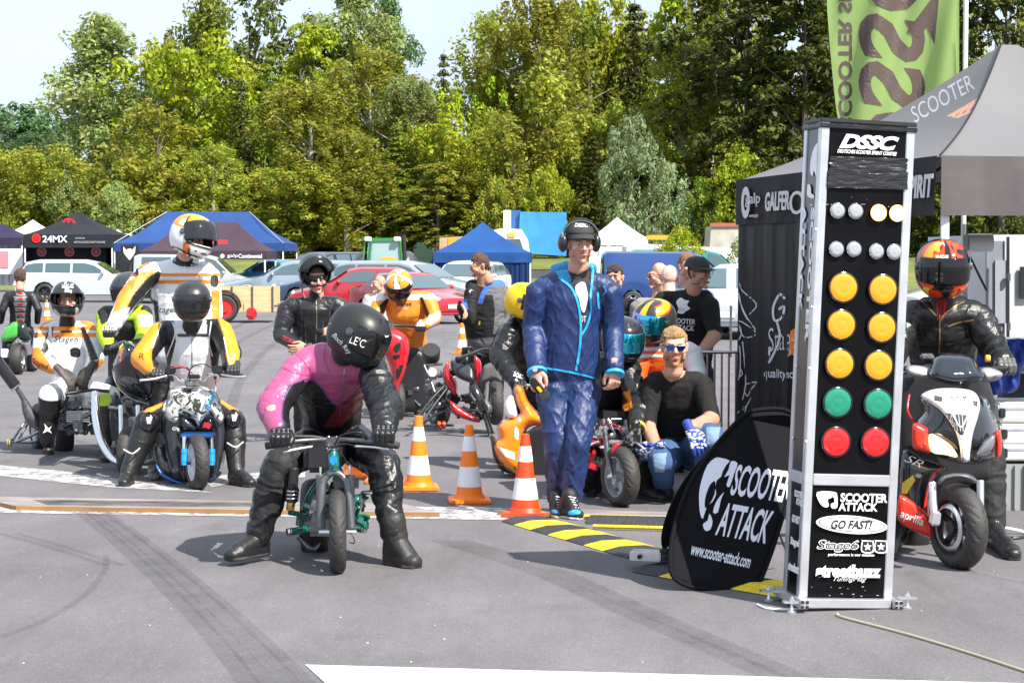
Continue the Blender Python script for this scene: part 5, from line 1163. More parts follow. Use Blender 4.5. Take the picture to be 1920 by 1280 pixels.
# ================================================================ oval pop-up banner
bn = thing('oval_banner', 'black oval pop-up banner with white lettering leaning beside the start-light tower', 'banner', G(1380, 1112))
bm_ = mat('banner_fabric', (.007, .007, .009), .8, spec=.12, bump=.25, bscale=5, var=.15, vscale=3)
OUT = [(1425, 768), (1400, 775), (1372, 800), (1330, 850), (1292, 910), (1268, 975), (1257, 1035), (1261, 1078), (1290, 1098), (1335, 1106), (1372, 1116), (1405, 1119), (1424, 1092), (1448, 1030), (1470, 960), (1492, 890), (1505, 830), (1500, 790), (1470, 768)]
body = shell('banner_face', OUT, 9.32, .004, bm_, bn, round_px=40, thick=.012, slope=(.0006, -.0011)); bb = bvh_of(body)
e = [W(x, y, 9.315 + .0006 * (x - 1384) - .0011 * (y - 949)) for x, y in cat2(OUT, 4)]; q = MB(); q.tube(e + [e[0]], .011, 8); q.build('spring_rim', bm_, bn)
back = [Vector((p.x + .02, 9.45 + (1.05 - p.z) * .55 * 0 + max(0, .9 - p.z) * .62, p.z * .97 + .0)) for p in e]; q = MB(); q.v = back; q.f = [tuple(range(len(back)))]; q.mi = [0]; o = q.build('banner_back', bm_, bn, smooth=False); s_ = o.modifiers.new('s', 'SOLIDIFY'); s_.thickness = .01
q = MB(); q.tube([W(1455, 985, 9.4), W(1475, 1035, 9.7)], .006, 6); q.build('strut', M['black'], bn)
wt_ = mat('banner_print', (.74, .75, .84), .6)
print_on('SCOOTER', 1428, 906, 112, 60, bb, wt_, bn, ang=8, shear=.42, bold=.02, space=.95); print_on('ATTACK', 1396, 980, 102, 64, bb, wt_, bn, ang=10, shear=.42, bold=.02, space=.95); print_on('www.scooter-attack.com', 1352, 1040, 114, 25, bb, wt_, bn, ang=13, shear=.1, bold=.02)
for pg in ([(1341, 858), (1352, 858), (1368, 863), (1362, 871), (1355, 883), (1352, 893), (1344, 900), (1341, 915), (1343, 925), (1336, 940), (1325, 950), (1318, 972), (1313, 963), (1311, 945), (1311, 922), (1316, 898), (1326, 872)], [(1371, 864), (1383, 868), (1377, 886), (1368, 912), (1362, 908), (1368, 890), (1358, 894), (1366, 880)], [(1358, 922), (1352, 935), (1346, 960), (1337, 960), (1342, 942), (1350, 930)], [(1330, 962), (1336, 976), (1332, 992), (1322, 994), (1318, 982), (1327, 975)]):
 patch_on(pg, bb, wt_, bn, 'emblem', step=4, smooth=2)
patch_on([(1334, 905), (1341, 902), (1340, 925), (1330, 945), (1322, 952), (1322, 935), (1328, 915)], bb, bm_, bn, 'emblem_hollow', step=3, smooth=2, lift=.003)
# ================================================================ cones, ramps, boards, cable
omat = mat('cone_orange', (.92, .21, .006), .45, var=.08, vscale=8); rmat = mat('cone_red', (.72, .060, .010), .45, var=.08); wmat_ = mat('cone_white', (.80, .80, .80), .5, var=.06, vscale=10)
def cone(px, py, label, h=.50, m=None, D=None, tilt=0):
 p = Vector(at(px, D)) if D else G(px, py); m = m or omat; t = thing('traffic_cone', label, 'cone', p, 'traffic cones along the lane'); yaw = random.uniform(-.25, .25)
 q = MB(); q.box(p + Vector((0, 0, .014)), (.27, .27, .028), (0, 0, yaw), .008); q.lathe([(.026, .105), (.034, .100), (.055, .092), (.0551, .088)], p, (0, 0, 1), 28); q.build('base', m, t)
 rr = lambda z: .086 - (.086 - .024) * (z - .055) / (h - .055); lv = [.055, .055 + (h - .055) * .22, .055 + (h - .055) * .46, .055 + (h - .055) * .66, .055 + (h - .055) * .86 if False else .055 + (h - .055) * .84, h]
 lv = [.055, .105, .235, .335, .43, h] if h > .49 else lv
 for i in range(5):
  q = MB(); e = .0012 if i % 2 else 0; pr_ = [(lv[i], rr(lv[i]) + e), (lv[i + 1], rr(lv[i + 1]) + e)]
  if i == 4: pr_ += [(h + .004, rr(h) * .8), (h + .003, rr(h) * .6)]
  q.lathe(pr_, p, (0, 0, 1), 28); q.build('white_band' if i % 2 else 'cone_body', wmat_ if i % 2 else m, t)
 return t
cone(785, 917, 'orange and white cone between the pink rider and the next cone'); cone(880, 941, 'orange and white cone in the middle, in front of the orange scooter')
cone(985, 966, 'red-orange and white cone touching the leg of the man in blue', m=rmat); cone(722, 903, 'orange and white cone half hidden behind the arm of the pink rider')
cone(668, 893, 'orange cone mostly hidden behind the green mini bike'); cone(88, 600, 'small far cone behind the sitting rider at the left', D=47); cone(866, 0, 'far cone beside the man in the motorcycle jacket', D=31)
yb = [mat('ramp_yellow', (.80, .56, .02), .6, bump=.9, bscale=45, var=.15, vscale=14), mat('ramp_black', (.035, .036, .038), .7, bump=1., bscale=45, var=.2, vscale=14)]
def ramp(a, b, w, n, label, first=0, h=.030, all_black=False):
 a, b = G(*a), G(*b); d = (b - a); L_ = d.length; d.normalize(); s = Vector((-d.y, d.x, 0)); t = thing('cable_ramp', label, 'cable ramp', (a + b) / 2, 'yellow and black cable ramps')
 prof_ = [(-w / 2, .004), (-w / 2 + .02, .014), (-w * .22, h), (w * .22, h), (w / 2 - .02, .014), (w / 2, .004)]
 for i in range(n):
  q = MB(); u0, u1 = L_ * i / n, L_ * (i + 1) / n; sk = .10
  for u, v_ in ((u0, 0), (u1, 0)):
   q.v += [a + d * (u + sk * (k / 5 - .5) * (0 if (u in (0,) or abs(u - L_) < 1e-6) else 1)) + s * x + Vector((0, 0, z)) for k, (x, z) in enumerate(prof_)]
  q.f = [(k, k + 1, k + 7, k + 6) for k in range(5)] + [tuple(range(6))[::-1], tuple(range(6, 12))]; q.mi = [0] * len(q.f)
  mm = yb[1] if all_black else yb[(i + first) % 2]; q.build('ramp_segment', mm, t, smooth=False)
 return t
ramp((985, 975), (1225, 1043), .32, 7, 'long yellow and black cable ramp under the feet of the man in blue', 1)
ramp((1228, 1066), (1500, 1112), .34, 4, 'yellow and black cable ramp piece running behind the oval banner', 1)
t = ramp((1105, 976), (1285, 980), .30, 3, 'black rubber ramp mat with yellow border behind the long ramp', 1, all_black=True); q = MB()
for pts in ([(1092, 967), (1270, 971)], [(1112, 986), (1268, 990)]): q.tube([G(*pts[0], .02), G(*pts[1], .02)], .012, 4)
q.build('yellow_border', yb[0], t, smooth=False)
p = G(1212, 1040, .07); t = thing('timing_sensor', 'small metal timing sensor taped to the end of the long ramp', 'sensor', (p.x, p.y, .03)); q = MB(); q.box(p, (.16, .09, .05), (0, 0, -.25), .006); q.build('housing', M['alu'], t); q = MB(); q.box(p + Vector((.09, 0, .0)), (.07, .10, .06), (0, .1, -.3), .015); q.build('tape_wrap', tape, t); q = MB(); q.lathe([(0, .012), (.01, .012)], p + Vector((-.04, -.05, .0)), (0, -1, 0), 12); q.build('lens', M['gloss_black'], t)
t = thing('cable_loop', 'thin white cable loop beside the oval banner', 'cable', G(1255, 1045)); q = MB(); q.tube([G(1262, 1060, .02), G(1254, 1045, .05), G(1253, 1020, .08), G(1262, 1008, .03)], .006, 6, 4); q.build('cable', M['white'], t)
woodtop = mat('weathered_board_top', (.24, .21, .20), .85, var=.35, vscale=5, stretch=(.6, 4, 1), bump=.4, bscale=20); woodedge = mat('board_edge', (.30, .15, .05), .7, var=.2, vscale=8)
def board(name, label, pts, z=.030):
 t = thing(name, label, 'board', G(*pts[0])); c = [G(x, y, z) for x, y in pts]; q = MB(); q.v = c; q.f = [(0, 1, 2, 3)]; q.mi = [0]; q.build('board_top', woodtop, t, smooth=False)
 q = MB(); lo = [Vector((p.x, p.y, .0045)) for p in c]; hi = [p - Vector((0, 0, .0005)) for p in c]; q.v = hi + lo; q.f = [(i, 4 + i, 4 + (i + 1) % 4, (i + 1) % 4) for i in range(4)]; q.mi = [0] * 4; q.build('board_edge', woodedge, t, smooth=False); return t
t = board('ground_board', 'long flat weathered board lying across the lane behind the pink rider', [(30, 948), (824, 961), (757, 944), (-60, 929)])
q = MB(); q.v = [G(x, y, .0325) for x, y in ((60, 936), (500, 941), (470, 950), (90, 946))]; q.f = [(0, 1, 2, 3)]; q.mi = [0]; q.build('rubber_smear', worn('board_smear', (.02, .02, .02), .5, 3, .2, .8, .75, (1, 3, 1)), t, smooth=False)
board('ground_board', 'short brown board end between the red-orange cone and the ramps', [(932, 957), (1262, 968), (1262, 960), (960, 950)])
t = thing('ground_cable', 'thin beige cable running from the tower to the lower right edge', 'cable', G(1580, 1157)); q = MB(); q.tube([G(1570, 1150, .006), G(1582, 1157, .006), G(1700, 1188, .006), G(1820, 1224, .006), G(1935, 1262, .006)], .0065, 8, 6); q.build('cable', mat('cable_beige', (.42, .38, .27), .6), t)
t = thing('ground_cable', 'short white cable under the left foot of the tower', 'cable', G(1430, 1135)); q = MB(); q.tube([G(1420, 1133, .006), G(1440, 1140, .006), G(1480, 1142, .006), G(1520, 1138, .006)], .006, 8, 6); q.build('cable', M['white'], t)
q = thing('cable_bundle', 'white and dark cables lying on the ground at the right edge', 'cable', G(1890, 1000)); mb = MB(); mb.tube([G(1865, 995, .01), G(1885, 990, .03), G(1925, 998, .01)], .012, 6, 4); mb.build('cable', M['white'], q); mb = MB(); mb.tube([G(1860, 1002, .01), G(1900, 1008, .01), G(1930, 1004, .01)], .010, 6, 4); mb.build('cable', M['black'], q)
# ================================================================ right-hand tent
roofm = mat('tent_roof_grey', (.145, .142, .145), .7, bump=.3, bscale=1.5, var=.06, vscale=1); valb = mat('tent_valance_black', (.022, .020, .022), .7, spec=.2, bump=.5, bscale=2.5, var=.15, vscale=2); valg = mat('tent_valance_grey', (.085, .075, .078), .7, bump=.6, bscale=2.5, var=.1)
NL = Vector((2.49, 11.2, 0)); sv = Vector((-.20, .98, 0)).normalized(); fv = Vector((sv.y, -sv.x, 0)); FLc = NL + sv * 3.72; NR = NL + fv * 2.6; FR = NR + sv * 3.72; zt = 2.17; zb = 1.83
t = thing('tent', 'large grey pop-up tent with black sponsor valance behind the start-light tower', 'tent', (NL + FR) / 2)
T1 = W(1878, 84, 13.4); T2 = T1 + fv * .12
def tface(a, b, ta, tb_, n=16, sag=.10):
 q = MB()
 for j in range(n + 1):
  for i in range(n + 1):
   u, v = i / n, j / n; p = a.lerp(b, u).lerp(ta.lerp(tb_, u), v); q.v.append(p - Vector((0, 0, sag * math.sin(math.pi * v) * (.6 + .4 * math.sin(math.pi * u)) * 1.6)))
 q.f = [(j * (n + 1) + i, j * (n + 1) + i + 1, (j + 1) * (n + 1) + i + 1, (j + 1) * (n + 1) + i) for j in range(n) for i in range(n)]; q.mi = [0] * len(q.f); return q.build('roof_panel', roofm, t)
U = Vector((0, 0, zt)); rp = tface(FLc + U, NL + U, T1, T1); tface(NL + U, NR + U, T1, T2); tface(NR + U, FR + U, T2, T2); tface(FR + U, FLc + U, T2, T1); rb = bvh_of(rp)
q = MB(); q.tube([(NL + U).lerp(T1, k / 10) - Vector((0, 0, .16 * .6 * math.sin(math.pi * k / 10) - .01)) for k in range(11)], .006, 5); q.build('hip_seam', valb, t)
def val(a, b, m, nm='valance'):
 q = MB(); dr = (b - a).normalized(); nn = Vector((dr.y, -dr.x, 0)); k = 60
 for i in range(k + 1):
  p = a.lerp(b, i / k); f = .012 * math.sin(i * .55) + .006 * math.sin(i * 1.7)
  for z, g_ in ((zt + .006, .0), (zt - .1, .3), (zb + .06, .8), (zb, 1.0)): q.v.append(p + nn * (.02 + f * g_) + Vector((0, 0, z)))
 q.f = [(4 * i + j, 4 * i + j + 1, 4 * i + j + 5, 4 * i + j + 4) for i in range(k) for j in range(3)]; q.mi = [0] * len(q.f); return q.build(nm, m, t)
val(FLc, NL, valb); val(NL, NR, valg); val(NR, FR, valb)
for c in (NL, FLc, NR, FR): q = MB(); q.box(c + Vector((.04, .04, zt / 2)), (.05, .05, zt), (0, 0, -.18), .004); q.build('tent_leg', mat('white_leg', (.7, .7, .72), .4, .3), t)
q = MB()
for a, b in ((NL, NR), (FLc, NL), (NL, FR)):
 for k in range(3): p0 = a.lerp(b, k / 3) + Vector((.05, .05, 0)); p1 = a.lerp(b, (k + 1) / 3) + Vector((.05, .05, 0)); q.tube([p0 + Vector((0, 0, zb + .02)), p1 + Vector((0, 0, zt - .04))], .012, 5); q.tube([p0 + Vector((0, 0, zt - .04)), p1 + Vector((0, 0, zb + .02))], .012, 5)
q.build('scissor_frame', mat('frame_dark', (.08, .08, .085), .5, .5), t)
# side valance print
VO = NL - fv * .045
def VP(px, py): return hitplane(px, py, VO, fv)
def vtext(s, x, y, w, h, m=None, **k):
 p = VP(x, y); sc_ = (p.y) / F; letter(s, p, -sv, (0, 0, 1), w, h * sc_, m or mat('valance_print', (.62, .62, .62), .6), t, lift=0, **k)
vtext('galp', 1411, 375, .34, 26); vtext('energia', 1413, 405, .20, 8); vtext('GALFER', 1457, 377, .52, 36, bold=.03, shear=.1); vtext('SPIRIT', 1722, 350, .42, 44, bold=.03, shear=.2); vtext('o', 1494, 380, .3, 44, bold=-.01); vtext('o', 1398, 380, .20, 60, bold=.02)
print_on('SCOOTER', 1765, 186, 130, 30, rb, mat('roof_print', (.40, .40, .41), .6), t, ang=-30, shear=.3)
patch_on([(1775, 218), (1840, 180), (1878, 170), (1850, 198), (1795, 222)], rb, mat('roof_orange', (.60, .30, .20), .6), t, 'print', step=6, smooth=1)
# hanging black side wall with white line drawing
q = MB(); k = 60; a, b = FLc + sv * -.02, NL + sv * 1.2
for i in range(k + 1):
 p = a.lerp(b, i / k)
 for z, g_ in ((zb + .04, .2), (1.2, .6), (.6, .9), (.05, 1.1)): f = .020 * math.sin(i * .75 + z) + .012 * math.sin(i * 1.9 - z * 2); q.v.append(p - fv * (f * g_) + Vector((0, 0, z)))
q.f = [(4 * i + j, 4 * i + j + 1, 4 * i + j + 5, 4 * i + j + 4) for i in range(k) for j in range(3)]; q.mi = [0] * len(q.f)
sw = q.build('side_wall', mat('side_wall_black', (.007, .007, .009), .55, spec=.25, bump=.5, bscale=4, stretch=(1, 1, .3)), t); sb = bvh_of(sw)
wl = mat('wall_line_print', (.6, .6, .62), .6)
def stroke(pts, w=1.6):
 P = [(p.x, p.y) for p in smoothpath([(x, y, 0) for x, y in pts], 6)]; vs, fs = [], []
 for i in range(len(P)):
  d = Vector(P[min(i + 1, len(P) - 1)]) - Vector(P[max(i - 1, 0)]); d.normalize(); vs += [(P[i][0] - d.y * w, P[i][1] + d.x * w, 0), (P[i][0] + d.y * w, P[i][1] - d.x * w, 0)]
 fs = [(2 * i, 2 * i + 1, 2 * i + 3, 2 * i + 2) for i in range(len(P) - 1)]; stick(vs, fs, sb, wl, t, 'line_drawing', lift=.004)
for s_ in ([(1386, 530), (1392, 545), (1418, 570), (1405, 590)], [(1384, 535), (1386, 560), (1398, 590), (1418, 620)], [(1384, 545), (1392, 580), (1402, 600)], [(1376, 560), (1382, 580), (1377, 600), (1386, 610), (1390, 625), (1384, 640)], [(1380, 600), (1394, 605), (1418, 625), (1396, 632), (1384, 610)], [(1372, 642), (1386, 648), (1388, 690), (1384, 712), (1372, 716)], [(1392, 640), (1396, 680), (1398, 720), (1392, 750)], [(1398, 720), (1418, 716), (1408, 730), (1402, 742), (1396, 734), (1398, 720)], [(1364, 738), (1372, 742), (1372, 760), (1364, 762)], [(1392, 750), (1388, 770), (1400, 760), (1408, 745)], [(1364, 782), (1380, 776), (1394, 762)], [(1362, 796), (1378, 788), (1392, 780), (1400, 762)], [(1366, 800), (1364, 812)], [(1374, 796), (1374, 810)], [(1382, 790), (1384, 806)], [(1366, 640), (1376, 642)], [(1388, 690), (1392, 700), (1386, 706), (1388, 690)]): stroke(s_, 1.0)
for s_ in ([(1472, 560), (1462, 552), (1450, 575), (1452, 600), (1466, 595), (1470, 575), (1460, 580)], [(1456, 600), (1462, 630), (1452, 660), (1440, 680), (1444, 650)]): stroke(s_, 2.2)
print_on('Stage6', 1474, 640, 70, 58, sb, wl, t, ang=-8, shear=.35, bold=-.01); print_on('qualityscooter', 1478, 703, 92, 22, sb, wl, t, ang=2, bold=.02)
patch_on([(1482, 620), (1496, 612), (1496, 668), (1478, 664)], sb, mat('print_orange', (.75, .18, .02), .6), t, 'print', step=5, smooth=1, lift=.003)
# ---------------------------------------------------------------- flag
fl = thing('flag', 'tall lime green flag with brown letters seen from behind, above the grey tent', 'flag', (W(1808, 300, 15.5).x, 15.5, 0)); q = MB(); q.tube([(W(1808, 300, 15.5).x, 15.5, 0), (W(1808, 300, 15.5).x, 15.5, 4.6)], .020, 10); q.build('pole', M['white'], fl)
def wavy(x, y, d): return 15.5 + .05 * math.sin(x * .045) + .035 * math.sin(x * .09 + y * .02)
lime = mat('flag_lime', (.28, .40, .12), .7); nt = lime.node_tree; b_ = nt.nodes['Principled BSDF']; tr = nt.nodes.new('ShaderNodeBsdfTranslucent'); tr.inputs['Color'].default_value = (.38, .54, .18, 1); mxx = nt.nodes.new('ShaderNodeMixShader'); mxx.inputs[0].default_value = .45; nt.links.new(b_.outputs[0], mxx.inputs[1]); nt.links.new(tr.outputs[0], mxx.inputs[2]); nt.links.new(mxx.outputs[0], nt.nodes['Material Output'].inputs[0])
fr, fc, V = hull3([(1548, -60), (1551, 20), (1557, 100), (1566, 190), (1576, 260), (1600, 330), (1790, 330), (1797, 200), (1798, -60)], wavy, step=9, smooth=0); fo = mesh_obj('flag_cloth', fr, fc, lime, fl); fb = bvh_of(fo); brown = mat('flag_brown', (.085, .055, .050), .7)
def vert(s, cx, cy, length, width, m, **k):
 "mirrored lettering that climbs the flag"
 v, f = fit_text(s, length, width, extrude=0, **k); stick([(cx + q.y, cy - q.x, 0) for q in v], f, fb, m, fl, 'lettering', lift=.006)
vert('SCOOTER SPRINT', 1585, 60, 360, 26, brown, bold=.03); vert('DSSC', 1672, 118, 460, 125, brown, bold=.025, shear=-.12, space=1.02)
patch_on([(1700, 60), (1745, 0), (1760, 0), (1752, 85), (1738, 50), (1725, 72)], fb, brown, fl, 'emblem', step=6, smooth=1, lift=.008)
q = MB(); q.tube([W(1797, -20, 15.5), W(1797, 150, 15.5)], .006, 5); q.build('hem', lime, fl)
# ---------------------------------------------------------------- crowd barrier, service trailer
p = at(1350, 14.8); t = thing('crowd_barrier', 'grey steel crowd barrier right of the crouching man', 'barrier', p); st = mat('galvanised', (.38, .39, .41), .35, .8); z1 = W(1350, 660, 14.8).z
q = MB(); x0, x1 = W(1300, 660, 14.8).x, W(1420, 660, 14.8).x; q.tube([(x0, 14.8, .12), (x0, 14.8, z1 - .05), (x0 + .05, 14.8, z1), (x1, 14.8, z1), (x1, 14.8, .12), (x0, 14.8, .12)], .017, 8)
q.build('frame', st, t)
for k in range(1, 9): q = MB(); x = x0 + (x1 - x0) * k / 9; q.tube([(x, 14.8, .12), (x, 14.8, z1)], .009, 6); q.build('bar', st, t)
for x in (x0 + .02, x1 - .02): q = MB(); q.tube([(x, 14.5, .01), (x, 14.6, .04), (x, 14.8, .12), (x, 15.0, .04), (x, 15.1, .01)], .014, 6); q.build('foot', st, t)
D = 15.9; t = thing('service_trailer', 'white box trailer with grey door frame at the right edge', 'trailer', at(1960, D)); q = MB()
q.poly([W(1848, 440, D), W(2120, 440, D), W(2120, 650, D), (W(1848, 650, D))], (0, 2.2, 0)); q.build('body', mat('trailer_white', (.55, .57, .60), .35, coat=.2), t, smooth=False)
for nm, pp, m_, dy in (('door_frame', [(1850, 452), (1884, 452), (1884, 640), (1850, 640)], mat('frame_grey', (.22, .24, .28), .4), .03), ('door_panel', [(1866, 488), (1888, 488), (1888, 606), (1866, 606)], mat('panel_grey', (.32, .34, .38), .4), .05), ('door_edge', [(1888, 444), (1893, 444), (1893, 645), (1888, 645)], M['black'], .06), ('sill', [(1848, 632), (2100, 632), (2100, 640), (1848, 640)], M['alu'], .07), ('window_slot', [(1913, 500), (1930, 500), (1930, 560), (1913, 560)], M['black'], .04)):
 q = MB(); q.poly([W(x, y, D - dy) for x, y in pp], (0, .02, 0)); q.build(nm, m_, t, smooth=False)
for y in (520, 612): q = MB(); q.box(W(1891, y, D - .09), (.03, .03, .07), None, .006); q.build('hinge', M['steel'], t)
q = MB(); q.tube([(W(1990, 600, D).x, D + .5, .35), (W(1990, 600, D).x, D + .7, .35)], .35, 20); q.build('wheel', M['rubber'], t); q = MB(); q.poly([W(1848, 650, D + .1), W(2120, 650, D + .1), W(2120, 700, D + .1), W(1848, 700, D + .1)], (0, 2, 0)); q.build('chassis', M['steel'], t, smooth=False)
t = thing('awning_panel', 'white awning roller and frame behind the fire-coloured helmet', 'awning', at(1835, 15)); q = MB(); q.tube([W(1815, 455, 15), W(1860, 455, 15)], .07, 12); q.build('roller', M['white'], t); q = MB(); q.tube([W(1812, 440, 15), W(1812, 700, 15)], .035, 6); q.build('upright', M['white'], t); q = MB(); q.tube([W(1818, 480, 15.1), W(1850, 545, 15.1)], .010, 6); q.build('brace', M['black'], t)
t = thing('parasol', 'small orange-red parasol far behind the fire-coloured helmet', 'parasol', at(1828, 32)); q = MB(); q.lathe([(0, .9), (.12, .7), (.3, .05)], W(1828, 492, 32), (0, 0, 1), 10); q.build('canopy', mat('parasol_red', (.70, .12, .03), .6), t); q = MB(); q.tube([(W(1828, 492, 32).x, 32, 0), W(1828, 492, 32)], .02, 6); q.build('pole', M['white'], t)
D = 12.2; t = thing('blue_cloth', 'rumpled royal blue cloth hanging over the white cases at the right edge', 'cloth', at(1890, D)); cl = mat('royal_blue_cloth', (.012, .04, .26), .75, bump=.6, bscale=5)
shell('cloth', [(1835, 650), (1850, 640), (1925, 636), (1930, 668), (1915, 690), (1908, 730), (1870, 740), (1840, 738), (1830, 700)], D, .08, cl, t, 26, .02, fn=lambda x, y: .025 * math.sin(x * .22 + y * .08) + .015 * math.sin(x * .5 - y * .1))
def case(label, x0, x1, y0, y1, D, m, lid=.3):
 t = thing('storage_case', label, 'case', at((x0 + x1) / 2, D), 'cases stacked at the right edge'); c = W((x0 + x1) / 2, (y0 + y1) / 2, D); s = (px2m(x1 - x0, D), .5, px2m(y1 - y0, D)); q = MB(); q.box(c + Vector((0, .25, 0)), s, None, .012); q.build('body', m, t)
 q = MB(); q.box(c + Vector((0, .25, s[2] * .22)), (s[0] + .01, .51, .02), None, .004); q.build('lid_rim', M['alu'], t)
 q = MB(); q.box(c + Vector((-s[0] * .44, -.01, 0)), (.04, .03, .06), None, .006); q.build('latch', M['black'], t)
wc = mat('case_white', (.64, .64, .62), .45, var=.06)
case('white flat case on top of the stack at the right edge', 1872, 1975, 756, 792, 12.1, wc); case('white case in the middle of the stack at the right edge', 1876, 1975, 795, 832, 12.05, wc); case('white case at the bottom of the stack at the right edge', 1876, 1975, 834, 864, 12.0, wc)
t = thing('cabinet', 'grey ribbed cabinet under the white cases at the right edge', 'cabinet', at(1920, 12.0)); q = MB(); zt_ = W(1900, 870, 12.0).z; q.box((W(1925, 900, 12).x, 12.25, zt_ / 2), (px2m(106, 12), .5, zt_)); q.build('body', mat('cabinet_grey', (.30, .31, .31), .5, .2), t, smooth=False)
for k in range(5): q = MB(); q.box((W(1885 + k * 18, 900, 12).x, 11.99, zt_ / 2), (.012, .02, zt_ * .96)); q.build('rib', mat('cabinet_grey', ()), t, smooth=False)
# ================================================================ people
def stroke_on(pts, bvh, m, parent, w=1.2, name='trim', lift=.003, Y0=0):
 P = [(p.x, p.y) for p in smoothpath([(x, y, 0) for x, y in pts], 6)]; vs = []
 for i in range(len(P)):
  d = Vector(P[min(i + 1, len(P) - 1)]) - Vector(P[max(i - 1, 0)]); d.normalize(); vs += [(P[i][0] - d.y * w, P[i][1] + d.x * w, 0), (P[i][0] + d.y * w, P[i][1] - d.x * w, 0)]
 return stick(vs, [(2 * i, 2 * i + 1, 2 * i + 3, 2 * i + 2) for i in range(len(P) - 1)], bvh, m, parent, name, lift=lift, Y0=Y0)
def person(label, px, py, Y, group=None): return thing('person', label, 'person', (W(px, py, Y).x, Y, 0), group)
def J(l): return [W(*p) for p in l]
def torso(b, secs, key='t'):
 "secs: (px, py, Y, half width, half depth)"
 b.chain([W(*s[:3]) for s in secs], [(s[3], s[4]) for s in secs], key)
def arm(b, pts, rs, key='a', ckey=None): P = J(pts); b.seg(P[0], P[1], rs[0], rs[1], key); b.seg(P[1], P[2], rs[1], rs[2], ckey or key); return P
def leg(b, pts, rs, key='l', skey=None): P = J(pts); m = P[1].lerp(P[2], .35); b.seg(P[0], P[1], rs[0], rs[1], key); b.chain([P[1], m, P[2]], [rs[1], rs[1] * .97, rs[2]], skey or key); return P
def forearm_dir(P): return (P[1] - P[2]).normalized()
def fist(parent, P, side, off=(0, 0, 0), bar=(1, 0, 0), fat=1.15, s=1.05, up=.35, **k):
 "closed hand on the bar just beyond the wrist P[2]"
 d = forearm_dir(P); y = Vector((d.x * .5, max(d.y, .35), d.z * up)); m = hand_m(P[2] - d * .075 + Vector(off), bar, y, s); return glove('grip', side, m, parent, fat=fat, **k)
BLK = ((.013, .013, .014), .42, .004)
# ---- A: rider in the pink and black jacket
pa = person('rider in pink and black leather jacket and matt black helmet astride the green mini bike', 620, 900, 10.3)
b = Body(); torso(b, [(622, 822, 10.55, .165, .13), (622, 775, 10.42, .160, .125), (618, 720, 10.22, .195, .135), (622, 682, 10.10, .205, .12)]); b.seg(W(568, 685, 10.08), W(690, 690, 10.08), .085, .085, 't'); b.seg(W(640, 670, 10.05), W(668, 640, 9.98), .075, .062, 'n')
PL = arm(b, [(562, 690, 10.06), (512, 762, 9.86), (522, 806, 9.66)], [.080, .082, .055], 'al'); PR = arm(b, [(697, 692, 10.06), (722, 762, 9.86), (722, 803, 9.62)], [.078, .084, .056], 'ar')
LL = leg(b, [(596, 832, 10.5), (527, 868, 10.02), (484, 1006, 9.98)], [.112, .086, .062]); LR = leg(b, [(658, 828, 10.5), (718, 868, 10.0), (738, 1000, 9.86)], [.112, .084, .064])
PINK = (.40, .075, .19); cols = {'t': (PINK, .34, .006), 'n': (BL, .5), 'al': (PINK, .34, .008), 'ar': ((.013, .014, .016), .30, .012), 'l': ((.012, .012, .013), .30, .014)}
body = b.build('body', LEATHER, pa, cols, .007, 4, paints=[
 ([(540, 722), (570, 712), (580, 735), (562, 760), (548, 800), (532, 806), (528, 775), (532, 745)], BL, .35), ([(566, 718), (586, 712), (603, 728), (620, 752), (640, 770), (664, 756), (700, 730), (700, 860), (540, 860), (546, 800)], BL, .38),
 ([(632, 764), (674, 726), (676, 760), (640, 800), (606, 800)], (.20, .022, .03), .38), ([(694, 640), (760, 700), (720, 790), (690, 760), (682, 715)], (.015, .016, .018), .38),
 ([(498, 845), (560, 830), (600, 850), (560, 885), (520, 890)], (.014, .014, .015), .7), ([(480, 900), (560, 880), (520, 960), (474, 970)], (.010, .010, .011), .8)], seed=3)
bbv = bvh_of(body); piping = mat('piping_violet', (.10, .05, .20), .5); seam = mat('pink_seam', (.30, .03, .12), .5); zip_ = mat('zip_metal', (.35, .33, .30), .35, .8)
stroke_on([(566, 712), (586, 712), (603, 728), (622, 754), (645, 764)], bbv, piping, pa, 1.2, 'piping'); stroke_on([(645, 764), (668, 742), (690, 720)], bbv, piping, pa, 1.0, 'piping'); stroke_on([(564, 714), (546, 722), (534, 745), (528, 775), (532, 806)], bbv, piping, pa, 1.2, 'piping')
stroke_on([(646, 690), (642, 740), (636, 780)], bbv, zip_, pa, 1.6, 'zipper'); stroke_on([(540, 655), (560, 668), (580, 690), (582, 708)], bbv, seam, pa, .8, 'seam'); stroke_on([(532, 690), (556, 700), (580, 704)], bbv, seam, pa, .8, 'seam'); stroke_on([(612, 640), (608, 670), (618, 700)], bbv, seam, pa, .8, 'seam'); patch_on([(500, 762), (515, 758), (516, 768), (502, 770)], bbv, mat('worn_patch', (.60, .30, .25), .6), pa, 'worn_patch', step=3)
patch_on([(716, 705), (730, 706), (729, 714), (717, 714)], bbv, M['black'], pa, 'badge', step=3); stroke_on([(572, 880), (556, 920), (545, 965), (520, 1005)], bbv, zip_, pa, .9, 'zipper')
fist(pa, PL, 1, off=(.004, -.01, -.004), fat=1.28, s=1.1, col=((.014, .014, .015), .30)); fist(pa, PR, -1, off=(0, -.01, -.002), fat=1.28, s=1.1, col=((.014, .014, .015), .30))
boot(pa, W(482, 1008, 9.98), G(424, 1052, .03) , r=.066, f=1.25, w=.058, shaft=(W(492, 985, 10.0), .066), sole=((.045, .043, .04), .8)); boot(pa, W(742, 1008, 9.86), G(788, 1066), r=.066, f=1.25, w=.058, shaft=(W(736, 975, 9.86), .068), sole=((.045, .043, .04), .8), col=((.022, .022, .021), .5))
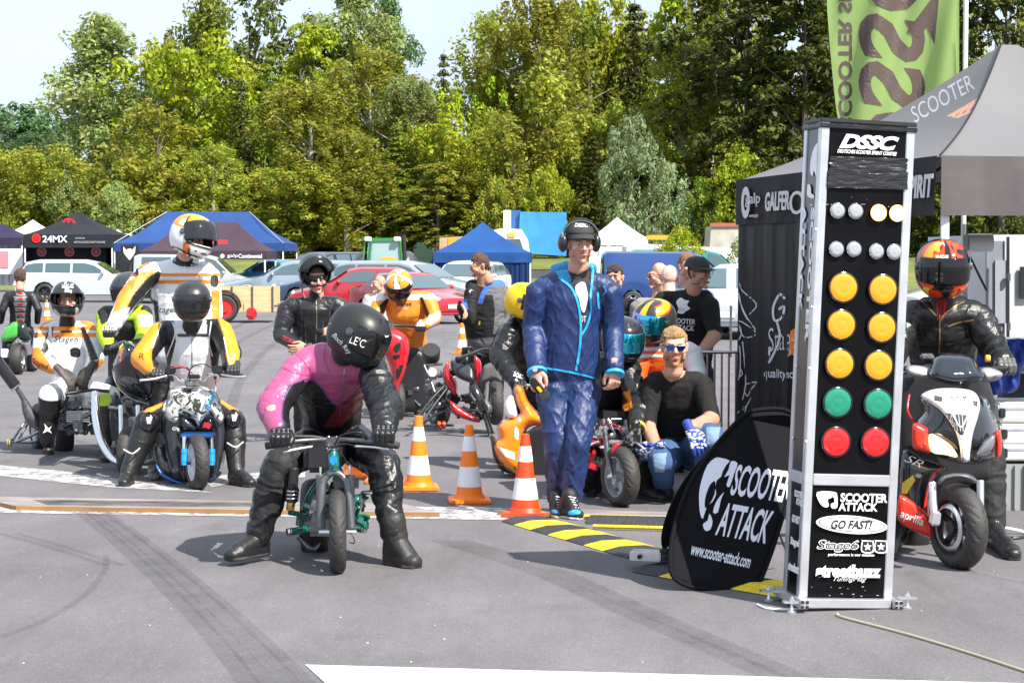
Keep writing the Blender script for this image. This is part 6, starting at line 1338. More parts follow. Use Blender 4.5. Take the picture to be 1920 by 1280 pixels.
hA = helmet(W(674, 626, 9.97), 57, 27, 8, pa, solid_paint((.016, .016, .017), .42), s=1.10, coat=0, visor='dark', label='matt black helmet with hand-written white letters'); hb = bvh_of(hA); hv = bvh_of([c for c in hA.children if c.name.startswith('visor') and 'pivot' not in c.name][0])
print_on('LE\'C', 672, 638, 30, 17, hv, M['white_text'], hA, ang=18, lift=.004) if False else print_on("LE'C", 671, 640, 30, 16, hv, M['white_text'], hA, ang=20); print_on('LE', 727, 622, 14, 18, hv, M['white_text'], hA, ang=-15); print_on('Boch Rey', 640, 645, 48, 12, hb, M['white_text'], hA, ang=48, shear=.2); patch_on([(652, 560), (678, 557), (678, 566), (654, 568)], hb, M['white_text'], hA, 'sticker', step=3); print_on('2', 616, 600, 9, 16, hb, mat('orange_print', (.8, .2, .02), .5), hA, ang=-10)
# ---- B: rider in the orange, black and white suit
pb = person('rider in orange, black and white suit and matt black helmet on the camouflage scooter', 360, 880, 13.7)
b = Body(); torso(b, [(362, 765, 13.80, .17, .13), (362, 715, 13.70, .165, .12), (360, 650, 13.61, .20, .135), (360, 622, 13.58, .19, .105)]); b.seg(W(306, 622, 13.56), W(412, 618, 13.56), .080, .080, 't'); b.seg(W(360, 625, 13.55), W(360, 590, 13.45), .07, .06, 'n')
PL = arm(b, [(302, 622, 13.54), (264, 672, 13.42), (288, 697, 13.22)], [.080, .076, .052], 'al'); PR = arm(b, [(414, 620, 13.54), (434, 662, 13.42), (431, 688, 13.22)], [.080, .072, .052], 'ar')
LL = leg(b, [(338, 770, 13.95), (276, 792, 13.45), (243, 885, 13.35)], [.115, .088, .060], 'l', 's'); LR = leg(b, [(388, 768, 13.95), (438, 790, 13.45), (443, 880, 13.35)], [.115, .085, .058], 'l', 's')
OR = (.86, .30, .006); WH = (.80, .81, .84); cols = {'t': (WH, .45, .003), 'n': (BL, .5), 'al': (BL, .4, .004), 'ar': (BL, .4, .004), 'l': (BL, .42, .004), 's': ((.013, .013, .014), .36, .004)}
body = b.build('body', LEATHER, pb, cols, .008, 3, paints=[
 ([(300, 585), (326, 600), (330, 640), (318, 690), (330, 720), (312, 760), (290, 700), (285, 620)], BL, .4), ([(385, 590), (420, 600), (430, 700), (410, 740), (398, 700), (392, 650)], BL, .4),
 ([(275, 590), (300, 580), (304, 600), (296, 625), (286, 650), (284, 672), (290, 700), (276, 712), (240, 700), (246, 650), (258, 610)], OR, .4), ([(404, 582), (430, 590), (450, 660), (446, 700), (430, 692), (424, 665), (420, 630)], OR, .4),
 ([(240, 742), (300, 700), (318, 730), (302, 762), (285, 772), (262, 772)], OR, .4), ([(318, 716), (335, 712), (345, 790), (310, 800), (306, 765)], WH, .45), ([(414, 735), (452, 765), (440, 775), (414, 755)], OR, .4),
 ([(330, 690), (395, 690), (400, 800), (330, 800)], WH, .45), ([(332, 626), (392, 626), (392, 631), (332, 631)], (.05, .05, .055), .4)], seed=8); bb_ = bvh_of(body)
wtr = mat('white_piping', (.75, .75, .76), .5); 
for s_ in ([(286, 652), (294, 628), (303, 606)], [(420, 632), (426, 660), (432, 685)], [(322, 600), (328, 625), (316, 660), (308, 680)], [(396, 602), (392, 640), (398, 668)], [(300, 736), (294, 758)]): stroke_on(s_, bb_, wtr, pb, 1.2, 'piping')
stroke_on([(360, 632), (360, 690)], bb_, M['black_text'], pb, .7, 'zipper'); print_on('R', 266, 668, 10, 12, bb_, M['black_text'], pb, ang=10); print_on('2', 437, 668, 8, 12, bb_, wtr, pb)
fist(pb, PL, 1, off=(.01, 0, .0), s=1.0, col=((.03, .03, .032), .4)); fist(pb, PR, -1, off=(.03, 0, 0), s=1.0, col=((.03, .03, .032), .4))
boot(pb, W(240, 886, 13.32), G(228, 914), r=.056, shaft=(W(262, 825, 13.42), .068)); boot(pb, W(444, 882, 13.32), G(478, 914), r=.056, shaft=(W(440, 822, 13.40), .066))
for x, y, yy in ((278, 790, 13.36), (438, 785, 13.36)): q = MB(); q.ball(W(x, y, yy), (.058, .04, .07), 8); q.build('knee_guard', M['gloss_black'], pb); q = MB(); q.poly([W(x - 6 + 2, y - 8, yy - .042), W(x + 8, y - 9, yy - .042), W(x + 4, y + 4, yy - .044), W(x - 2, y + 4, yy - .044)], (0, .004, 0)); q.build('knee_badge', wtr, pb, smooth=False)
for x, y in ((246, 850), (440, 838)): q = MB(); q.tube([W(x - 14, y - 8, 13.28), W(x + 2, y, 13.24), W(x + 16, y - 10, 13.28)], .005, 6, 3); q.build('boot_piping', wtr, pb)
helmet(W(360, 563, 13.40), 8, 10, 0, pb, solid_paint((.022, .022, .024), .35), s=1.0, coat=.15, visor='smoke', label='matt black helmet with clear visor')
q = MB(); 
# ---- C: helper in white and orange
pc = person('standing helper in white and orange leathers and helmet reaching down to the black scooter', 335, 870, 14.5)
b = Body(); torso(b, [(332, 668, 14.46, .17, .12), (333, 610, 14.46, .165, .12), (335, 545, 14.44, .205, .135), (335, 508, 14.42, .20, .11)]); b.seg(W(280, 512, 14.38), W(388, 512, 14.38), .085, .085, 't'); b.seg(W(338, 505, 14.4), W(352, 470, 14.35), .07, .06, 'n')
PL = arm(b, [(274, 515, 14.35), (238, 562, 14.2), (215, 608, 14.0)], [.088, .075, .055], 'a'); PR = arm(b, [(392, 518, 14.35), (400, 590, 14.3), (385, 630, 14.0)], [.085, .07, .055], 'a')
LL = leg(b, [(312, 680, 14.6), (300, 770, 14.5), (300, 850, 14.55)], [.115, .08, .055]); LR = leg(b, [(355, 680, 14.6), (362, 770, 14.5), (362, 850, 14.55)], [.115, .08, .055])
O2 = (.86, .26, .02); cols = {'t': (WH, .4, .005), 'n': (BL, .6), 'a': (WH, .4, .005), 'l': (BL, .4, .004)}
body = b.build('body', LEATHER, pc, cols, .008, 3, paints=[
 ([(240, 512), (420, 512), (420, 519), (240, 519)], O2, .4), ([(240, 525), (420, 525), (420, 533), (240, 533)], O2, .4), ([(255, 490), (300, 470), (300, 482), (262, 505)], O2, .4), ([(380, 478), (410, 490), (412, 505), (384, 490)], O2, .4),
 ([(222, 545), (240, 530), (262, 512), (285, 505), (296, 515), (268, 545), (245, 575), (222, 602), (206, 605)], O2, .4), ([(296, 508), (303, 512), (296, 530), (262, 562), (240, 590), (234, 585), (250, 552), (275, 522)], BL, .45),
 ([(284, 560), (296, 565), (302, 640), (290, 640)], BL, .4), ([(395, 540), (412, 545), (412, 600), (398, 600)], O2, .4), ([(215, 585), (245, 575), (232, 608), (205, 608)], (.45, .46, .48), .35)], seed=12); cb = bvh_of(body)
print_on('GALFER', 268, 498, 26, 9, cb, M['black_text'], pc, ang=-25); print_on('GALF', 400, 509, 18, 6, cb, M['black_text'], pc, ang=8)
for x, y in ((253, 507), (402, 527)): patch_on([(x - 6, y - 9), (x + 6, y - 9), (x + 6, y + 9), (x - 6, y + 9)], cb, M['black_text'], pc, 'badge', step=3)
print_on('Stage6', 312, 582, 44, 14, cb, M['black_text'], pc, shear=.2)
patch_on([(318, 478), (336, 488), (352, 492), (372, 484), (378, 474), (384, 482), (372, 496), (350, 500), (330, 496), (312, 484)], cb, M['black_text'], pc, 'collar', step=4)
gw = lambda v, C: C.__setitem__((slice(None), slice(0, 3)), np.where(((np.abs(v[:, 0] * 60) % 1 > .45) & (v[:, 2] > v[:, 2].mean()))[:, None], np.array([.7, .7, .7]), np.array([.03, .03, .03])))
fist(pc, PL, 1, off=(-.01, 0, -.01), s=1.0, col=((.65, .65, .66), .4), paint=gw)
boot(pc, W(300, 855, 14.5), G(292, 880), r=.055, shaft=(W(300, 800, 14.5), .06)); boot(pc, W(362, 855, 14.5), G(366, 880), r=.055, shaft=(W(362, 800, 14.5), .06))
def paintC(a, e, v):
 c = np.tile(np.array([.78, .78, .78, .18]), (len(a), 1)); n = vnoise(v * 14, 2); o = (e > 14) & (np.abs(a) < 165) & (n > -.45); c[o, :3] = (.88, .28, .02); k = (np.abs(np.abs(a) - 72 - (e - 20) * .5) < 5) & (e < 60); c[k, :3] = (.02, .02, .02)
 r = (np.abs(np.abs(a) - 55) < 9) & (e < -20); c[r, :3] = (.8, .15, .02); k2 = (np.abs(a) < 6) & (e > 30); c[k2, :3] = (.8, .8, .8); k3 = (np.abs(e + 46) < 3); c[k3, :3] = (.02, .02, .02); return c
helmet(W(362, 442, 14.25), 52, 14, 10, pc, paintC, s=1.15, visor='smoke', visor_up=28, label='white, orange and black helmet with half raised visor'); 
v_, f_, C_ = head_geo(W(360, 446, 14.25), 52, 14, 8, .95); me = bpy.data.meshes.new('face'); me.from_pydata(v_.tolist(), [], f_); set_col(me, C_); me.shade_smooth(); me.materials.append(vcol_mat('skin', .1, 300)); o = bpy.data.objects.new('face', me); COL.objects.link(o); adopt(o, pc)
def face_in(parent, c, yaw, pitch, roll, s=.95, **k):
 v_, f_, C_ = head_geo(c, yaw, pitch, roll, s, **k); me = bpy.data.meshes.new('face'); me.from_pydata(v_.tolist(), [], f_); set_col(me, C_); me.shade_smooth(); me.materials.append(vcol_mat('skin', .1, 300)); o = bpy.data.objects.new('face', me); COL.objects.link(o); adopt(o, parent); return o
# ---- D: rider in hi-vis behind
pd = person('rider in fluorescent yellow and black behind the helper, on the glossy black scooter', 240, 830, 15.3)
b = Body(); torso(b, [(240, 720, 15.7, .16, .12), (240, 660, 15.5, .16, .12), (240, 605, 15.35, .20, .12)]); b.seg(W(200, 590, 15.3), W(272, 590, 15.3), .075, .075, 't'); b.seg(W(238, 585, 15.3), W(238, 560, 15.25), .06, .06, 'n')
PL = arm(b, [(198, 592, 15.3), (196, 625, 15.1), (205, 650, 14.9)], [.075, .065, .05], 'a'); PR = arm(b, [(268, 592, 15.3), (272, 625, 15.1), (262, 642, 14.9)], [.075, .07, .05], 'a')
LL = leg(b, [(220, 722, 15.6), (198, 760, 15.2), (205, 845, 15.2)], [.1, .08, .06]); LR = leg(b, [(262, 722, 15.6), (285, 760, 15.2), (282, 845, 15.2)], [.1, .08, .06]); LIME = (.42, .62, .02)
b.build('body', LEATHER, pd, {'t': (BL, .45, .004), 'n': (BL, .6), 'a': (LIME, .5, .004), 'l': (BL, .4, .004)}, .010, 3, paints=[([(180, 575), (215, 575), (206, 600), (190, 610)], BL, .4), ([(215, 565), (270, 565), (255, 600), (225, 600)], LIME, .5), ([(258, 590), (290, 590), (290, 612), (262, 612)], (.7, .7, .7), .5), ([(190, 725), (225, 725), (222, 760), (185, 760)], LIME, .5)], seed=20)
fist(pd, PL, 1); fist(pd, PR, -1); helmet(W(240, 543, 15.25), -10, 18, 0, pd, solid_paint((.03, .035, .04), .3), s=1.0, coat=.4)
boot(pd, W(205, 845, 15.2), G(198, 868)); boot(pd, W(282, 845, 15.2), G(286, 868))
# ---- E: sitting rider at the left
pe = person('seated rider in white and orange leathers and open dark helmet on the bare-frame drag bike', 125, 850, 15.5)
b = Body(); torso(b, [(134, 735, 15.66, .17, .13), (132, 700, 15.60, .165, .125), (127, 650, 15.56, .195, .135), (126, 622, 15.55, .185, .105)]); b.seg(W(88, 622, 15.55), W(165, 620, 15.55), .080, .080, 't'); b.seg(W(126, 620, 15.5), W(126, 592, 15.45), .068, .058, 'n')
PL = arm(b, [(82, 625, 15.52), (76, 675, 15.42), (112, 695, 15.24)], [.078, .070, .050], 'a'); PR = arm(b, [(170, 624, 15.52), (180, 668, 15.4), (170, 690, 15.22)], [.078, .068, .050], 'a')
LL = leg(b, [(112, 738, 15.75), (94, 742, 15.25), (88, 820, 15.36)], [.115, .090, .062], 'l', 's'); LR = leg(b, [(155, 735, 15.75), (204, 742, 15.30), (206, 835, 15.4)], [.110, .088, .06], 'l', 's')
cols = {'t': (WH, .42, .005), 'n': (BL, .6), 'a': (WH, .42, .005), 'l': (WH, .42, .005), 's': ((.014, .014, .015), .42, .005)}
body = b.build('body', LEATHER, pe, cols, .008, 3, paints=[
 ([(50, 612), (200, 612), (200, 619), (50, 619)], O2, .4), ([(50, 624), (200, 624), (200, 632), (50, 632)], O2, .4), ([(62, 605), (92, 590), (98, 602), (66, 618)], O2, .4), ([(150, 590), (186, 604), (186, 620), (150, 606)], O2, .4),
 ([(92, 614), (101, 612), (94, 650), (84, 664), (76, 660), (82, 640)], BL, .4), ([(150, 614), (158, 612), (176, 650), (184, 672), (170, 678), (162, 650)], BL, .4), ([(56, 652), (74, 650), (98, 690), (105, 700), (84, 702), (60, 680)], O2, .4), ([(176, 680), (192, 670), (194, 690), (180, 700)], O2, .4),
 ([(96, 612), (92, 612), (88, 640), (92, 654), (98, 650)], WH, .4)], seed=14); eb = bvh_of(body)
print_on('Stage6', 124, 637, 46, 15, eb, M['black_text'], pe, shear=.25); print_on('RACING', 126, 648, 28, 6, eb, mat('grey_print2', (.3, .3, .32), .5), pe); print_on('Stage6', 74, 683, 34, 14, eb, M['black_text'], pe, ang=25, shear=.2); patch_on([(132, 654), (148, 652), (150, 668), (134, 668)], eb, M['black_text'], pe, 'emblem', step=3)
print_on('GALFER', 71, 612, 20, 6, eb, M['black_text'], pe, ang=5); patch_on([(62, 620), (70, 620), (70, 632), (62, 632)], eb, M['black_text'], pe, 'badge', step=3); patch_on([(108, 596), (142, 596), (136, 608), (114, 608)], eb, M['black_text'], pe, 'collar', step=4)
m = hand_dir(W(114, 694, 15.18), (.75, -.25, -.6), (-.3, .5, -.7), 1.2); glove('open', 1, m, pe, fat=1.25, col=((.055, .045, .038), .5)); m = hand_dir(W(170, 690, 15.16), (-.5, -.25, -.8), (.1, .8, -.4), 1.2); glove('open', -1, m, pe, fat=1.25, col=((.055, .045, .038), .5))
boot(pe, W(88, 824, 15.36), G(84, 853), r=.058, shaft=(W(91, 790, 15.3), .068)); boot(pe, W(206, 835, 15.4), G(212, 853), r=.058)
q = MB(); q.poly([W(83, 794, 15.22), W(91, 803, 15.22), W(97, 798, 15.22), (W(93, 806, 15.22)), W(97, 812, 15.22), W(89, 808, 15.22), W(80, 812, 15.22), W(85, 803, 15.22)], (0, .006, 0)); q.build('boot_logo', wtr, pe, smooth=False)
def paintE(a, e, v):
 c = np.tile(np.array([.025, .027, .032, .15]), (len(a), 1)); n = np.sin(np.radians(a * 5 + e * 2)) + .6 * vnoise(v * 20, 6); c[(n > .75) & (e > 22), :3] = (.55, .56, .58); c[(n > .8) & (e < -18), :3] = (.5, .5, .52); return c
hE = helmet(W(126, 560, 15.42), 10, 4, 0, pe, paintE, s=1.03, visor=None, label='black and silver helmet without visor'); hb = bvh_of(hE); print_on('SHOEI', 127, 536, 22, 7, hb, M['white_text'], hE, bold=.03); face_in(pe, W(127, 563, 15.42), 12, 6, 0, .98)
# ---- F: child from behind
pf = person('youngster seen from behind in a black back protector, sitting on the green scooter', 38, 690, 26)
b = Body(); torso(b, [(38, 618, 26.2, .15, .11), (38, 590, 26.1, .14, .10), (38, 558, 26, .17, .11)]); b.seg(W(16, 555, 26), W(60, 555, 26), .065, .065, 't'); b.seg(W(38, 552, 26), W(38, 530, 26), .05, .045, 'k')
arm(b, [(14, 557, 26), (4, 582, 25.95), (2, 603, 26.2)], [.062, .05, .04], 'a'); arm(b, [(62, 557, 26), (72, 580, 25.95), (70, 603, 26.2)], [.062, .05, .04], 'a'); leg(b, [(28, 620, 26.1), (14, 640, 26.4), (12, 690, 26.3)], [.09, .07, .05]); leg(b, [(50, 620, 26.1), (62, 640, 26.4), (64, 690, 26.3)], [.09, .07, .05])
ex_ = [head_geo(W(38, 520, 25.98), 180, 0, 0, 1.0)]; body = b.build('body', LEATHER, pf, {'t': (BL, .5, .004), 'a': (BL, .55, .004), 'l': (BL, .6, .004), 'k': (SKIN, .5)}, .011, 3, extra=ex_, seed=30); fbv = bvh_of(body)
hair_obj(W(38, 520, 25.98), (.09, .05, .03), pf, 180, 0, 0, 1.0, .012)
mg = mat('protector_grey', (.22, .22, .23), .5); 
for k, (y, w) in enumerate(((550, 12), (560, 13), (570, 13), (580, 11), (590, 10), (600, 9))): patch_on([(38 - w, y - 4), (38 + w, y - 4), (38 + w - 2, y + 4), (38 - w + 2, y + 4)], fbv, mg, pf, 'protector_plate', step=3, smooth=1); patch_on([(33, y - 1), (43, y - 1), (42, y + 2), (34, y + 2)], fbv, M['red'], pf, 'protector_mark', step=2, smooth=1, lift=.006)
for x in (13, 64): patch_on([(x - 5, 552), (x + 5, 552), (x + 6, 565), (x - 6, 565)], fbv, M['black'], pf, 'shoulder_cup', step=3)
# ---- G: glasses man with flipped-up helmet
pg = person('man in black leather jacket and glasses wearing a helmet with its visor flipped up', 590, 800, 16.4)
b = Body(); torso(b, [(590, 690, 16.5, .165, .12), (590, 650, 16.45, .165, .12), (590, 600, 16.35, .205, .13), (590, 578, 16.3, .19, .11)]); b.seg(W(545, 575, 16.3), W(632, 572, 16.3), .080, .080, 't'); b.seg(W(590, 572, 16.3), W(592, 548, 16.28), .065, .058, 'n')
PL = arm(b, [(538, 578, 16.3), (527, 628, 16.25), (560, 648, 16.0)], [.080, .070, .050], 'a'); PR = arm(b, [(638, 575, 16.3), (650, 625, 16.2), (612, 630, 15.95)], [.080, .070, .050], 'a')
leg(b, [(570, 700, 16.5), (568, 765, 16.45), (566, 825, 16.5)], [.115, .08, .06]); leg(b, [(612, 700, 16.5), (614, 765, 16.45), (616, 825, 16.5)], [.115, .08, .06])
ex_ = [head_geo(W(594, 524, 16.25), 14, 6, -3, 1.0, squint=True, skin=(.60, .33, .25))]; hm = hand_m(W(604, 622, 15.93), (.2, .2, 1), (.3, 1, 0), 1.0); ex_.append(hand_geo('open', 1, hm, (SKIN, .5), (BL, .4), 1.0)); ex_.append(hand_geo('open', -1, hand_m(W(575, 650, 15.93), (.2, .2, -1), (-.3, 1, 0), 1.0), (SKIN, .5), (BL, .4), 1.0))
GL = (.020, .021, .023); body = b.build('body', LEATHER, pg, {'t': (GL, .36, .006), 'n': (GL, .4), 'a': (GL, .36, .007), 'l': (BL, .6, .005)}, .008, 3, extra=ex_, paints=[([(583, 545), (603, 545), (597, 575), (592, 640), (590, 640), (589, 575)], BL, .7)], seed=17); gb = bvh_of(body)
stroke_on([(593, 562), (594, 600), (592, 640)], gb, zip_, pg, .9, 'zipper'); gseam = mat('leather_seam', (.07, .07, .075), .5)
for s_ in ([(552, 560), (566, 590), (564, 640)], [(630, 556), (618, 590), (622, 640)], [(572, 600), (574, 650)], [(606, 600), (606, 650)], [(534, 590), (550, 600)]): stroke_on(s_, gb, gseam, pg, .7, 'seam')
print_on('TSCHUL', 541, 637, 26, 8, gb, M['red_text'], pg, ang=22, bold=.02); boot(pg, W(566, 822, 16.5), G(560, 840)); boot(pg, W(616, 822, 16.5), G(620, 840))
def paintG(a, e, v):
 c = np.tile(np.array([.02, .02, .022, .12]), (len(a), 1)); q = (e > 30) & (np.abs(np.abs(a) - 25 - (e - 30) * .6) < 10) & (e < 62); c[q, :3] = (.65, .03, .05); q2 = (e > 24) & (e < 33) & (np.abs(a) < 50); c[q2, :3] = (.6, .6, .6); q3 = (np.abs(a) > 90) & (np.abs(e + 5) < 14) & (vnoise(v * 18, 3) > .1); c[q3, :3] = (.6, .08, .05); return c
PORT_ = dict(PORT); PORT.update(lo=-52, hi=20, a=66); hG = helmet(W(590, 508, 16.28), 14, -6, -2, pg, paintG, s=1.05, visor='smoke', visor_up=72, vents=False, label='black helmet with red flames, chin bar and visor flipped up'); PORT.update(PORT_)
q = MB(); A_ = orient(14, -70, -2)
pts_ = [W(590, 508, 16.28) + A_ @ Vector(_hr(np.array([float(a)]), np.array([-32.]))[0]) * 1.12 for a in range(-75, 76, 10)]; q.tube(pts_, .022, 8); q.build('chin_bar', M['gloss_black'], hG)
q = MB(); fr_ = W(594, 524, 16.25); A_ = orient(14, 6, -3)
for sx_ in (-1, 1): q.tube([fr_ + A_ @ Vector((sx_ * .031 + .020 * math.cos(t_), -.106, .002 + .014 * math.sin(t_))) for t_ in np.linspace(0, 2 * math.pi, 16)], .0009, 5); q.tube([fr_ + A_ @ Vector((sx_ * .052, -.104, .006)), fr_ + A_ @ Vector((sx_ * .078, -.02, .012))], .0013, 4)
q.build('glasses', M['steel'], pg)
q = MB(); q.tube([W(569, 512, 16.2), W(567, 545, 16.18), W(572, 560, 16.16)], .008, 6, 3); q.build('chin_strap', M['black'], pg)
# ---- H: orange rider over the red scooter
ph = person('rider in orange and white leathers with bowed head standing over the red scooter', 760, 770, 19.2)
b = Body(); torso(b, [(770, 655, 19.2, .17, .13), (768, 625, 19.15, .165, .12), (762, 585, 19.03, .20, .135), (758, 565, 19.0, .19, .105)]); b.seg(W(722, 562, 19.0), W(796, 560, 19.0), .080, .080, 't'); b.seg(W(756, 562, 19), W(750, 545, 18.9), .065, .058, 'n')
PL = arm(b, [(716, 562, 18.98), (700, 598, 18.85), (722, 612, 18.65)], [.080, .07, .05], 'a'); PR = arm(b, [(802, 560, 18.98), (816, 596, 18.85), (796, 610, 18.65)], [.080, .07, .05], 'a')
LL = leg(b, [(755, 660, 19.35), (742, 705, 19.15), (742, 765, 19.25)], [.115, .085, .06], 'l', 's'); LR = leg(b, [(786, 660, 19.35), (785, 700, 19.1), (783, 762, 19.25)], [.115, .085, .06], 'l', 's')
body = b.build('body', LEATHER, ph, {'t': (O2, .42, .005), 'n': (BL, .6), 'a': (O2, .42, .005), 'l': (O2, .42, .005), 's': (BL, .4, .005)}, .0095, 3, paints=[([(690, 555), (830, 551), (830, 560), (690, 564)], WH, .4), ([(704, 548), (722, 545), (715, 560), (706, 566)], WH, .4), ([(712, 572), (724, 560), (730, 560), (720, 585), (712, 592)], BL, .4), ([(786, 558), (792, 556), (806, 590), (800, 596)], BL, .4), ([(804, 590), (826, 582), (826, 600), (812, 612), (798, 606)], (.6, .45, .40), .4), ([(784, 650), (794, 650), (796, 690), (790, 695)], WH, .4)], seed=19); hbv = bvh_of(body)
print_on('Stage6', 757, 571, 30, 9, hbv, M['black_text'], ph, shear=.2, bold=.02); print_on('RACING', 756, 578, 18, 4, hbv, wtr, ph); print_on('Continental', 777, 594, 22, 4.5, hbv, M['black_text'], ph, ang=-8); print_on('Prosales', 777, 605, 20, 4.5, hbv, M['black_text'], ph, ang=-8)
fist(ph, PL, 1, col=((.04, .04, .04), .4)); fist(ph, PR, -1, col=((.6, .6, .6), .4), paint=gw); boot(ph, W(742, 762, 19.2), G(732, 778)); boot(ph, W(783, 760, 19.2), G(776, 778), r=.055, shaft=(W(785, 715, 19.15), .07))
def paintH(a, e, v):
 c = np.tile(np.array([.88, .26, .02, .15]), (len(a), 1)); s_ = np.sin(np.radians(a * 4.5) + .04 * e + vnoise(v * 9, 5)); c[s_ > .35, :3] = (.78, .78, .77); c[np.abs(s_ - .35) < .14, :3] = (.02, .02, .02); c[e < -25, :3] = (.03, .03, .03); return c
helmet(W(748, 534, 18.85), -6, 42, 0, ph, paintH, s=1.02, visor='dark', label='orange helmet with white and black flashes')
# ---- I: blurred person behind
pi_ = person('bald person in a pale top, half hidden behind the orange rider', 712, 720, 25)
b = Body(); torso(b, [(704, 640, 25, .15, .1), (704, 590, 25, .17, .11), (706, 562, 25, .16, .1)]); b.seg(W(690, 560, 25), W(722, 560, 25), .07, .07, 't'); b.seg(W(708, 560, 25), W(710, 545, 25), .05, .05, 'k'); leg(b, [(698, 645, 25), (698, 675, 25), (698, 705, 25)], [.1, .07, .05]); leg(b, [(712, 645, 25), (712, 675, 25), (712, 705, 25)], [.1, .07, .05]); arm(b, [(688, 564, 25), (684, 590, 25), (686, 615, 24.9)], [.06, .05, .04], 't')
b.build('body', CLOTH, pi_, {'t': ((.6, .6, .6), .8, .004), 'k': (SKIN, .5), 'l': ((.05, .06, .10), .8, .004)}, .012, 3, extra=[head_geo(W(711, 533, 24.95), -60, 0, 0, 1.0, bald=True)])
# ---- J: man in motorcycle touring jacket
pj = person('brown-haired man in black, grey and blue motorcycle jacket looking down to the left', 905, 780, 19.2)
b = Body(); torso(b, [(915, 672, 19.3, .17, .12), (912, 640, 19.25, .19, .14), (908, 600, 19.2, .20, .15), (908, 560, 19.15, .20, .13), (908, 540, 19.15, .17, .11)]); b.seg(W(884, 540, 19.1), W(936, 540, 19.2), .080, .080, 't', ); b.seg(W(906, 535, 19.1), W(904, 512, 19.05), .06, .055, 'k')
arm(b, [(942, 548, 19.2), (954, 600, 19.2), (940, 640, 19.0)], [.078, .07, .055], 'a'); PL = arm(b, [(884, 550, 19.05), (880, 600, 18.95), (866, 575, 18.8)], [.075, .068, .05], 'a')
leg(b, [(898, 672, 19.3), (895, 720, 19.25), (893, 770, 19.3)], [.11, .08, .06]); leg(b, [(930, 672, 19.3), (930, 720, 19.25), (928, 770, 19.3)], [.11, .08, .06])
ex_ = [head_geo(W(901, 499, 19.05), -72, 18, 0, 1.06, skin=(.50, .27, .19)), hand_geo('open', 1, hand_m(W(866, 572, 18.78), (.1, .3, -.2), (1, 0, 0), 1.0) @ Matrix.Rotation(R(150), 4, 'X'), (SKIN, .5), (BL, .5), 1.0)]
body = b.build('body', CLOTH, pj, {'t': ((.018, .018, .020), .7, .008), 'a': ((.016, .016, .018), .7, .008), 'k': (SKIN, .5), 'l': ((.012, .012, .013), .8, .004)}, .009, 3, extra=ex_, paints=[([(918, 526), (935, 524), (958, 545), (958, 575), (950, 640), (925, 625), (928, 580), (924, 552), (902, 552)], (.14, .145, .15), .75), ([(896, 568), (903, 545), (916, 530), (940, 524), (954, 536), (924, 536), (910, 550), (904, 572)], (.06, .16, .55), .7), ([(862, 636), (960, 630), (960, 662), (862, 662)], (.12, .12, .125), .75), ([(866, 566), (874, 560), (878, 580), (868, 584)], (.05, .15, .5), .7)], seed=23)
jb = bvh_of(body); patch_on([(878, 540), (887, 544), (881, 549)], jb, wtr, pj, 'badge', step=2, smooth=1); hair_obj(W(901, 499, 19.05), (.11, .055, .03), pj, -72, 18, 0, 1.06, .014); patch_on([(898, 602), (901, 602), (900, 609), (897, 609)], jb, mat('yellow_tag', (.7, .5, .02), .5), pj, 'zip_tag', step=2, smooth=1); boot(pj, W(893, 768, 19.25), G(885, 782)); boot(pj, W(928, 768, 19.25), G(922, 782))
# ---- K: yellow helmet rider
pk = person('rider in shiny black leather and plain yellow helmet on the orange scooter', 985, 870, 14.2)
b = Body(); torso(b, [(1000, 740, 14.6, .16, .13), (995, 680, 14.5, .17, .13), (990, 620, 14.4, .19, .13)]); b.seg(W(965, 612, 14.35), W(1020, 612, 14.4), .080, .080, 't'); b.seg(W(985, 605, 14.35), W(980, 585, 14.3), .06, .055, 'n')
PL = arm(b, [(958, 622, 14.3), (938, 668, 14.2), (968, 715, 13.95)], [.082, .082, .055], 'a'); arm(b, [(1022, 620, 14.4), (1040, 670, 14.2), (1020, 712, 14.0)], [.08, .075, .05], 'a'); leg(b, [(985, 745, 14.5), (965, 800, 14.2), (975, 860, 14.4)], [.11, .085, .06]); leg(b, [(1015, 745, 14.5), (1030, 800, 14.2), (1028, 860, 14.4)], [.11, .085, .06])
body = b.build('body', LEATHER, pk, {'t': (BL, .3, .009), 'n': (BL, .5), 'a': (BL, .28, .011), 'l': (BL, .4, .005)}, .008, 3, seed=27); kb = bvh_of(body); print_on('BÖSE', 972, 703, 18, 9, kb, M['white_text'], pk, ang=18, bold=.02); fist(pk, PL, 1, s=1.0); helmet(W(984, 564, 14.25), 60, 12, 0, pk, solid_paint((.85, .52, .004), .22), s=.98, label='plain yellow helmet'); boot(pk, W(975, 858, 14.4), G(965, 885)); boot(pk, W(1028, 858, 14.4), G(1034, 885))
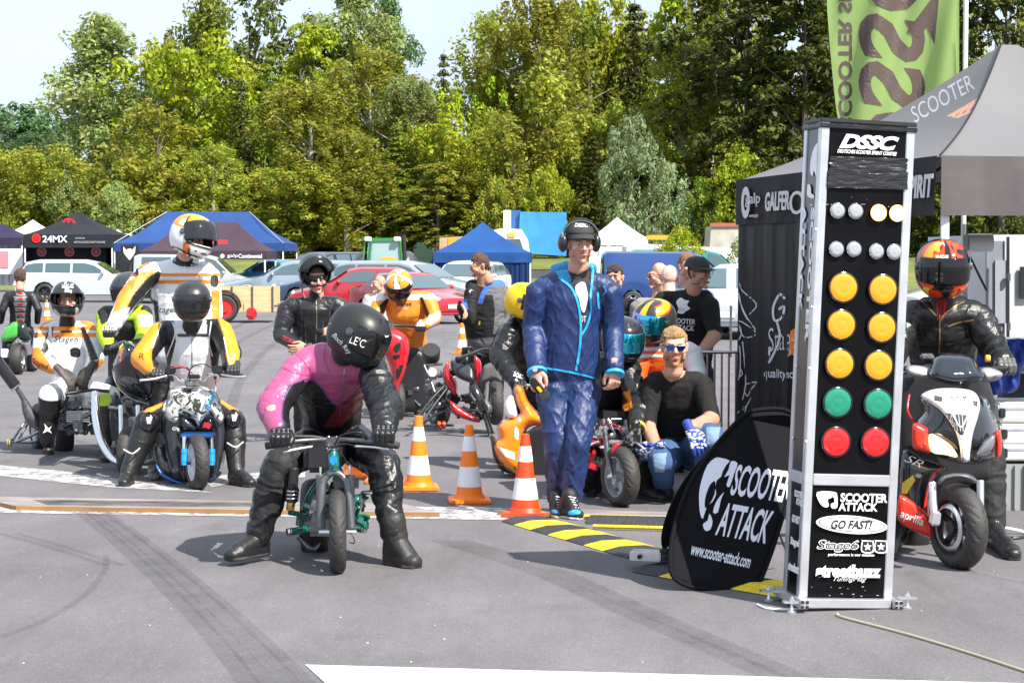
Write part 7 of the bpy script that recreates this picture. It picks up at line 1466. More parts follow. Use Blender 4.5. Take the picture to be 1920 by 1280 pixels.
# ---- L: man in blue with headset
pl = person('man in blue rain suit, black cap and headset standing by the cable ramp', 1063, 965, 11.75)
b = Body(); torso(b, [(1066, 690, 11.82, .215, .140), (1068, 660, 11.80, .190, .135), (1072, 605, 11.78, .172, .130), (1076, 560, 11.76, .175, .125), (1078, 540, 11.76, .17, .11)], 't'); b.seg(W(1016, 540, 11.76), W(1078, 522, 11.76), .070, .072, 't').seg(W(1138, 540, 11.76), W(1078, 522, 11.76), .070, .072, 't').seg(W(1064, 730, 11.82), W(1066, 700, 11.82), (.16, .11), (.17, .115), 'l'); b.seg(W(1080, 528, 11.75), W(1086, 494, 11.70), .062, .056, 'k')
b.seg(W(1040, 508, 11.84), W(1068, 500, 11.86), .040, .045, 'h').seg(W(1110, 505, 11.84), W(1068, 500, 11.88), .036, .045, 'h')
PL = arm(b, [(1008, 546, 11.76), (1000, 615, 11.80), (1006, 688, 11.62)], [.076, .070, .060], 'a'); PR = arm(b, [(1144, 546, 11.76), (1150, 618, 11.80), (1152, 690, 11.66)], [.074, .068, .058], 'a')
LL = leg(b, [(1037, 735, 11.8), (1045, 838, 11.70), (1048, 932, 11.80)], [.108, .082, .068], 'l'); LR = leg(b, [(1092, 735, 11.8), (1083, 830, 11.64), (1070, 930, 11.70)], [.108, .082, .066], 'l')
NAVY = (.010, .030, .120); hl = W(1012, 706, 11.60); hr_ = W(1155, 702, 11.62)
ex_ = [head_geo(W(1087, 457, 11.66), 14, 7, 0, 1.0, skin=(.54, .30, .215), squint=True, stubble=.14), hand_geo('open', 1, hand_m(W(1007, 690, 11.60), (.75, -.55, .1), (.6, .7, -.3), 1.05), ((.60, .33, .25), .5), None, 1.05, .95), hand_geo('open', -1, hand_m(W(1153, 688, 11.64), (.8, .5, 0), (-.5, .8, 0), 1.05), ((.60, .33, .25), .5), None, 1.05, .75)]
body = b.build('body', NYLON, pl, {'t': (NAVY, .52, .009), 'a': (NAVY, .52, .009), 'l': (NAVY, .50, .012), 'k': (SKIN, .5), 'h': ((.02, .30, .60), .5, .008)}, .007, 4, extra=ex_, seed=33, style='nylon', paints=[
 ([(1062, 505), (1084, 512), (1106, 500), (1112, 512), (1104, 545), (1100, 590), (1090, 628), (1086, 628), (1088, 590), (1082, 560), (1072, 530)], (.012, .012, .013), .7),
 ([(1064, 480), (1108, 480), (1102, 504), (1084, 514), (1066, 506)], SKIN, .5),
 ([(1040, 508), (1064, 505), (1072, 526), (1064, 533), (1054, 526)], (.02, .28, .58), .5)]); lb = bvh_of(body); cy = mat('cyan_trim', (.02, .36, .75), .5)
for s_, w in (([(1048, 520), (1070, 538), (1082, 562), (1088, 592), (1089, 625), (1086, 660), (1080, 695)], 2.2), ([(1112, 505), (1110, 530), (1107, 560), (1108, 585), (1100, 612), (1090, 628)], 2.0), ([(1010, 688), (1050, 694), (1090, 702), (1125, 712)], 1.8), ([(1121, 548), (1122, 568), (1124, 580)], 1.8), ([(1132, 536), (1136, 546), (1128, 556)], 1.2)): stroke_on(s_, lb, cy, pl, w, 'trim', lift=.006)
patch_on([(1080, 535), (1094, 528), (1100, 540), (1102, 560), (1096, 585), (1090, 580), (1086, 560), (1080, 548)], lb, wtr, pl, 'shirt_emblem', step=3, lift=.005); print_on('OT', 1093, 598, 12, 12, lb, wtr, pl)
q = MB(); 
for P_, w in ((PL, .062), (PR, .060)): d = forearm_dir(P_); q = MB(); q.lathe([(-.006, w * .86), (-.004, w), (.014, w * 1.01), (.016, w * .86)], P_[2] - d * .035, -d, 20); q.build('cuff', cy, pl)
q = MB(); q.lathe([(-.012, .040), (.012, .040)], W(1006, 693, 11.60), (0, .1, 1), 18); q.build('watch_strap', M['black'], pl); q = MB(); q.lathe([(0, .017), (.01, .017)], W(1004, 692, 11.55), (-.3, -1, .2), 14); q.build('watch', M['chrome'], pl)
for x, y, yy, a in ((1044, 925, 11.72, 1050), (1068, 925, 11.62, 1094)):
 bo = boot(pl, W(x, y, yy), G(a, 975 if a > 1060 else 972), r=.045, col=((.018, .018, .02), .6), sole=((.62, .60, .52), .6), w=.046, name='shoe', foldamp=.001)
 bv = bvh_of(bo); 
 for k in range(5): stroke_on([(x + 3 + (a - x) * .12 * k - 5, 930 + 5 * k), (x + 3 + (a - x) * .12 * k + 9, 933 + 5 * k)], bv, wtr, pl, .8, 'lace')
 patch_on([(a - 28, 958), (a - 10, 955), (a - 6, 962), (a - 26, 965)], bv, cy, pl, 'shoe_flash', step=3)
# cap and headset
hc = W(1087, 457, 11.66); A_ = orient(14, 3, 0)
q = MB(); q.v = []; n_, m_ = 28, 9
for j in range(m_ + 1):
 e = R(8 + 82 * j / m_)
 for i in range(n_): a = 2 * math.pi * i / n_; q.v.append(hc + A_ @ Vector((math.cos(a) * .089 * math.cos(e) ** .8, math.sin(a) * .106 * math.cos(e) ** .8 + .008, .050 + .082 * math.sin(e))))
q.f = [(j * n_ + i, j * n_ + (i + 1) % n_, (j + 1) * n_ + (i + 1) % n_, (j + 1) * n_ + i) for j in range(m_) for i in range(n_)]; q.mi = [0] * len(q.f); capm = mat('cap_black', (.030, .031, .031), .8, bump=.2, bscale=200)
cap = thing('cap', None, None, hc); adopt(cap, pl); co_ = q.build('cap_crown', capm, cap); s_ = co_.modifiers.new('s', 'SOLIDIFY'); s_.thickness = .004
def brim(c, A, par, wdt=.086, out=.060, z0=.066, flat=0, mm=None):
 q = MB(); n = 20; 
 for j in range(6):
  for i in range(n + 1):
   a = math.pi * (i / n); u = j / 5; x = math.cos(a) * wdt * (1 + .02 * u); y = -math.sin(a) * (.098 + out * u * math.sin(a) ** .6); z = z0 - .026 * u - (0 if flat else .020 * (math.cos(a) ** 2) * (u * .8 + .2)); q.v.append(c + A @ Vector((x, y + .008, z)))
 q.f = [(j * (n + 1) + i, j * (n + 1) + i + 1, (j + 1) * (n + 1) + i + 1, (j + 1) * (n + 1) + i) for j in range(5) for i in range(n)]; q.mi = [0] * len(q.f); o = q.build('cap_brim', mm or capm, par); s_ = o.modifiers.new('s', 'SOLIDIFY'); s_.thickness = .004; return o
brim(hc, A_, cap); cbv = bvh_of(co_); print_on('DSSC', 1090, 422, 26, 7, cbv, wtr, cap, ang=2, shear=.2, bold=.03, Y0=0)
hs = thing('headset', 'black two-ear headset with microphone over the cap of the man in blue', 'headset', hc); em = mat('earcup_black', (.016, .016, .018), .32, coat=.3)
for sd in (-1, 1): q = MB(); q.ball(hc + A_ @ Vector((sd * .104, .010, .006)), (.030, .048, .058), 12, A_); q.build('ear_cup', em, hs); q = MB(); q.tube([hc + A_ @ Vector((sd * .112, -.022, .03)), hc + A_ @ Vector((sd * .112, -.02, .075))], .003, 5); q.build('yoke', M['alu'], hs)
q = MB(); q.tube([hc + A_ @ Vector((.112 * math.cos(a), -.012, .03 + .118 * math.sin(a))) for a in np.linspace(0, math.pi, 17)], .0065, 8, flat=1.6); q.build('head_band', M['black'], hs); q = MB(); q.tube([hc + A_ @ Vector((.120 * math.cos(a), -.018, .03 + .112 * math.sin(a))) for a in np.linspace(.1, math.pi - .1, 17)], .0018, 6); q.build('band_wire', M['chrome'], hs)
q = MB(); q.tube([hc + A_ @ Vector((.104, -.03, -.03)), hc + A_ @ Vector((.095, -.08, -.055)), hc + A_ @ Vector((.08, -.10, -.07))], .002, 5, 4); q.build('microphone_boom', M['black'], hs)
q = MB(); cpts = [W(1112, 490, 11.60), W(1119, 520, 11.60), W(1121, 535, 11.60)]; q.tube(cpts, .002, 5, 4); n_ = 90; q.tube([W(1121, 535, 11.60).lerp(W(1133, 565, 11.60), k / n_) + Vector((math.cos(k * .9) * .009, math.sin(k * .9) * .009, 0)) for k in range(n_)], .0022, 5); q.tube([W(1133, 565, 11.60), W(1136, 600, 11.62), W(1130, 640, 11.66)], .002, 5, 3); q.build('coiled_cable', M['black'], hs)
rd = thing('handheld_radio', 'yellow and black handheld device held low by the man in blue', 'radio', W(1010, 725, 11.5)); q = MB(); rm_ = Euler((.3, R(52), .2)).to_matrix(); q.box(W(1010, 728, 11.52), (.150, .050, .045), rm_, .010); q.build('housing', M['black'], rd); q = MB(); q.box(W(1012, 731, 11.49), (.05, .016, .02), rm_, .004); q.build('yellow_grip', mat('tool_yellow', (.8, .5, .01), .5), rd); q = MB(); q.box(W(1020, 740, 11.5), (.055, .06, .06), rm_, .01); q.build('battery', M['steel'], rd)
# ---- M: leather rider on the black mini bike
pm = person('rider in black leather with knuckle gloves on the black and red mini bike', 1165, 930, 12.8)
b = Body(); torso(b, [(1140, 790, 13.1, .17, .13), (1142, 740, 12.95, .17, .13), (1148, 690, 12.8, .20, .13)]); b.seg(W(1115, 690, 12.75), W(1180, 690, 12.75), .080, .080, 't'); b.seg(W(1150, 685, 12.75), W(1160, 655, 12.7), .06, .055, 'n')
PR = arm(b, [(1178, 700, 12.72), (1200, 752, 12.6), (1196, 800, 12.35)], [.080, .074, .048], 'a'); PL = arm(b, [(1112, 700, 12.72), (1095, 752, 12.6), (1098, 790, 12.35)], [.080, .074, .048], 'a')
LR = leg(b, [(1165, 795, 13.0), (1204, 830, 12.6), (1206, 910, 12.62)], [.12, .10, .075]); leg(b, [(1118, 795, 13.0), (1100, 840, 12.6), (1100, 905, 12.7)], [.11, .09, .07])
body = b.build('body', LEATHER, pm, {'t': (BL, .45, .006), 'n': (BL, .6), 'a': ((.02, .02, .021), .32, .010), 'l': ((.016, .012, .011), .75, .012)}, .008, 3, seed=37, paints=[([(1168, 735), (1180, 732), (1186, 765), (1168, 770)], (.85, .25, .01), .5)])
def knuck(v, C): C[(v[:, 1] < v[:, 1].min() + .05) & (vnoise(v * 70, 3) > .15), :3] = (.16, .16, .17)
glove('open', -1, hand_m(W(1192, 805, 12.28), (.95, .3, 0), (-.3, .9, 0), 1.1), pm, fat=1.25, curl=.8, paint=knuck); fist(pm, PL, 1); q = MB(); q.lathe([(-.012, .050), (.012, .052)], PR[2] - forearm_dir(PR) * .01, forearm_dir(PR), 18); q.build('glove_cuff', mat('lime_cuff', (.6, .65, .08), .5), pm)
boot(pm, W(1206, 912, 12.62), G(1246, 942), r=.062, col=((.02, .018, .017), .38)); boot(pm, W(1100, 908, 12.7), G(1092, 930))
hM = helmet(W(1168, 634, 12.68), 25, 16, 0, pm, solid_paint((.02, .022, .028), .15), s=1.05, visor='blue', label='dark helmet with blue visor')
# ---- N: crouching man
pn = person('crouching bearded man in black v-neck shirt, blue mirror sunglasses and blue work gloves', 1275, 935, 12.6)
b = Body(); torso(b, [(1276, 848, 12.85, .16, .13), (1274, 800, 12.78, .165, .12), (1270, 745, 12.65, .20, .125), (1268, 720, 12.6, .20, .10)]); b.seg(W(1228, 716, 12.58), W(1308, 716, 12.58), .070, .070, 't'); b.seg(W(1264, 716, 12.58), W(1263, 672, 12.5), .062, .058, 'k')
PR = arm(b, [(1316, 722, 12.56), (1334, 786, 12.45), (1298, 800, 12.1)], [.072, .056, .038], 'ts', 'k'); PL = arm(b, [(1222, 722, 12.56), (1214, 800, 12.45), (1230, 836, 12.2)], [.070, .054, .038], 'ts', 'k'); b.seg(W(1325, 752, 12.52), W(1334, 786, 12.45), .060, .054, 'k').seg(W(1219, 755, 12.52), W(1214, 800, 12.45), .056, .052, 'k')
b.chain(J([(1300, 850, 12.8), (1332, 818, 12.15), (1318, 915, 12.35)]), [.115, .088, .062], 'j'); b.chain(J([(1252, 850, 12.8), (1240, 862, 12.2), (1244, 905, 12.5)]), [.115, .086, .062], 'j')
b.build('body', CLOTH, pn, {'t': ((.016, .015, .015), .8, .006), 'ts': ((.016, .015, .015), .8, .006), 'k': (SKIN, .45), 'j': ((.055, .11, .23), .85, .009)}, .0075, 3, seed=41, extra=[head_geo(W(1264, 650, 12.45), 0, 3, 0, 1.08, skin=(.66, .38, .28), beard=(.34, .15, .06), brow=(.3, .15, .07))], paints=[([(1238, 690), (1288, 690), (1280, 706), (1258, 716), (1246, 706)], (.66, .38, .28), .45), ([(1325, 800), (1350, 800), (1345, 840), (1325, 835)], (.20, .30, .45), .85), ([(1225, 850), (1250, 848), (1246, 885), (1228, 885)], (.22, .33, .48), .85)])
hair_obj(W(1264, 650, 12.45), (.42, .25, .11), pn, 0, 3, 0, 1.08, .011, keep=lambda v: v[:, 2] > .035)
q = MB(); hc = W(1264, 650, 12.45); A_ = orient(0, 3, 0); lensm = mat('mirror_blue', (.01, .10, .55), .06, .9, coat=1)
for sd in (-1, 1): q = MB(); q.poly([hc + A_ @ Vector((sd * x, -.118 + abs(x) * .25, z)) for x, z in ((.007, .016), (.060, .020), (.064, .004), (.050, -.016), (.022, -.017), (.009, -.003))], (0, .004, 0)); q.build('lens', lensm, pn, smooth=False)
q = MB(); q.tube([hc + A_ @ Vector((x, -.121 + abs(x) * .25, .017)) for x in np.linspace(-.066, .066, 9)], .0035, 6)
for sd in (-1, 1): q.tube([hc + A_ @ Vector((sd * .066, -.104, .015)), hc + A_ @ Vector((sd * .082, 0, .018))], .003, 5)
q.build('sunglasses', M['gloss_black'], pn)
def bluep(v, C):
 c_ = v.mean(0); k = (vnoise(v * (60, 60, 140), 3) > .1) & (np.abs(v[:, 2] - c_[2]) < .06); C[k, :3] = (.7, .72, .78)
glove('open', 1, hand_m(W(1293, 802, 12.08), (.8, .1, .35), (.1, .85, -.3), 1.08), pn, col=((.012, .05, .30), .6), fat=1.2, curl=.35, paint=bluep, label='blue work glove with white lettering')
glove('open', -1, hand_m(W(1232, 838, 12.18), (.6, .2, -.75), (.3, .9, .1), 1.05), pn, col=((.012, .05, .30), .6), fat=1.2, curl=.6, paint=bluep, label='blue work glove with white lettering')
for (x, y, yy), m_ in (((1298, 799, 12.14), mat('wrist_band_yellow', (.7, .45, .04), .5)), ((1232, 832, 12.26), M['red'])): P_ = PR if x > 1260 else PL; q = MB(); q.lathe([(-.010, .043), (.010, .043)], W(x, y, yy), forearm_dir(P_), 16); q.build('wrist_band', m_, pn)
boot(pn, W(1244, 912, 12.5), G(1236, 936), r=.045, col=((.02, .02, .02), .6), name='shoe'); boot(pn, W(1318, 915, 12.35), G(1306, 940), r=.045, col=((.02, .02, .02), .6), name='shoe')
# ---- O: man with cap
po = person('man in black t-shirt, black baseball cap and glasses looking right at the barrier', 1290, 850, 15.4)
b = Body(); torso(b, [(1290, 690, 15.5, .19, .14), (1290, 640, 15.45, .20, .15), (1288, 590, 15.4, .22, .15), (1286, 566, 15.35, .20, .12)]); b.seg(W(1240, 566, 15.35), W(1322, 564, 15.35), .085, .085, 't'); b.seg(W(1296, 556, 15.35), W(1304, 530, 15.3), .068, .062, 'k')
PR = arm(b, [(1328, 572, 15.3), (1340, 628, 15.2), (1312, 664, 14.95)], [.085, .058, .040], 'ts', 'k'); arm(b, [(1232, 574, 15.35), (1215, 620, 15.3), (1235, 650, 15.1)], [.085, .062, .042], 'ts', 'k'); leg(b, [(1272, 700, 15.5), (1272, 770, 15.45), (1272, 840, 15.5)], [.12, .09, .07]); leg(b, [(1312, 700, 15.5), (1312, 770, 15.45), (1312, 840, 15.5)], [.12, .09, .07])
sk2 = (.42, .23, .15); ex_ = [head_geo(W(1308, 513, 15.28), 52, 4, 0, 1.02, skin=sk2, hair=(.02, .018, .016)), hand_geo('open', -1, hand_m(W(1308, 668, 14.9), (.3, .9, 0), (-.9, .3, .2), 1.0), (sk2, .5), None, 1.0)]
body = b.build('body', CLOTH, po, {'t': ((.014, .014, .014), .85, .008), 'ts': ((.014, .014, .014), .85, .008), 'k': (sk2, .5), 'l': ((.02, .022, .03), .8, .004)}, .009, 3, extra=ex_, seed=43); ob = bvh_of(body)
patch_on([(1268, 566), (1276, 558), (1284, 562), (1292, 564), (1288, 572), (1294, 578), (1286, 584), (1280, 588), (1270, 586), (1272, 578)], ob, wtr, po, 'shirt_emblem', step=3); print_on('SCOOTER', 1280, 602, 48, 10, ob, wtr, po, ang=4, bold=.02); print_on('ATTACK', 1280, 614, 44, 10, ob, wtr, po, ang=4, bold=.02)
hc = W(1308, 511, 15.28); A_ = orient(52, 0, 0); cp = thing('cap', None, None, hc); adopt(cp, po); q = MB(); n_, m_ = 24, 8
for j in range(m_ + 1):
 e = R(8 + 82 * j / m_)
 for i in range(n_): a = 2 * math.pi * i / n_; q.v.append(hc + A_ @ Vector((math.cos(a) * .092 * math.cos(e) ** .6, math.sin(a) * .110 * math.cos(e) ** .6 + .008, .030 + .100 * math.sin(e))))
q.f = [(j * n_ + i, j * n_ + (i + 1) % n_, (j + 1) * n_ + (i + 1) % n_, (j + 1) * n_ + i) for j in range(m_) for i in range(n_)]; q.mi = [0] * len(q.f); q.build('cap_crown', capm, cp); brim(hc, A_, cp, .09, .075, .046, 1)
q = MB()
for sx_ in (-1, 1): q.tube([hc + A_ @ Vector((sx_ * .032 + .022 * math.cos(t_), -.108, .0 + .015 * math.sin(t_))) for t_ in np.linspace(0, 2 * math.pi, 12)], .0025, 5); q.tube([hc + A_ @ Vector((sx_ * .054, -.106, .004)), hc + A_ @ Vector((sx_ * .080, -.01, .010))], .0022, 4)
q.build('glasses', M['gloss_black'], po); boot(po, W(1272, 838, 15.5), G(1268, 856)); boot(po, W(1312, 838, 15.5), G(1316, 856))
# ---- P: rider with blue iridium visor
pp = person('rider in orange and white leathers with black-yellow helmet and blue mirror visor', 1240, 880, 14.1)
b = Body(); torso(b, [(1248, 780, 14.4, .17, .13), (1246, 720, 14.3, .17, .13), (1244, 668, 14.2, .20, .13)]); b.seg(W(1205, 660, 14.15), W(1292, 660, 14.15), .080, .080, 't'); b.seg(W(1240, 655, 14.15), W(1236, 630, 14.1), .06, .055, 'n')
arm(b, [(1202, 664, 14.15), (1192, 715, 14.1), (1205, 755, 13.9)], [.08, .07, .05], 'a'); arm(b, [(1296, 662, 14.15), (1308, 700, 14.1), (1290, 735, 13.8)], [.08, .07, .05], 'a2'); leg(b, [(1230, 785, 14.3), (1225, 830, 14.0), (1225, 870, 14.1)], [.11, .08, .06]); leg(b, [(1268, 785, 14.3), (1275, 830, 14.0), (1275, 870, 14.1)], [.11, .08, .06])
RO = (.78, .12, .012); b.build('body', LEATHER, pp, {'t': (RO, .42, .005), 'n': (BL, .6), 'a': (RO, .42, .005), 'a2': (WH, .42, .005), 'l': (BL, .4, .005)}, .009, 3, seed=47, paints=[([(1180, 652), (1270, 648), (1270, 655), (1180, 659)], WH, .4), ([(1180, 665), (1270, 662), (1270, 668), (1180, 671)], WH, .4), ([(1284, 600), (1310, 640), (1315, 690), (1290, 690), (1275, 650)], WH, .4), ([(1178, 640), (1200, 640), (1196, 668), (1180, 668)], BL, .4)])
def paintP(a, e, v):
 c = np.tile(np.array([.035, .036, .04, .3]), (len(a), 1)); q = (np.abs(e - 30 - np.abs(a) * .25) < 14) & (np.abs(a) > 40); c[q, :3] = (.82, .45, .01); q = (np.abs(e - 30 - np.abs(a) * .25) < 17) & (np.abs(e - 30 - np.abs(a) * .25) > 12) & (np.abs(a) > 35); c[q, :3] = (.7, .06, .02); q = (np.abs(a) < 12) & (e > 25); c[q, :3] = (.75, .42, .02); c[e < -15, :3] = (.02, .02, .022); return c
helmet(W(1227, 600, 14.05), -42, 12, 12, pp, paintP, s=1.12, visor='blue', label='black, yellow and orange helmet with blue mirror visor')
boot(pp, W(1225, 868, 14.1), G(1220, 886)); boot(pp, W(1275, 868, 14.1), G(1280, 886))
# ---- bystanders
def bystander(label, hx, hy, Y, yaw, skin, shirt, trousers=(.03, .035, .05), bald=True, hair=None, lean=0, s=1.0, pitch=4, shoulders=.20, sun=False):
 g_ = 478 + 5760 / Y; k = F / Y; p_ = person(label, hx, hy, Y); b = Body(); sh = hy + .27 * k; b.chain([W(hx + lean, hy + .78 * k, Y), W(hx + lean, hy + .55 * k, Y), W(hx + lean * .6, sh + .10 * k, Y)], [(.165, .12), (.17, .13), (shoulders, .13)], 't'); d = shoulders * k * .78
 b.seg(W(hx + lean * .6 - d, sh, Y), W(hx + lean * .6 + d, sh, Y), .072, .072, 't'); b.seg(W(hx + lean * .5, sh, Y), W(hx, hy + .10 * k, Y), .060, .056, 'k')
 for sd in (-1, 1): arm(b, [(hx + lean * .6 + sd * d * 1.15, sh + 3, Y), (hx + lean * .6 + sd * (d * 1.3), sh + .28 * k, Y), (hx + lean * .6 + sd * d * 1.1, sh + .52 * k, Y - .1)], [.070, .055, .038], 'ts', 'k'); leg(b, [(hx + lean + sd * .09 * k, hy + .80 * k, Y), (hx + lean + sd * .10 * k, (hy + .8 * k + g_) / 2, Y), (hx + lean + sd * .10 * k, g_ - .09 * k, Y)], [.11, .08, .06])
 ex_ = [head_geo(W(hx, hy, Y - .03), yaw, pitch, 0, s, skin=skin, bald=bald, hair=hair or (.1, .06, .03))]
 b.build('body', CLOTH, p_, {'t': (shirt, .85, .007), 'ts': (shirt, .85, .006), 'k': (skin, .5), 'l': (trousers, .85, .005)}, .010, 3, extra=ex_)
 if hair: hair_obj(W(hx, hy, Y - .03), hair, p_, yaw, pitch, 0, s, .009)
 for sd in (-1, 1): boot(p_, W(hx + lean + sd * .10 * k, g_ - .09 * k, Y), G(hx + lean + sd * .12 * k, g_ + 5), r=.045, name='shoe')
 if sun:
  hc = W(hx, hy, Y - .03); A_ = orient(yaw, pitch, 0); q = MB(); z_ = sun if isinstance(sun, float) else .0
  for sx_ in (-1, 1): q.ball(hc + A_ @ Vector((sx_ * .032, -.106, z_ + .004)), (.024, .006, .016), 6, A_); q.tube([hc + A_ @ Vector((sx_ * .052, -.10, z_ + .008)), hc + A_ @ Vector((sx_ * .082, 0, z_ + .012))], .003, 4)
  q.build('sunglasses', M['gloss_black'], p_)
 return p_
bystander('bald man with sunglasses in a grey shirt, in profile facing left', 1236, 517, 17.4, -78, (.58, .33, .24), (.24, .23, .23), sun=True, lean=-6)
bystander('bald man seen from behind, between the grey-shirted man and the capped man', 1256, 522, 16.8, 165, (.66, .42, .34), (.03, .03, .05), lean=4)
bystander('man with thin reddish hair standing behind the man with the cap', 1288, 499, 17.8, 25, (.60, .34, .26), (.10, .14, .25), bald=True, hair=(.28, .12, .06), sun=False)
bystander('man in black hooded top with sunglasses pushed up, behind the man in blue', 1153, 520, 17.6, -15, (.55, .31, .23), (.014, .014, .015), bald=False, hair=(.06, .03, .025), sun=.055)
# ---- U: rider at the right
pu = person('rider in black leather jacket and flame-painted helmet on the scooter at the right', 1770, 1040, 10.9)
b = Body(); torso(b, [(1765, 715, 11.15, .175, .13), (1766, 670, 11.05, .18, .13), (1768, 615, 10.95, .215, .14), (1768, 588, 10.9, .205, .11)]); b.seg(W(1712, 590, 10.88), W(1826, 590, 10.88), .080, .080, 't'); b.seg(W(1768, 585, 10.88), W(1767, 548, 10.82), .070, .062, 'n')
PR = arm(b, [(1834, 596, 10.88), (1862, 650, 10.78), (1880, 680, 10.55)], [.085, .078, .058], 'a'); PL = arm(b, [(1705, 596, 10.88), (1680, 650, 10.78), (1672, 680, 10.55)], [.085, .078, .058], 'a')
LR = leg(b, [(1800, 725, 11.1), (1848, 850, 10.6), (1862, 985, 10.5)], [.125, .10, .060]); LL = leg(b, [(1735, 725, 11.1), (1690, 850, 10.6), (1680, 985, 10.5)], [.125, .10, .060]); b.seg(W(1735, 572, 10.93), W(1800, 570, 10.93), .05, .05, 'h')
body = b.build('body', LEATHER, pu, {'t': ((.016, .015, .015), .34, .010), 'n': ((.03, .02, .02), .7), 'h': ((.25, .010, .012), .8, .006), 'a': ((.015, .015, .015), .32, .012), 'l': ((.014, .014, .015), .75, .012)}, .008, 3, seed=51, paints=[([(1756, 560), (1776, 560), (1768, 600), (1764, 600)], (.25, .010, .012), .8)]); ub = bvh_of(body); gz = mat('brass_zip', (.45, .28, .12), .35, .8)
for s_ in ([(1762, 590), (1762, 640), (1760, 672)], [(1762, 605), (1770, 590), (1790, 575), (1808, 565)], [(1724, 560), (1740, 576), (1756, 592)], [(1778, 612), (1800, 604), (1825, 600)]): stroke_on(s_, ub, gz, pu, 1.3, 'zipper', lift=.005)
for s_ in ([(1757, 566), (1758, 600)], [(1773, 566), (1770, 588)]): stroke_on(s_, ub, mat('red_cord', (.6, .01, .01), .7), pu, 1.2, 'hood_cord', lift=.008)
fist(pu, PR, -1, fat=1.25, s=1.08, col=((.10, .10, .10), .25)); fist(pu, PL, 1, fat=1.25, s=1.08)
boot(pu, W(1862, 985, 10.5), G(1905, 1052), r=.066, shaft=(W(1858, 935, 10.54), .070), col=((.022, .022, .023), .28), foldamp=.005); boot(pu, W(1680, 985, 10.5), G(1660, 1052), r=.06)
def paintU(a, e, v):
 c = np.tile(np.array([.012, .012, .014, .10]), (len(a), 1)); n = vnoise(v * 12, 4) + .5 * vnoise(v * 30, 5); f_ = (np.abs(np.abs(a) - 42) < 34) & (e > 12) & (n > -.35); c[f_, :3] = (.75, .06, .01); g_ = f_ & (n > .05) & (np.abs(np.abs(a) - 38) < 20); c[g_, :3] = (.85, .35, .03); l_ = (e < -22) & (n > -.3); c[l_, :3] = (.75, .05, .01); l2 = (e < -30) & (n > .1); c[l2, :3] = (.85, .50, .04)
 s_ = (np.abs(a) > 75) & (n > .1) & (np.abs(e) < 40); c[s_, :3] = (.55, .03, .01); r_ = (np.abs(a) < 7) & (e < -24); c[r_, :3] = (.02, .02, .02); return c
hU = helmet(W(1767, 502, 10.78), -2, 10, 0, pu, paintU, s=1.16, visor='dark', label='black helmet with red and orange flames and dark visor'); hb = bvh_of(hU); print_on('SHOEI', 1766, 481, 24, 6, hb, M['white_text'], hU, bold=.02); print_on('A', 1767, 455, 10, 12, hb, M['grey_text'], hU)
# ================================================================ scooters and bikes
def TB_(par, name, m, *paths, n=10, smooth=4, flat=1.0):
 "each path: (radius, (px,py,Y), ...)"
 for p in paths:
  q = MB(); P = [W(*c) for c in p[1:]]; q.tube(P, p[0], n, smooth if len(P) > 2 else 0, flat=flat); q.build(name, m, par)
def BX(par, name, m, c, s, rot=(0, 0, 0), bev=.008): q = MB(); q.box(W(*c), s, rot, bev); return q.build(name, m, par)
def SH(par, name, m, out, Y, bulge=.05, rnd=18, thick=.012, slope=(0, 0), smooth=3, step=None): return shell(name, out, Y, bulge, m, par, rnd, thick, slope=slope, smooth=smooth, step=step)
def CY(par, name, m, a, b, r, n=20):
 q = MB(); A, B = W(*a), W(*b); L_ = (B - A).length; rs = r if isinstance(r, list) else [(0, r * .9), (.006, r), (L_ - .006, r), (L_, r * .9)]
 if isinstance(r, list): rs = [(u * L_, x) for u, x in r]
 q.lathe(rs, A, B - A, n); return q.build(name, m, par)
def WH_(par, px, py, Y, r, w, ax=(1, 0, 0), **k): return wheel(par, W(px, py, Y), ax, r, w, **k)
def clutter(par, box, Y0, Y1, n, seed, m=None):
 "small tubes, blocks and hoses of the engine bay, one mesh"
 rn = random.Random(seed); q = MB(); x0, y0, x1, y1 = box
 for i in range(n):
  p = W(rn.uniform(x0, x1), rn.uniform(y0, y1), rn.uniform(Y0, Y1)); k = rn.random()
  if k < .45: q.box(p, (rn.uniform(.02, .09), rn.uniform(.02, .09), rn.uniform(.015, .08)), (rn.uniform(-.5, .5), rn.uniform(-.5, .5), rn.uniform(-.5, .5)), .004)
  elif k < .7: q.lathe([(0, .02), (.05, .025), (.055, .018)], p, (rn.uniform(-1, 1), -1, rn.uniform(-.5, .5)), 12)
  else: e = W(rn.uniform(x0, x1), rn.uniform(y0, y1), rn.uniform(Y0, Y1)); q.tube([p, (p + e) / 2 + Vector((rn.uniform(-.05, .05), -.03, rn.uniform(-.05, .05))), e], rn.uniform(.005, .012), 6, 4)
 o = q.build('engine', m or M['engine'], par); return o
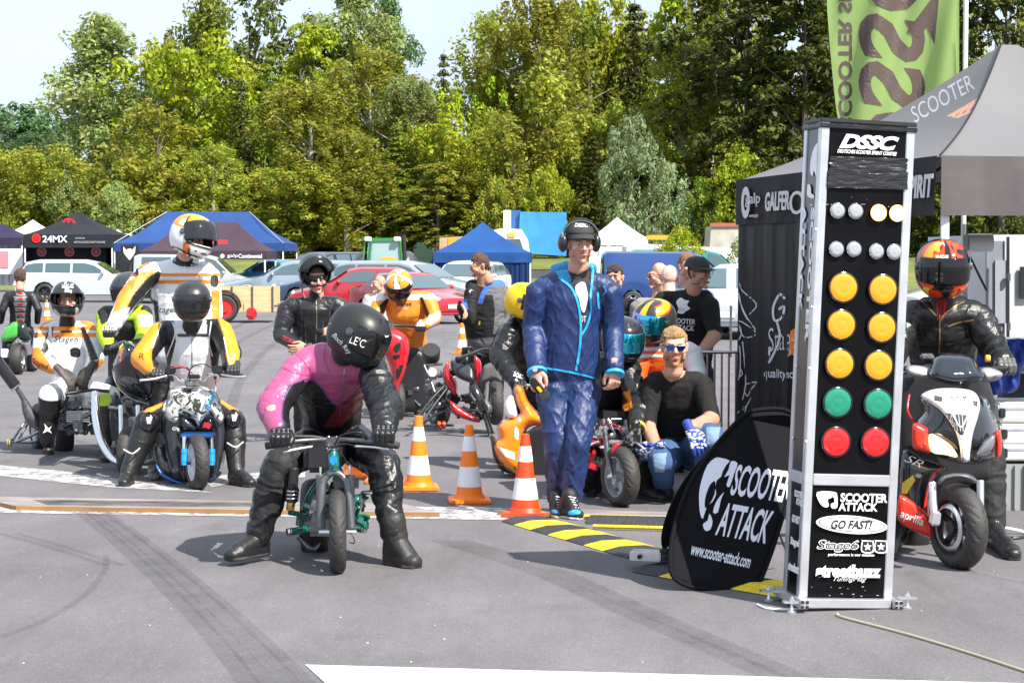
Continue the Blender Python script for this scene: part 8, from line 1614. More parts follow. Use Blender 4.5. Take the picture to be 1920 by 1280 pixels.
# ---- A: green mini bike
t = thing('mini_bike', 'green-framed mini drag bike with bicycle handlebar under the pink rider', 'mini bike', G(632, 1075)); g = M['green']; gr = mat('fork_grey', (.14, .145, .155), .35, .6)
WH_(t, 633, 997, 9.65, .213, .084, (1, .10, 0), rim=(.5, .5, .52)); WH_(t, 591, 970, 10.42, .215, .15, (1, .05, 0), tread=False, rim=(.1, .1, .1))
TB_(t, 'fork', gr, (.020, (601, 990, 9.66), (603, 930, 9.69), (607, 900, 9.71), (626, 885, 9.72), (648, 900, 9.71), (654, 930, 9.69), (659, 990, 9.66)), smooth=6, n=14)
TB_(t, 'fork_tube', gr, (.024, (601, 890, 9.74), (602, 990, 9.68)), (.024, (656, 890, 9.74), (657, 992, 9.68)), n=14); TB_(t, 'adjuster', M['alu'], (.007, (601, 875, 9.74), (601, 892, 9.74)), (.007, (655, 872, 9.74), (655, 890, 9.74)))
CY(t, 'axle', M['alu'], (598, 997, 9.64), (668, 997, 9.64), .011); CY(t, 'head_tube', g, (624, 842, 9.75), (627, 884, 9.72), .028); CY(t, 'head_cap', M['chrome'], (624, 838, 9.75), (624, 843, 9.75), .033)
q = MB(); q.box(W(625, 862, 9.69), (.035, .008, .05), None, .01); q.build('badge', M['blue_ano'], t)
TB_(t, 'handlebar', M['steel'], (.0125, (500, 836, 9.66), (545, 828, 9.68), (600, 824, 9.72), (650, 824, 9.72), (700, 828, 9.68), (746, 834, 9.64))); TB_(t, 'cross_brace', M['black'], (.010, (548, 818, 9.70), (590, 819, 9.72), (622, 826, 9.73)), (.010, (628, 824, 9.73), (690, 826, 9.70)))
for a, b in (((497, 836, 9.66), (545, 829, 9.67)), ((700, 829, 9.67), (748, 835, 9.64))): CY(t, 'grip', M['rubber'], a, b, .019)
TB_(t, 'brake_lever', M['alu'], (.007, (585, 837, 9.66), (560, 841, 9.62), (532, 847, 9.58)), (.006, (665, 836, 9.66), (700, 838, 9.62), (728, 842, 9.58))); TB_(t, 'cable', M['black'], (.003, (585, 838, 9.66), (610, 828, 9.6), (640, 850, 9.62), (652, 872, 9.66)), (.003, (668, 836, 9.66), (640, 832, 9.58), (615, 850, 9.62), (612, 890, 9.66)), (.003, (652, 995, 9.64), (662, 1005, 9.62), (664, 1018, 9.63), (655, 1016, 9.64)), (.004, (690, 826, 9.7), (675, 810, 9.66), (640, 816, 9.68), (626, 836, 9.7)))
for x in (616, 631): q = MB(); q.ball(W(x, 819, 9.70), .006, 6); q.build('clamp_bolt', M['chrome'], t)
BX(t, 'stem', M['steel'], (624, 828, 9.73), (.07, .06, .05)); BX(t, 'stem_bolt', M['chrome'], (617, 834, 9.69), (.012, .01, .012), bev=.003)
TB_(t, 'frame_tube', g, (.019, (622, 872, 9.78), (600, 900, 9.95), (578, 935, 10.0), (566, 985, 10.05)), (.018, (630, 872, 9.78), (660, 930, 10.0), (672, 985, 10.05)), (.017, (566, 985, 10.05), (600, 1000, 10.3)), (.014, (542, 960, 9.95), (572, 966, 10.0)))
CY(t, 'foot_peg', g, (545, 996, 9.92), (575, 992, 10.0), .020); CY(t, 'foot_peg', g, (662, 988, 10.0), (681, 992, 9.92), .020); CY(t, 'peg_end', M['chrome'], (538, 997, 9.91), (546, 996, 9.92), .021); CY(t, 'peg_end', M['chrome'], (680, 992, 9.92), (686, 992, 9.91), .019)
CY(t, 'reservoir', M['black'], (552, 876, 9.92), (546, 945, 9.94), [(0, .02), (.02, .024), (.55, .028), (.56, .034), (.9, .034), (.93, .028), (1, .012)]); 
for k in range(3): CY(t, 'reservoir_ring', M['chrome'], (548.5 - k * .7, 918 + k * 7, 9.93), (548.5 - k * .7, 920.5 + k * 7, 9.93), .036)
CY(t, 'reservoir_cap', mat('brass_cap', (.35, .22, .08), .3, .8), (546, 940, 9.93), (544, 956, 9.93), .022)
BX(t, 'fuel_tank', M['black'], (612, 850, 10.15), (.20, .45, .16), bev=.03); BX(t, 'seat', M['black'], (612, 838, 10.5), (.24, .40, .10), bev=.03); clutter(t, (572, 895, 668, 990), 9.95, 10.35, 46, 3, M['steel']); clutter(t, (655, 930, 682, 985), 9.9, 10.1, 14, 5, g)
BX(t, 'crankcase', M['engine'], (610, 960, 10.15), (.20, .30, .22), bev=.03); TB_(t, 'linkage', M['alu'], (.006, (672, 940, 9.95), (680, 925, 9.9), (696, 924, 9.85)), (.005, (674, 965, 9.95), (680, 935, 9.92))); CY(t, 'rear_peg', M['black'], (678, 924, 9.9), (698, 922, 9.88), .011)
TB_(t, 'exhaust_pipe', M['steel'], (.016, (560, 1005, 10.1), (585, 1030, 10.1), (600, 1010, 10.3))); CY(t, 'oil_catch_can', g, (660, 938, 10.0), (674, 938, 10.0), .03)
# ---- B: camouflage scooter
t = thing('scooter', 'scooter with black and white camouflage nose and blue fork legs', 'scooter', G(372, 920), 'racing scooters'); camo = bpy.data.materials.new('camouflage'); nt, N, K = nodes(camo); b = N['Principled BSDF']; tcx = N.new('ShaderNodeTexCoord'); n1 = N.new('ShaderNodeTexNoise'); n1.inputs['Scale'].default_value = 16; n1.inputs['Detail'].default_value = 2.5; n1.inputs['Distortion'].default_value = .8; rr = N.new('ShaderNodeValToRGB'); rr.color_ramp.interpolation = 'CONSTANT'; e = rr.color_ramp.elements; e[0].position = 0; e[0].color = (.04, .045, .035, 1); e[1].position = .43; e[1].color = (.40, .40, .33, 1); e.new(.48).color = (.78, .78, .74, 1); e.new(.64).color = (.10, .11, .09, 1); K(tcx.outputs['Object'], n1.inputs['Vector']); K(n1.outputs['Fac'], rr.inputs[0]); K(rr.outputs[0], b.inputs['Base Color']); b.inputs['Roughness'].default_value = .22; b.inputs['Coat Weight'].default_value = .6
gb_ = mat('graphite_paint', (.045, .05, .06), .22, .3, coat=.8); blu = mat('blue_underside', (.01, .10, .38), .3, .3, coat=.6)
WH_(t, 370, 866, 13.1, .193, .098, (1, .42, 0), rim=(.62, .63, .66), kind='disc', hub=.03)
SH(t, 'leg_shield', gb_, [(306, 770), (302, 800), (306, 838), (312, 870), (322, 894), (345, 903), (350, 870), (348, 815), (372, 806), (394, 815), (396, 896), (415, 884), (424, 840), (425, 788), (405, 760), (330, 755)], 13.42, .10, 30)
SH(t, 'inner_shield', M['black'], [(330, 800), (410, 800), (408, 890), (385, 902), (345, 902), (332, 880)], 13.50, .01, 10)
SH(t, 'side_skirt', gb_, [(290, 832), (306, 836), (316, 860), (338, 880), (342, 905), (318, 895), (298, 880), (288, 858)], 13.45, .05, 14); SH(t, 'belly_pan', blu, [(292, 868), (305, 885), (330, 898), (342, 902), (340, 910), (318, 904), (298, 888)], 13.40, .02, 6); SH(t, 'belly_pan', blu, [(395, 893), (415, 884), (412, 892), (392, 903)], 13.42, .02, 6)
nose = SH(t, 'nose_panel', camo, [(318, 728), (351, 722), (382, 724), (406, 734), (412, 758), (421, 782), (412, 797), (394, 779), (382, 788), (373, 802), (362, 788), (351, 782), (338, 779), (334, 794), (316, 790), (307, 772), (314, 747)], 13.36, .14, 34, smooth=2, slope=(0, -.0008)); nb = bvh_of(nose)
SH(t, 'headlight_cover', M['gloss_black'], [(339, 779), (352, 783), (371, 803), (360, 809), (345, 808), (338, 797)], 13.32, .05, 12); SH(t, 'headlight_cover', M['gloss_black'], [(394, 780), (403, 795), (396, 806), (378, 808), (374, 803), (384, 790)], 13.32, .05, 12); SH(t, 'lower_panel', M['gloss_black'], [(316, 791), (334, 795), (345, 810), (338, 815), (326, 810)], 13.34, .02, 8)
q = MB(); q.box(W(388, 797, 13.24), (.05, .004, .035), (0, .3, 0)); q.build('sticker', M['red'], t, smooth=False); print_on('malossi', 395, 748, 40, 12, nb, M['blue_ano'], t, ang=-62, bold=.03); print_on('KEIHIN', 336, 742, 18, 12, nb, M['black_text'], t, ang=40, bold=.02); letter('GTR', W(330, 804, 13.27), (1, 0, -.3), (.3, 0, 1), .05, .022, M['white_text'], t)
TB_(t, 'fork_tube', M['chrome'], (.016, (346, 818, 13.1), (346, 846, 13.08)), (.016, (396, 818, 13.2), (397, 846, 13.18))); CY(t, 'fork_leg', M['blue_ano'], (346, 842, 13.08), (346, 872, 13.06), [(0, .024), (.25, .024), (.27, .019), (.3, .024), (.8, .024), (.82, .02), (1, .02)]); CY(t, 'fork_leg', M['blue_ano'], (397, 842, 13.18), (397, 872, 13.16), [(0, .024), (.25, .024), (.27, .019), (.3, .024), (.8, .024), (.82, .02), (1, .02)]); CY(t, 'axle', mat('purple_bolt', (.12, .03, .25), .3, .7), (338, 868, 13.06), (404, 868, 13.2), .010); BX(t, 'fender_bracket', blu, (371, 815, 13.2), (.22, .15, .03))
TB_(t, 'handlebar', M['chrome'], (.011, (305, 700, 13.2), (328, 702, 13.25), (338, 712, 13.3), (360, 716, 13.3), (382, 712, 13.3), (394, 702, 13.25), (420, 703, 13.2))); CY(t, 'grip', M['rubber'], (272, 701, 13.18), (312, 701, 13.2), .018); CY(t, 'grip', M['rubber'], (412, 702, 13.2), (454, 704, 13.18), .018)
BX(t, 'switch_box', M['black'], (320, 694, 13.18), (.07, .05, .055)); BX(t, 'switch_box', M['black'], (408, 693, 13.18), (.07, .05, .055)); TB_(t, 'brake_lever', M['alu'], (.008, (312, 704, 13.14), (290, 710, 13.08), (262, 713, 13.05)), (.007, (415, 702, 13.14), (440, 706, 13.06), (462, 706, 13.05))); BX(t, 'clamp', M['engine'], (362, 718, 13.28), (.11, .06, .05)); BX(t, 'display', M['black'], (364, 706, 13.25), (.09, .02, .03))
TB_(t, 'cable', M['black'], (.004, (322, 692, 13.18), (352, 690, 13.1), (356, 715, 13.2)), (.004, (405, 694, 13.18), (380, 682, 13.1), (358, 690, 13.12), (352, 710, 13.2))); TB_(t, 'cable', M['red'], (.004, (320, 690, 13.15), (345, 688, 13.1), (362, 702, 13.2)), (.004, (412, 708, 13.15), (408, 715, 13.1), (402, 712, 13.2)))
CY(t, 'exhaust_muffler', M['steel'], (268, 868, 13.7), (300, 860, 13.7), .02); clutter(t, (283, 868, 312, 905), 13.6, 13.8, 14, 8); WH_(t, 362, 860, 14.2, .2, .13, (1, .1, 0), tread=False); BX(t, 'seat', M['black'], (362, 790, 14.1), (.28, .6, .12), bev=.04); SH(t, 'rear_body', gb_, [(318, 800), (406, 800), (412, 880), (312, 880)], 13.95, .05, 14)
# ---- C/D: glossy black scooter
t = thing('scooter', 'glossy black naked-front scooter with radiator and big chrome exhaust', 'scooter', G(245, 895), 'racing scooters')
WH_(t, 243, 848, 13.98, .195, .10, (1, -.12, 0)); WH_(t, 262, 830, 15.2, .2, .13, (1, -.12, 0), tread=False); SH(t, 'nose_fairing', mat('deep_black_paint', (.006, .008, .014), .08, coat=1), [(232, 640), (216, 668), (210, 694), (220, 724), (244, 744), (278, 754), (290, 740), (288, 705), (270, 668), (248, 642)], 14.35, .20, 34, slope=(0, .0012))
q = MB(); 
for i in range(14): cx_, cy_ = 226 + (i % 3) * 4.5 + (i // 3 % 2) * 2.2, 655 + (i // 3) * 5; c_ = W(cx_, cy_, 14.17); q.lathe([(0, .009), (.003, .009)], c_, (0, -1, 0), 6)
q.build('hexagon_print', mat('orange_print', (.8, .2, .02), .5), t, smooth=False); TB_(t, 'fairing_rim', M['chrome'], (.004, (212, 700, 14.33), (222, 726, 14.32), (246, 747, 14.33), (278, 757, 14.34)))
TB_(t, 'fork_tube', M['chrome'], (.016, (226, 760, 14.1), (228, 845, 13.98)), (.016, (258, 760, 14.1), (260, 845, 13.98))); BX(t, 'radiator', M['engine'], (254, 802, 14.2), (.10, .04, .17), (0, .05, 0)); BX(t, 'frame_block', M['black'], (238, 790, 14.5), (.20, .3, .35), bev=.03); clutter(t, (212, 750, 275, 860), 14.1, 14.5, 40, 11, M['steel'])
CY(t, 'exhaust_pipe', M['chrome'], (0, 0, 1), (1, 1, 1), .001) if False else TB_(t, 'exhaust_pipe', M['chrome'], ([.026, .034, .036, .03, .022, .018], (178, 735, 14.5), (180, 780, 14.4), (190, 825, 14.3), (208, 856, 14.2), (225, 868, 14.15), (240, 864, 14.2)), n=16); TB_(t, 'handlebar', M['steel'], (.012, (205, 655, 14.75), (228, 648, 14.8), (250, 648, 14.8), (272, 652, 14.75)), (.010, (205, 652, 13.95), (236, 640, 14.3), (262, 655, 14.6))); TB_(t, 'mirror_stalk', mat('orange_metal', (.8, .25, .02), .3), (.006, (245, 650, 14.7), (285, 636, 14.6)))
SH(t, 'mid_panel', mat('deep_black_paint', ()), [(208, 740), (225, 745), (226, 820), (215, 835), (206, 800)], 14.5, .05, 10)
# ---- E: bare frame drag bike
t = thing('drag_bike', 'bare tube-frame drag bike with wheelie bar and long silencer at the left', 'drag bike', G(115, 850)); fr = mat('raw_frame', (.30, .31, .33), .3, .8)
WH_(t, 118, 806, 15.75, .205, .15, (1, .35, 0), tread=False); WH_(t, 75, 800, 15.9, .20, .11, (1, .5, 0), tread=False); WH_(t, 205, 826, 15.6, .20, .10, (1, .3, 0))
TB_(t, 'frame_tube', fr, (.018, (118, 798, 15.4), (150, 785, 15.35), (178, 770, 15.3)), (.016, (105, 790, 15.5), (118, 770, 15.5), (130, 745, 15.5)), (.018, (128, 742, 15.45), (160, 748, 15.4), (180, 760, 15.3)), (.014, (140, 742, 15.3), (150, 758, 15.35), (132, 768, 15.4)), (.014, (125, 805, 15.4), (145, 812, 15.3))); TB_(t, 'handlebar', M['black'], (.013, (122, 738, 15.1), (150, 734, 15.15), (175, 731, 15.1), (205, 734, 15.1))); clutter(t, (110, 745, 180, 812), 15.35, 15.65, 60, 21); 
for k in range(6): BX(t, 'cylinder_fin', M['alu'], (150, 770 + k * 3.6, 15.4), (.19, .14, .006), bev=0)
BX(t, 'fuel_tank', fr, (158, 752, 15.45), (.22, .2, .08), (0, .15, 0), .02); CY(t, 'silencer', M['gloss_black'], (-12, 668, 15.2), (29, 724, 15.25), .048); CY(t, 'silencer_cap', M['chrome'], (27, 721, 15.25), (32, 728, 15.25), .044)
TB_(t, 'exhaust_pipe', M['steel'], ([.018, .022, .045, .060, .040, .024], (29, 724, 15.25), (44, 748, 15.28), (52, 768, 15.3), (62, 785, 15.32), (76, 800, 15.36), (92, 812, 15.45)), n=14)
TB_(t, 'wheelie_bar', fr, (.012, (12, 826, 15.7), (60, 829, 15.75), (80, 820, 15.8)), (.012, (24, 824, 15.7), (40, 800, 15.8), (56, 780, 15.85)), (.012, (36, 822, 15.75), (48, 800, 15.85), (60, 785, 15.9)), (.014, (28, 828, 15.6), (55, 818, 15.6), (80, 804, 15.6))); WH_(t, 18, 830, 15.7, .035, .03, tread=False, rim=(.5, .25, .1)); BX(t, 'seat', M['black'], (132, 732, 15.8), (.26, .4, .06), bev=.02)
# ---- F: green scooter from behind
t = thing('scooter', 'small scooter with bright green tail seen from behind at the far left', 'scooter', G(33, 702), 'racing scooters'); WH_(t, 33, 672, 25.75, .21, .16, (1, .05, 0), tread=False); WH_(t, 60, 680, 26.6, .2, .1, (1, .05, 0), tread=False, rim=(.4, .6, .05)); SH(t, 'tail_panel', mat('kawa_green', (.06, .38, .05), .25, coat=.7), [(2, 640), (6, 618), (22, 605), (34, 604), (34, 632), (14, 640)], 25.7, .08, 10, step=3); SH(t, 'tail_panel', M['gloss_black'], [(34, 604), (48, 608), (58, 628), (58, 640), (34, 634)], 25.7, .08, 10, step=3); CY(t, 'silencer', M['chrome'], (50, 640, 25.6), (54, 662, 25.7), .05); BX(t, 'number_plate', M['white'], (9, 662, 25.7), (.10, .02, .12)); clutter(t, (16, 636, 56, 668), 25.8, 26.1, 16, 30, M['steel']); BX(t, 'seat', M['black'], (38, 616, 26.2), (.25, .5, .1), bev=.03)
# ---- H: red scooter
t = thing('scooter', 'bright red scooter fairing with black intakes between the pink rider and the orange rider', 'scooter', G(742, 790), 'racing scooters'); WH_(t, 744, 752, 18.7, .2, .10, (1, .3, 0), rim=(.6, .6, .6)); o = SH(t, 'front_fairing', M['red'], [(712, 612), (735, 614), (762, 628), (768, 652), (766, 672), (758, 705), (748, 728), (742, 748), (733, 740), (732, 700), (722, 670), (706, 650)], 18.55, .13, 22); ob_ = bvh_of(o)
for pg in ([(737, 652), (748, 642), (752, 650), (744, 662)], [(736, 668), (748, 664), (750, 670), (740, 674)], [(744, 690), (756, 684), (752, 700), (744, 716)]): patch_on(pg, ob_, M['black_text'], t, 'air_intake', step=3)
TB_(t, 'handlebar', M['black'], (.012, (722, 612, 18.6), (745, 610, 18.65), (770, 612, 18.65), (798, 612, 18.6))); SH(t, 'inner_fairing', M['black'], [(745, 660), (800, 665), (798, 760), (745, 762)], 18.95, .05, 12); WH_(t, 765, 735, 19.7, .2, .12, (1, .3, 0), tread=False); BX(t, 'seat', M['black'], (770, 660, 19.4), (.26, .5, .1), bev=.03); clutter(t, (745, 715, 790, 765), 18.9, 19.2, 20, 41, M['steel'])
# ---- red drag scooter on its stand
t = thing('drag_bike', 'red drag scooter with bare frame, wheelie bar and striped silencer parked on a stand', 'drag bike', G(860, 815)); D = 17.2
SH(t, 'side_panel', M['red'], [(842, 676), (832, 690), (831, 712), (845, 735), (855, 742), (858, 720), (850, 705), (842, 690)], D, .07, 10); SH(t, 'tank_cover', mat('matt_black_blue', (.02, .024, .03), .35, coat=.3), [(846, 675), (870, 674), (892, 678), (894, 712), (885, 718), (862, 710), (848, 695)], D - .05, .10, 14, slope=(0, -.003)); SH(t, 'side_panel', M['red'], [(888, 670), (896, 670), (903, 684), (899, 718), (892, 710)], D - .15, .03, 6, step=3)
SH(t, 'rear_guard', mat('grey_rag', (.10, .10, .10), .9, bump=.6, bscale=9), [(908, 684), (932, 680), (940, 705), (940, 716), (922, 713), (900, 720), (902, 700)], D - .2, .06, 10); WH_(t, 930, 755, D, .20, .11, (1, .1, 0)); WH_(t, 822, 760, D + .5, .2, .13, (1, .4, 0), tread=False); TB_(t, 'fork_tube', M['alu'], (.018, (914, 716, D - .2), (912, 752, D - .15), (910, 775, D - .1))); CY(t, 'hub_cover', M['engine'], (906, 765, D - .2), (918, 765, D - .1), .06)
CY(t, 'silencer', M['gloss_black'], (886, 722, D - .4), (908, 770, D - .45), .042); CY(t, 'silencer_band', M['white'], (890, 732, D - .401), (898, 749, D - .426), .0435); TB_(t, 'stay', M['black'], (.014, (905, 768, D - .4), (918, 815, D - .4)), (.012, (910, 768, D - .4), (924, 812, D - .35)), (.016, (898, 819, D - .3), (922, 818, D - .3)))
TB_(t, 'wheelie_bar', M['black'], (.012, (836, 720, D - .1), (812, 745, D - .2), (780, 785, D - .3)), (.012, (838, 728, D - .1), (815, 758, D - .2), (792, 792, D - .3)), (.012, (792, 795, D - .3), (815, 778, D - .1), (830, 772, D)), (.012, (790, 797, D - .3), (850, 797, D - .1))); WH_(t, 775, 796, D - .3, .038, .035, (1, .2, 0), tread=False, rim=(.6, .6, .55))
for x in (823, 832): WH_(t, x, 796, D - .2, .035, .03, (1, .2, 0), tread=False, rim=(.6, .05, .02))
SH(t, 'belly_panel', M['red'], [(842, 750), (858, 760), (880, 775), (898, 783), (898, 792), (870, 785), (850, 775)], D - .1, .04, 8, step=4); CY(t, 'seat_pad', M['black'], (808, 655, D), (808, 672, D + .1), [(0, .075), (.1, .085), (.9, .08), (1, .05)]); TB_(t, 'handlebar', M['black'], (.014, (858, 672, D - .3), (880, 664, D - .2), (905, 655, D - .1), (925, 655, D))); TB_(t, 'frame_tube', M['steel'], (.014, (795, 685, D), (806, 710, D - .05), (815, 735, D - .1)), (.012, (795, 685, D), (830, 682, D)), (.016, (835, 745, D), (860, 765, D), (900, 770, D)))
clutter(t, (800, 695, 850, 775), D, D + .3, 45, 51, M['steel']); clutter(t, (850, 740, 905, 785), D, D + .3, 30, 52, M['black']); clutter(t, (855, 655, 915, 680), D - .1, D + .1, 14, 53, M['black']); CY(t, 'lamp', M['white'], (810, 698, D - .1), (811, 698, D - .12), .04)
# ---- K: orange scooter
t = thing('scooter', 'orange scooter with white side stripe half hidden behind the man in blue', 'scooter', G(975, 900), 'racing scooters'); o = SH(t, 'body_panel', M['orange'], [(964, 724), (980, 724), (990, 750), (1012, 775), (1040, 790), (1040, 800), (1000, 798), (984, 812), (980, 845), (985, 880), (1005, 905), (985, 900), (950, 880), (932, 858), (922, 836), (926, 822), (934, 822), (932, 800), (946, 785), (975, 775), (966, 750)], 13.75, .12, 18); ob_ = bvh_of(o)
patch_on([(928, 834), (965, 848), (966, 862), (948, 856)], ob_, M['white_text'], t, 'stripe', step=4, smooth=1); print_on('68', 969, 877, 10, 9, ob_, M['black_text'], t, ang=20); patch_on([(966, 800), (972, 806), (972, 824), (965, 818)], ob_, M['white_text'], t, 'sticker', step=3); SH(t, 'front_plate', M['white'], [(944, 760), (952, 744), (962, 742), (970, 770), (968, 784), (950, 782)], 13.7, .06, 10); print_on('6', 974, 786, 6, 8, ob_, M['white_text'], t)
WH_(t, 962, 868, 13.95, .19, .10, (1, .3, 0), tread=False); WH_(t, 1030, 850, 14.6, .2, .12, (1, .3, 0), tread=False); SH(t, 'inner_panel', M['black'], [(984, 812), (1040, 800), (1040, 890), (1005, 900), (985, 880)], 13.95, .03, 10); TB_(t, 'handlebar', M['chrome'], (.012, (965, 712, 13.9), (985, 722, 13.9), (1010, 720, 13.95))); TB_(t, 'exhaust_pipe', M['steel'], ([.012, .02, .045, .05, .02], (920, 815, 13.6), (925, 825, 13.65), (935, 850, 13.8), (945, 870, 13.9), (965, 885, 14.0))); TB_(t, 'kick_stand', M['alu'], (.008, (912, 868, 13.6), (925, 870, 13.65), (945, 872, 13.8))); BX(t, 'seat', M['black'], (1000, 745, 14.4), (.3, .6, .1), bev=.04)
# ---- M: black mini bike
t = thing('mini_bike', 'black and red mini bike with clip-on bars to the right of the man in blue', 'mini bike', G(1165, 950)); wc_ = W(1163, 893, 12.2); WH_(t, 1163, 893, 12.2, .196, .105, (1, .50, 0), rim=(.42, .46, .50), nsp=6); WH_(t, 1097, 893, 13.0, .19, .11, (1, .5, 0), tread=False)
TB_(t, 'fork_tube', M['steel'], (.019, (1131, 788, 12.45), (1138, 840, 12.3), (1146, 892, 12.15)), (.019, (1174, 790, 12.5), (1182, 840, 12.35), (1190, 892, 12.25)), n=14); CY(t, 'axle', M['alu'], (1140, 893, 12.13), (1192, 893, 12.28), .012); BX(t, 'fork_clamp', M['alu'], (1132, 802, 12.42), (.06, .06, .035)); BX(t, 'fork_clamp', M['alu'], (1175, 804, 12.47), (.06, .06, .035)); BX(t, 'steering_yoke', M['alu'], (1155, 828, 12.42), (.15, .05, .025))
SH(t, 'front_mudguard', M['red'], [(1145, 850), (1148, 835), (1158, 829), (1166, 832), (1160, 838), (1152, 852)], 12.2, .03, 6, step=3); TB_(t, 'handlebar', M['chrome'], (.010, (1140, 785, 12.4), (1147, 800, 12.38), (1154, 815, 12.38)), (.010, (1146, 786, 12.38), (1164, 786, 12.4))); TB_(t, 'brake_lever', M['alu'], (.009, (1122, 828, 12.3), (1110, 832, 12.25), (1094, 842, 12.2)), (.008, (1188, 828, 12.3), (1198, 833, 12.22), (1208, 842, 12.2))); TB_(t, 'brake_hose', M['red'], (.005, (1128, 798, 12.36), (1145, 794, 12.3), (1160, 800, 12.34), (1166, 808, 12.38)))
BX(t, 'brake_reservoir', M['engine'], (1121, 812, 12.35), (.06, .04, .035), (0, .1, .1)); BX(t, 'fuel_tank', M['black'], (1150, 790, 12.8), (.24, .4, .16), bev=.05); q = MB(); q.ball(W(1125, 820, 12.5), (.05, .04, .06), 8); q.build('air_filter', M['alu'], t); clutter(t, (1100, 800, 1175, 880), 12.5, 12.8, 60, 61, M['steel']); clutter(t, (1095, 820, 1125, 880), 12.4, 12.7, 16, 62, M['red']); CY(t, 'gauge', M['chrome'], (1112, 792, 12.4), (1111, 792, 12.37), .03); BX(t, 'seat', M['black'], (1150, 778, 13.0), (.26, .4, .08), bev=.03)
# ---- U: scooter at the right
t = thing('scooter', 'white, black and red sports scooter with lit headlight right of the light tower', 'scooter', G(1790, 1068), 'racing scooters'); WH_(t, 1796, 987, 9.78, .222, .112, (1, .38, 0), rim=(.05, .05, .055), nsp=6); WH_(t, 1698, 975, 10.7, .21, .14, (1, .35, 0), tread=False, rim=(.05, .05, .05)); wp, bp_, rp_ = M['white'], mat('scooter_black', (.014, .015, .018), .14, coat=.8), mat('scooter_red', (.72, .030, .012), .25, coat=.6)
SH(t, 'front_fairing', bp_, [(1722, 748), (1745, 735), (1800, 730), (1840, 738), (1862, 770), (1874, 815), (1872, 850), (1850, 866), (1815, 870), (1785, 866), (1745, 850), (1712, 838), (1712, 795), (1728, 770)], 10.05, .26, 60, slope=(0, -.0006)); 
SH(t, 'side_flash', rp_, [(1711, 794), (1734, 798), (1746, 812), (1746, 848), (1730, 846), (1711, 838)], 9.85, .04, 14); SH(t, 'side_flash', rp_, [(1862, 812), (1877, 808), (1878, 850), (1866, 858), (1866, 835)], 9.86, .05, 12)
o = SH(t, 'beak', wp, [(1726, 742), (1744, 731), (1775, 727), (1815, 730), (1832, 740), (1838, 760), (1833, 785), (1824, 815), (1819, 850), (1817, 864), (1804, 864), (1800, 840), (1793, 812), (1776, 784), (1762, 768), (1746, 756)], 9.78, .03, 10, slope=(0, -.0010)); ob_ = bvh_of(o); print_on('SCOOTER', 1798, 744, 32, 5, ob_, M['black_text'], t, bold=.02); print_on('ATTACK', 1799, 750, 26, 4, ob_, M['black_text'], t, bold=.02); patch_on([(1772, 774), (1795, 776), (1816, 778), (1812, 798), (1806, 816), (1792, 812), (1780, 795)], ob_, M['black_text'], t, 'grille', step=4, smooth=1)
for k in range(5): stroke_on([(1776 + k * 7, 776), (1786 + k * 5, 808)], ob_, M['grey_text'], t, .7, 'grille_bar', lift=.006)
stroke_on([(1786, 776), (1802, 800), (1816, 776)], ob_, M['grey_text'], t, 1.6, 'grille_trim', lift=.007); patch_on([(1804, 856), (1817, 856), (1817, 864), (1804, 864)], ob_, M['red'], t, 'badge', step=3, smooth=1)
for pg in ([(1752, 740), (1768, 744), (1766, 753), (1752, 750)], [(1824, 750), (1834, 752), (1832, 762), (1826, 760)]): patch_on(pg, ob_, M['black_text'], t, 'sticker', step=3, smooth=1)
SH(t, 'headlight', mat('headlight_lit', (.9, .7, .4), .2, emit=(1, .66, .28), estr=1.6), [(1742, 814), (1762, 820), (1784, 836), (1795, 856), (1772, 852), (1746, 846)], 9.80, .04, 12, step=4); q = MB(); q.ball(W(1756, 832, 9.76), (.03, .02, .022), 8); q.build('bulb', mat('bulb_lit', (1, 1, .9), .2, emit=(1, .92, .75), estr=7), t); SH(t, 'headlight', mat('headlight_clear', (.30, .32, .35), .06, .6, coat=1), [(1866, 814), (1850, 820), (1834, 838), (1828, 858), (1846, 854), (1864, 842)], 9.80, .04, 12, step=4)
SH(t, 'windscreen', mat('screen_dark', (.012, .018, .028), .07, coat=.8), [(1757, 664), (1790, 662), (1822, 667), (1836, 690), (1848, 708), (1815, 720), (1785, 722), (1745, 710), (1742, 695)], 9.96, .10, 20, slope=(0, -.0016)); print_on('aprilia', 1798, 700, 18, 5, bvh_of([c for c in t.children if c.name.startswith('windscreen')][0]), M['white_text'], t)
hg = mat('guard_grey', (.30, .31, .33), .35, .2); SH(t, 'hand_guard', hg, [(1698, 690), (1712, 684), (1742, 690), (1752, 708), (1735, 712), (1706, 704)], 10.0, .05, 12); SH(t, 'hand_guard', hg, [(1840, 690), (1862, 690), (1880, 700), (1872, 712), (1845, 716), (1836, 706)], 10.0, .05, 12); lg_ = mat('indicator_lens', (.62, .60, .55), .12, coat=1.); SH(t, 'indicator', lg_, [(1704, 690), (1728, 692), (1742, 704), (1722, 706), (1706, 700)], 9.95, .03, 8, step=3); SH(t, 'indicator', lg_, [(1845, 698), (1866, 696), (1870, 704), (1850, 712)], 9.95, .03, 8, step=3)
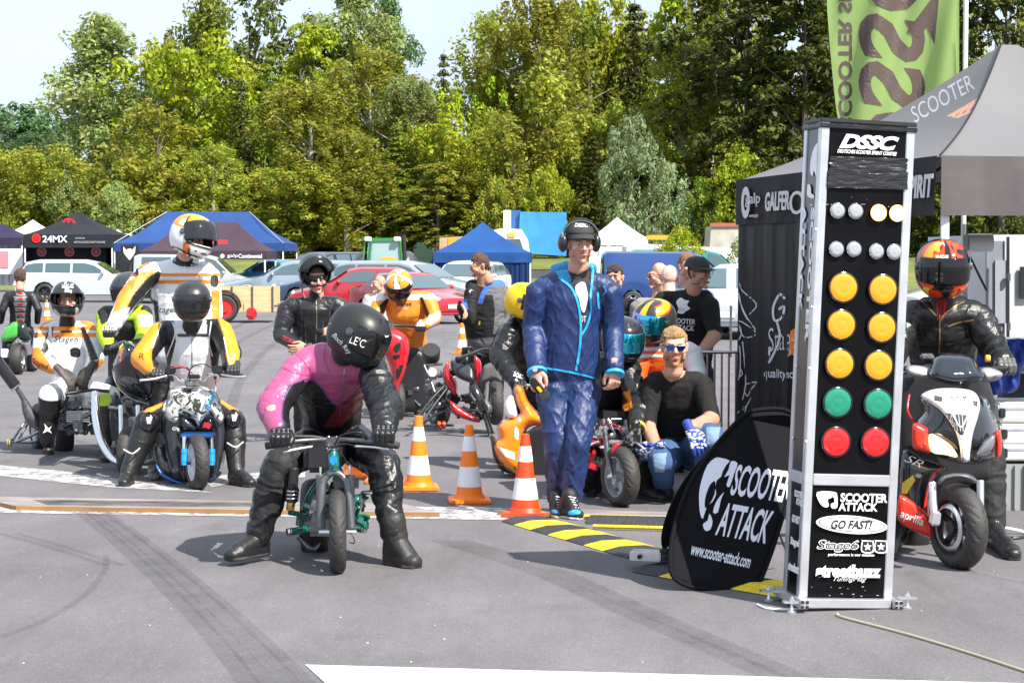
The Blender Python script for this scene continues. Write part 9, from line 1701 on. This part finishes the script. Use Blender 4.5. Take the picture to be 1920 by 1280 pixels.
TB_(t, 'handlebar', M['black'], (.016, (1660, 690, 10.45), (1720, 692, 10.3), (1770, 700, 10.3), (1830, 694, 10.3), (1890, 690, 10.45))); BX(t, 'brake_master', M['engine'], (1738, 668, 10.2), (.07, .05, .03)); CY(t, 'marker', mat('amber_lamp', (.9, .45, .05), .3), (1848, 672, 10.2), (1856, 672, 10.2), .02)
SH(t, 'front_mudguard', mat('mudguard_grey', (.10, .105, .115), .35, .2), [(1758, 904), (1766, 892), (1790, 886), (1818, 888), (1832, 900), (1828, 906), (1800, 898), (1775, 901), (1766, 910)], 9.72, .05, 12); TB_(t, 'fork_leg', M['alu'], (.020, (1748, 905, 9.75), (1750, 945, 9.7), (1754, 985, 9.66)), (.02, (1838, 900, 10.0), (1838, 985, 9.95)), n=12); BX(t, 'brake_caliper', M['alu'], (1753, 970, 9.63), (.05, .05, .07), (0, .1, 0)); disc_brake(t, W(1796, 987, 9.78), (-1, -.38, 0), .11, .06)
o = SH(t, 'side_fairing', bp_, [(1690, 845), (1725, 856), (1760, 868), (1778, 878), (1758, 892), (1746, 920), (1742, 965), (1742, 1006), (1712, 985), (1686, 962)], 10.0, .09, 26); sf = bvh_of(o); stroke_on([(1776, 874), (1756, 884), (1743, 905), (1735, 940), (1738, 965)], sf, rp_, t, 2.4, 'pinstripe'); print_on('SR', 1714, 864, 36, 15, sf, M['white_text'], t, ang=24, shear=.4, bold=-.01); patch_on([(1692, 905), (1712, 890), (1716, 900), (1700, 925), (1690, 925)], sf, mat('yellow_flash', (.65, .45, .03), .4), t, 'flash', step=4, smooth=1)
o = SH(t, 'belly_pan', rp_, [(1684, 932), (1700, 930), (1735, 958), (1752, 1002), (1748, 1010), (1715, 996), (1684, 975)], 9.93, .04, 14); print_on('aprilia', 1710, 972, 46, 20, bvh_of(o), M['white_text'], t, ang=22, bold=.01); SH(t, 'inner_fairing', M['black'], [(1690, 700), (1850, 700), (1860, 870), (1850, 900), (1760, 930), (1700, 1000), (1688, 860)], 10.35, .05, 20); BX(t, 'seat', M['black'], (1770, 760, 11.0), (.32, .7, .14), bev=.05); BX(t, 'rear_body', bp_, (1770, 850, 10.9), (.34, .8, .35), bev=.08); TB_(t, 'brake_hose', M['red'], (.006, (1705, 740, 10.0), (1702, 770, 9.95), (1716, 795, 9.95)))
print('objects', len(bpy.data.objects))
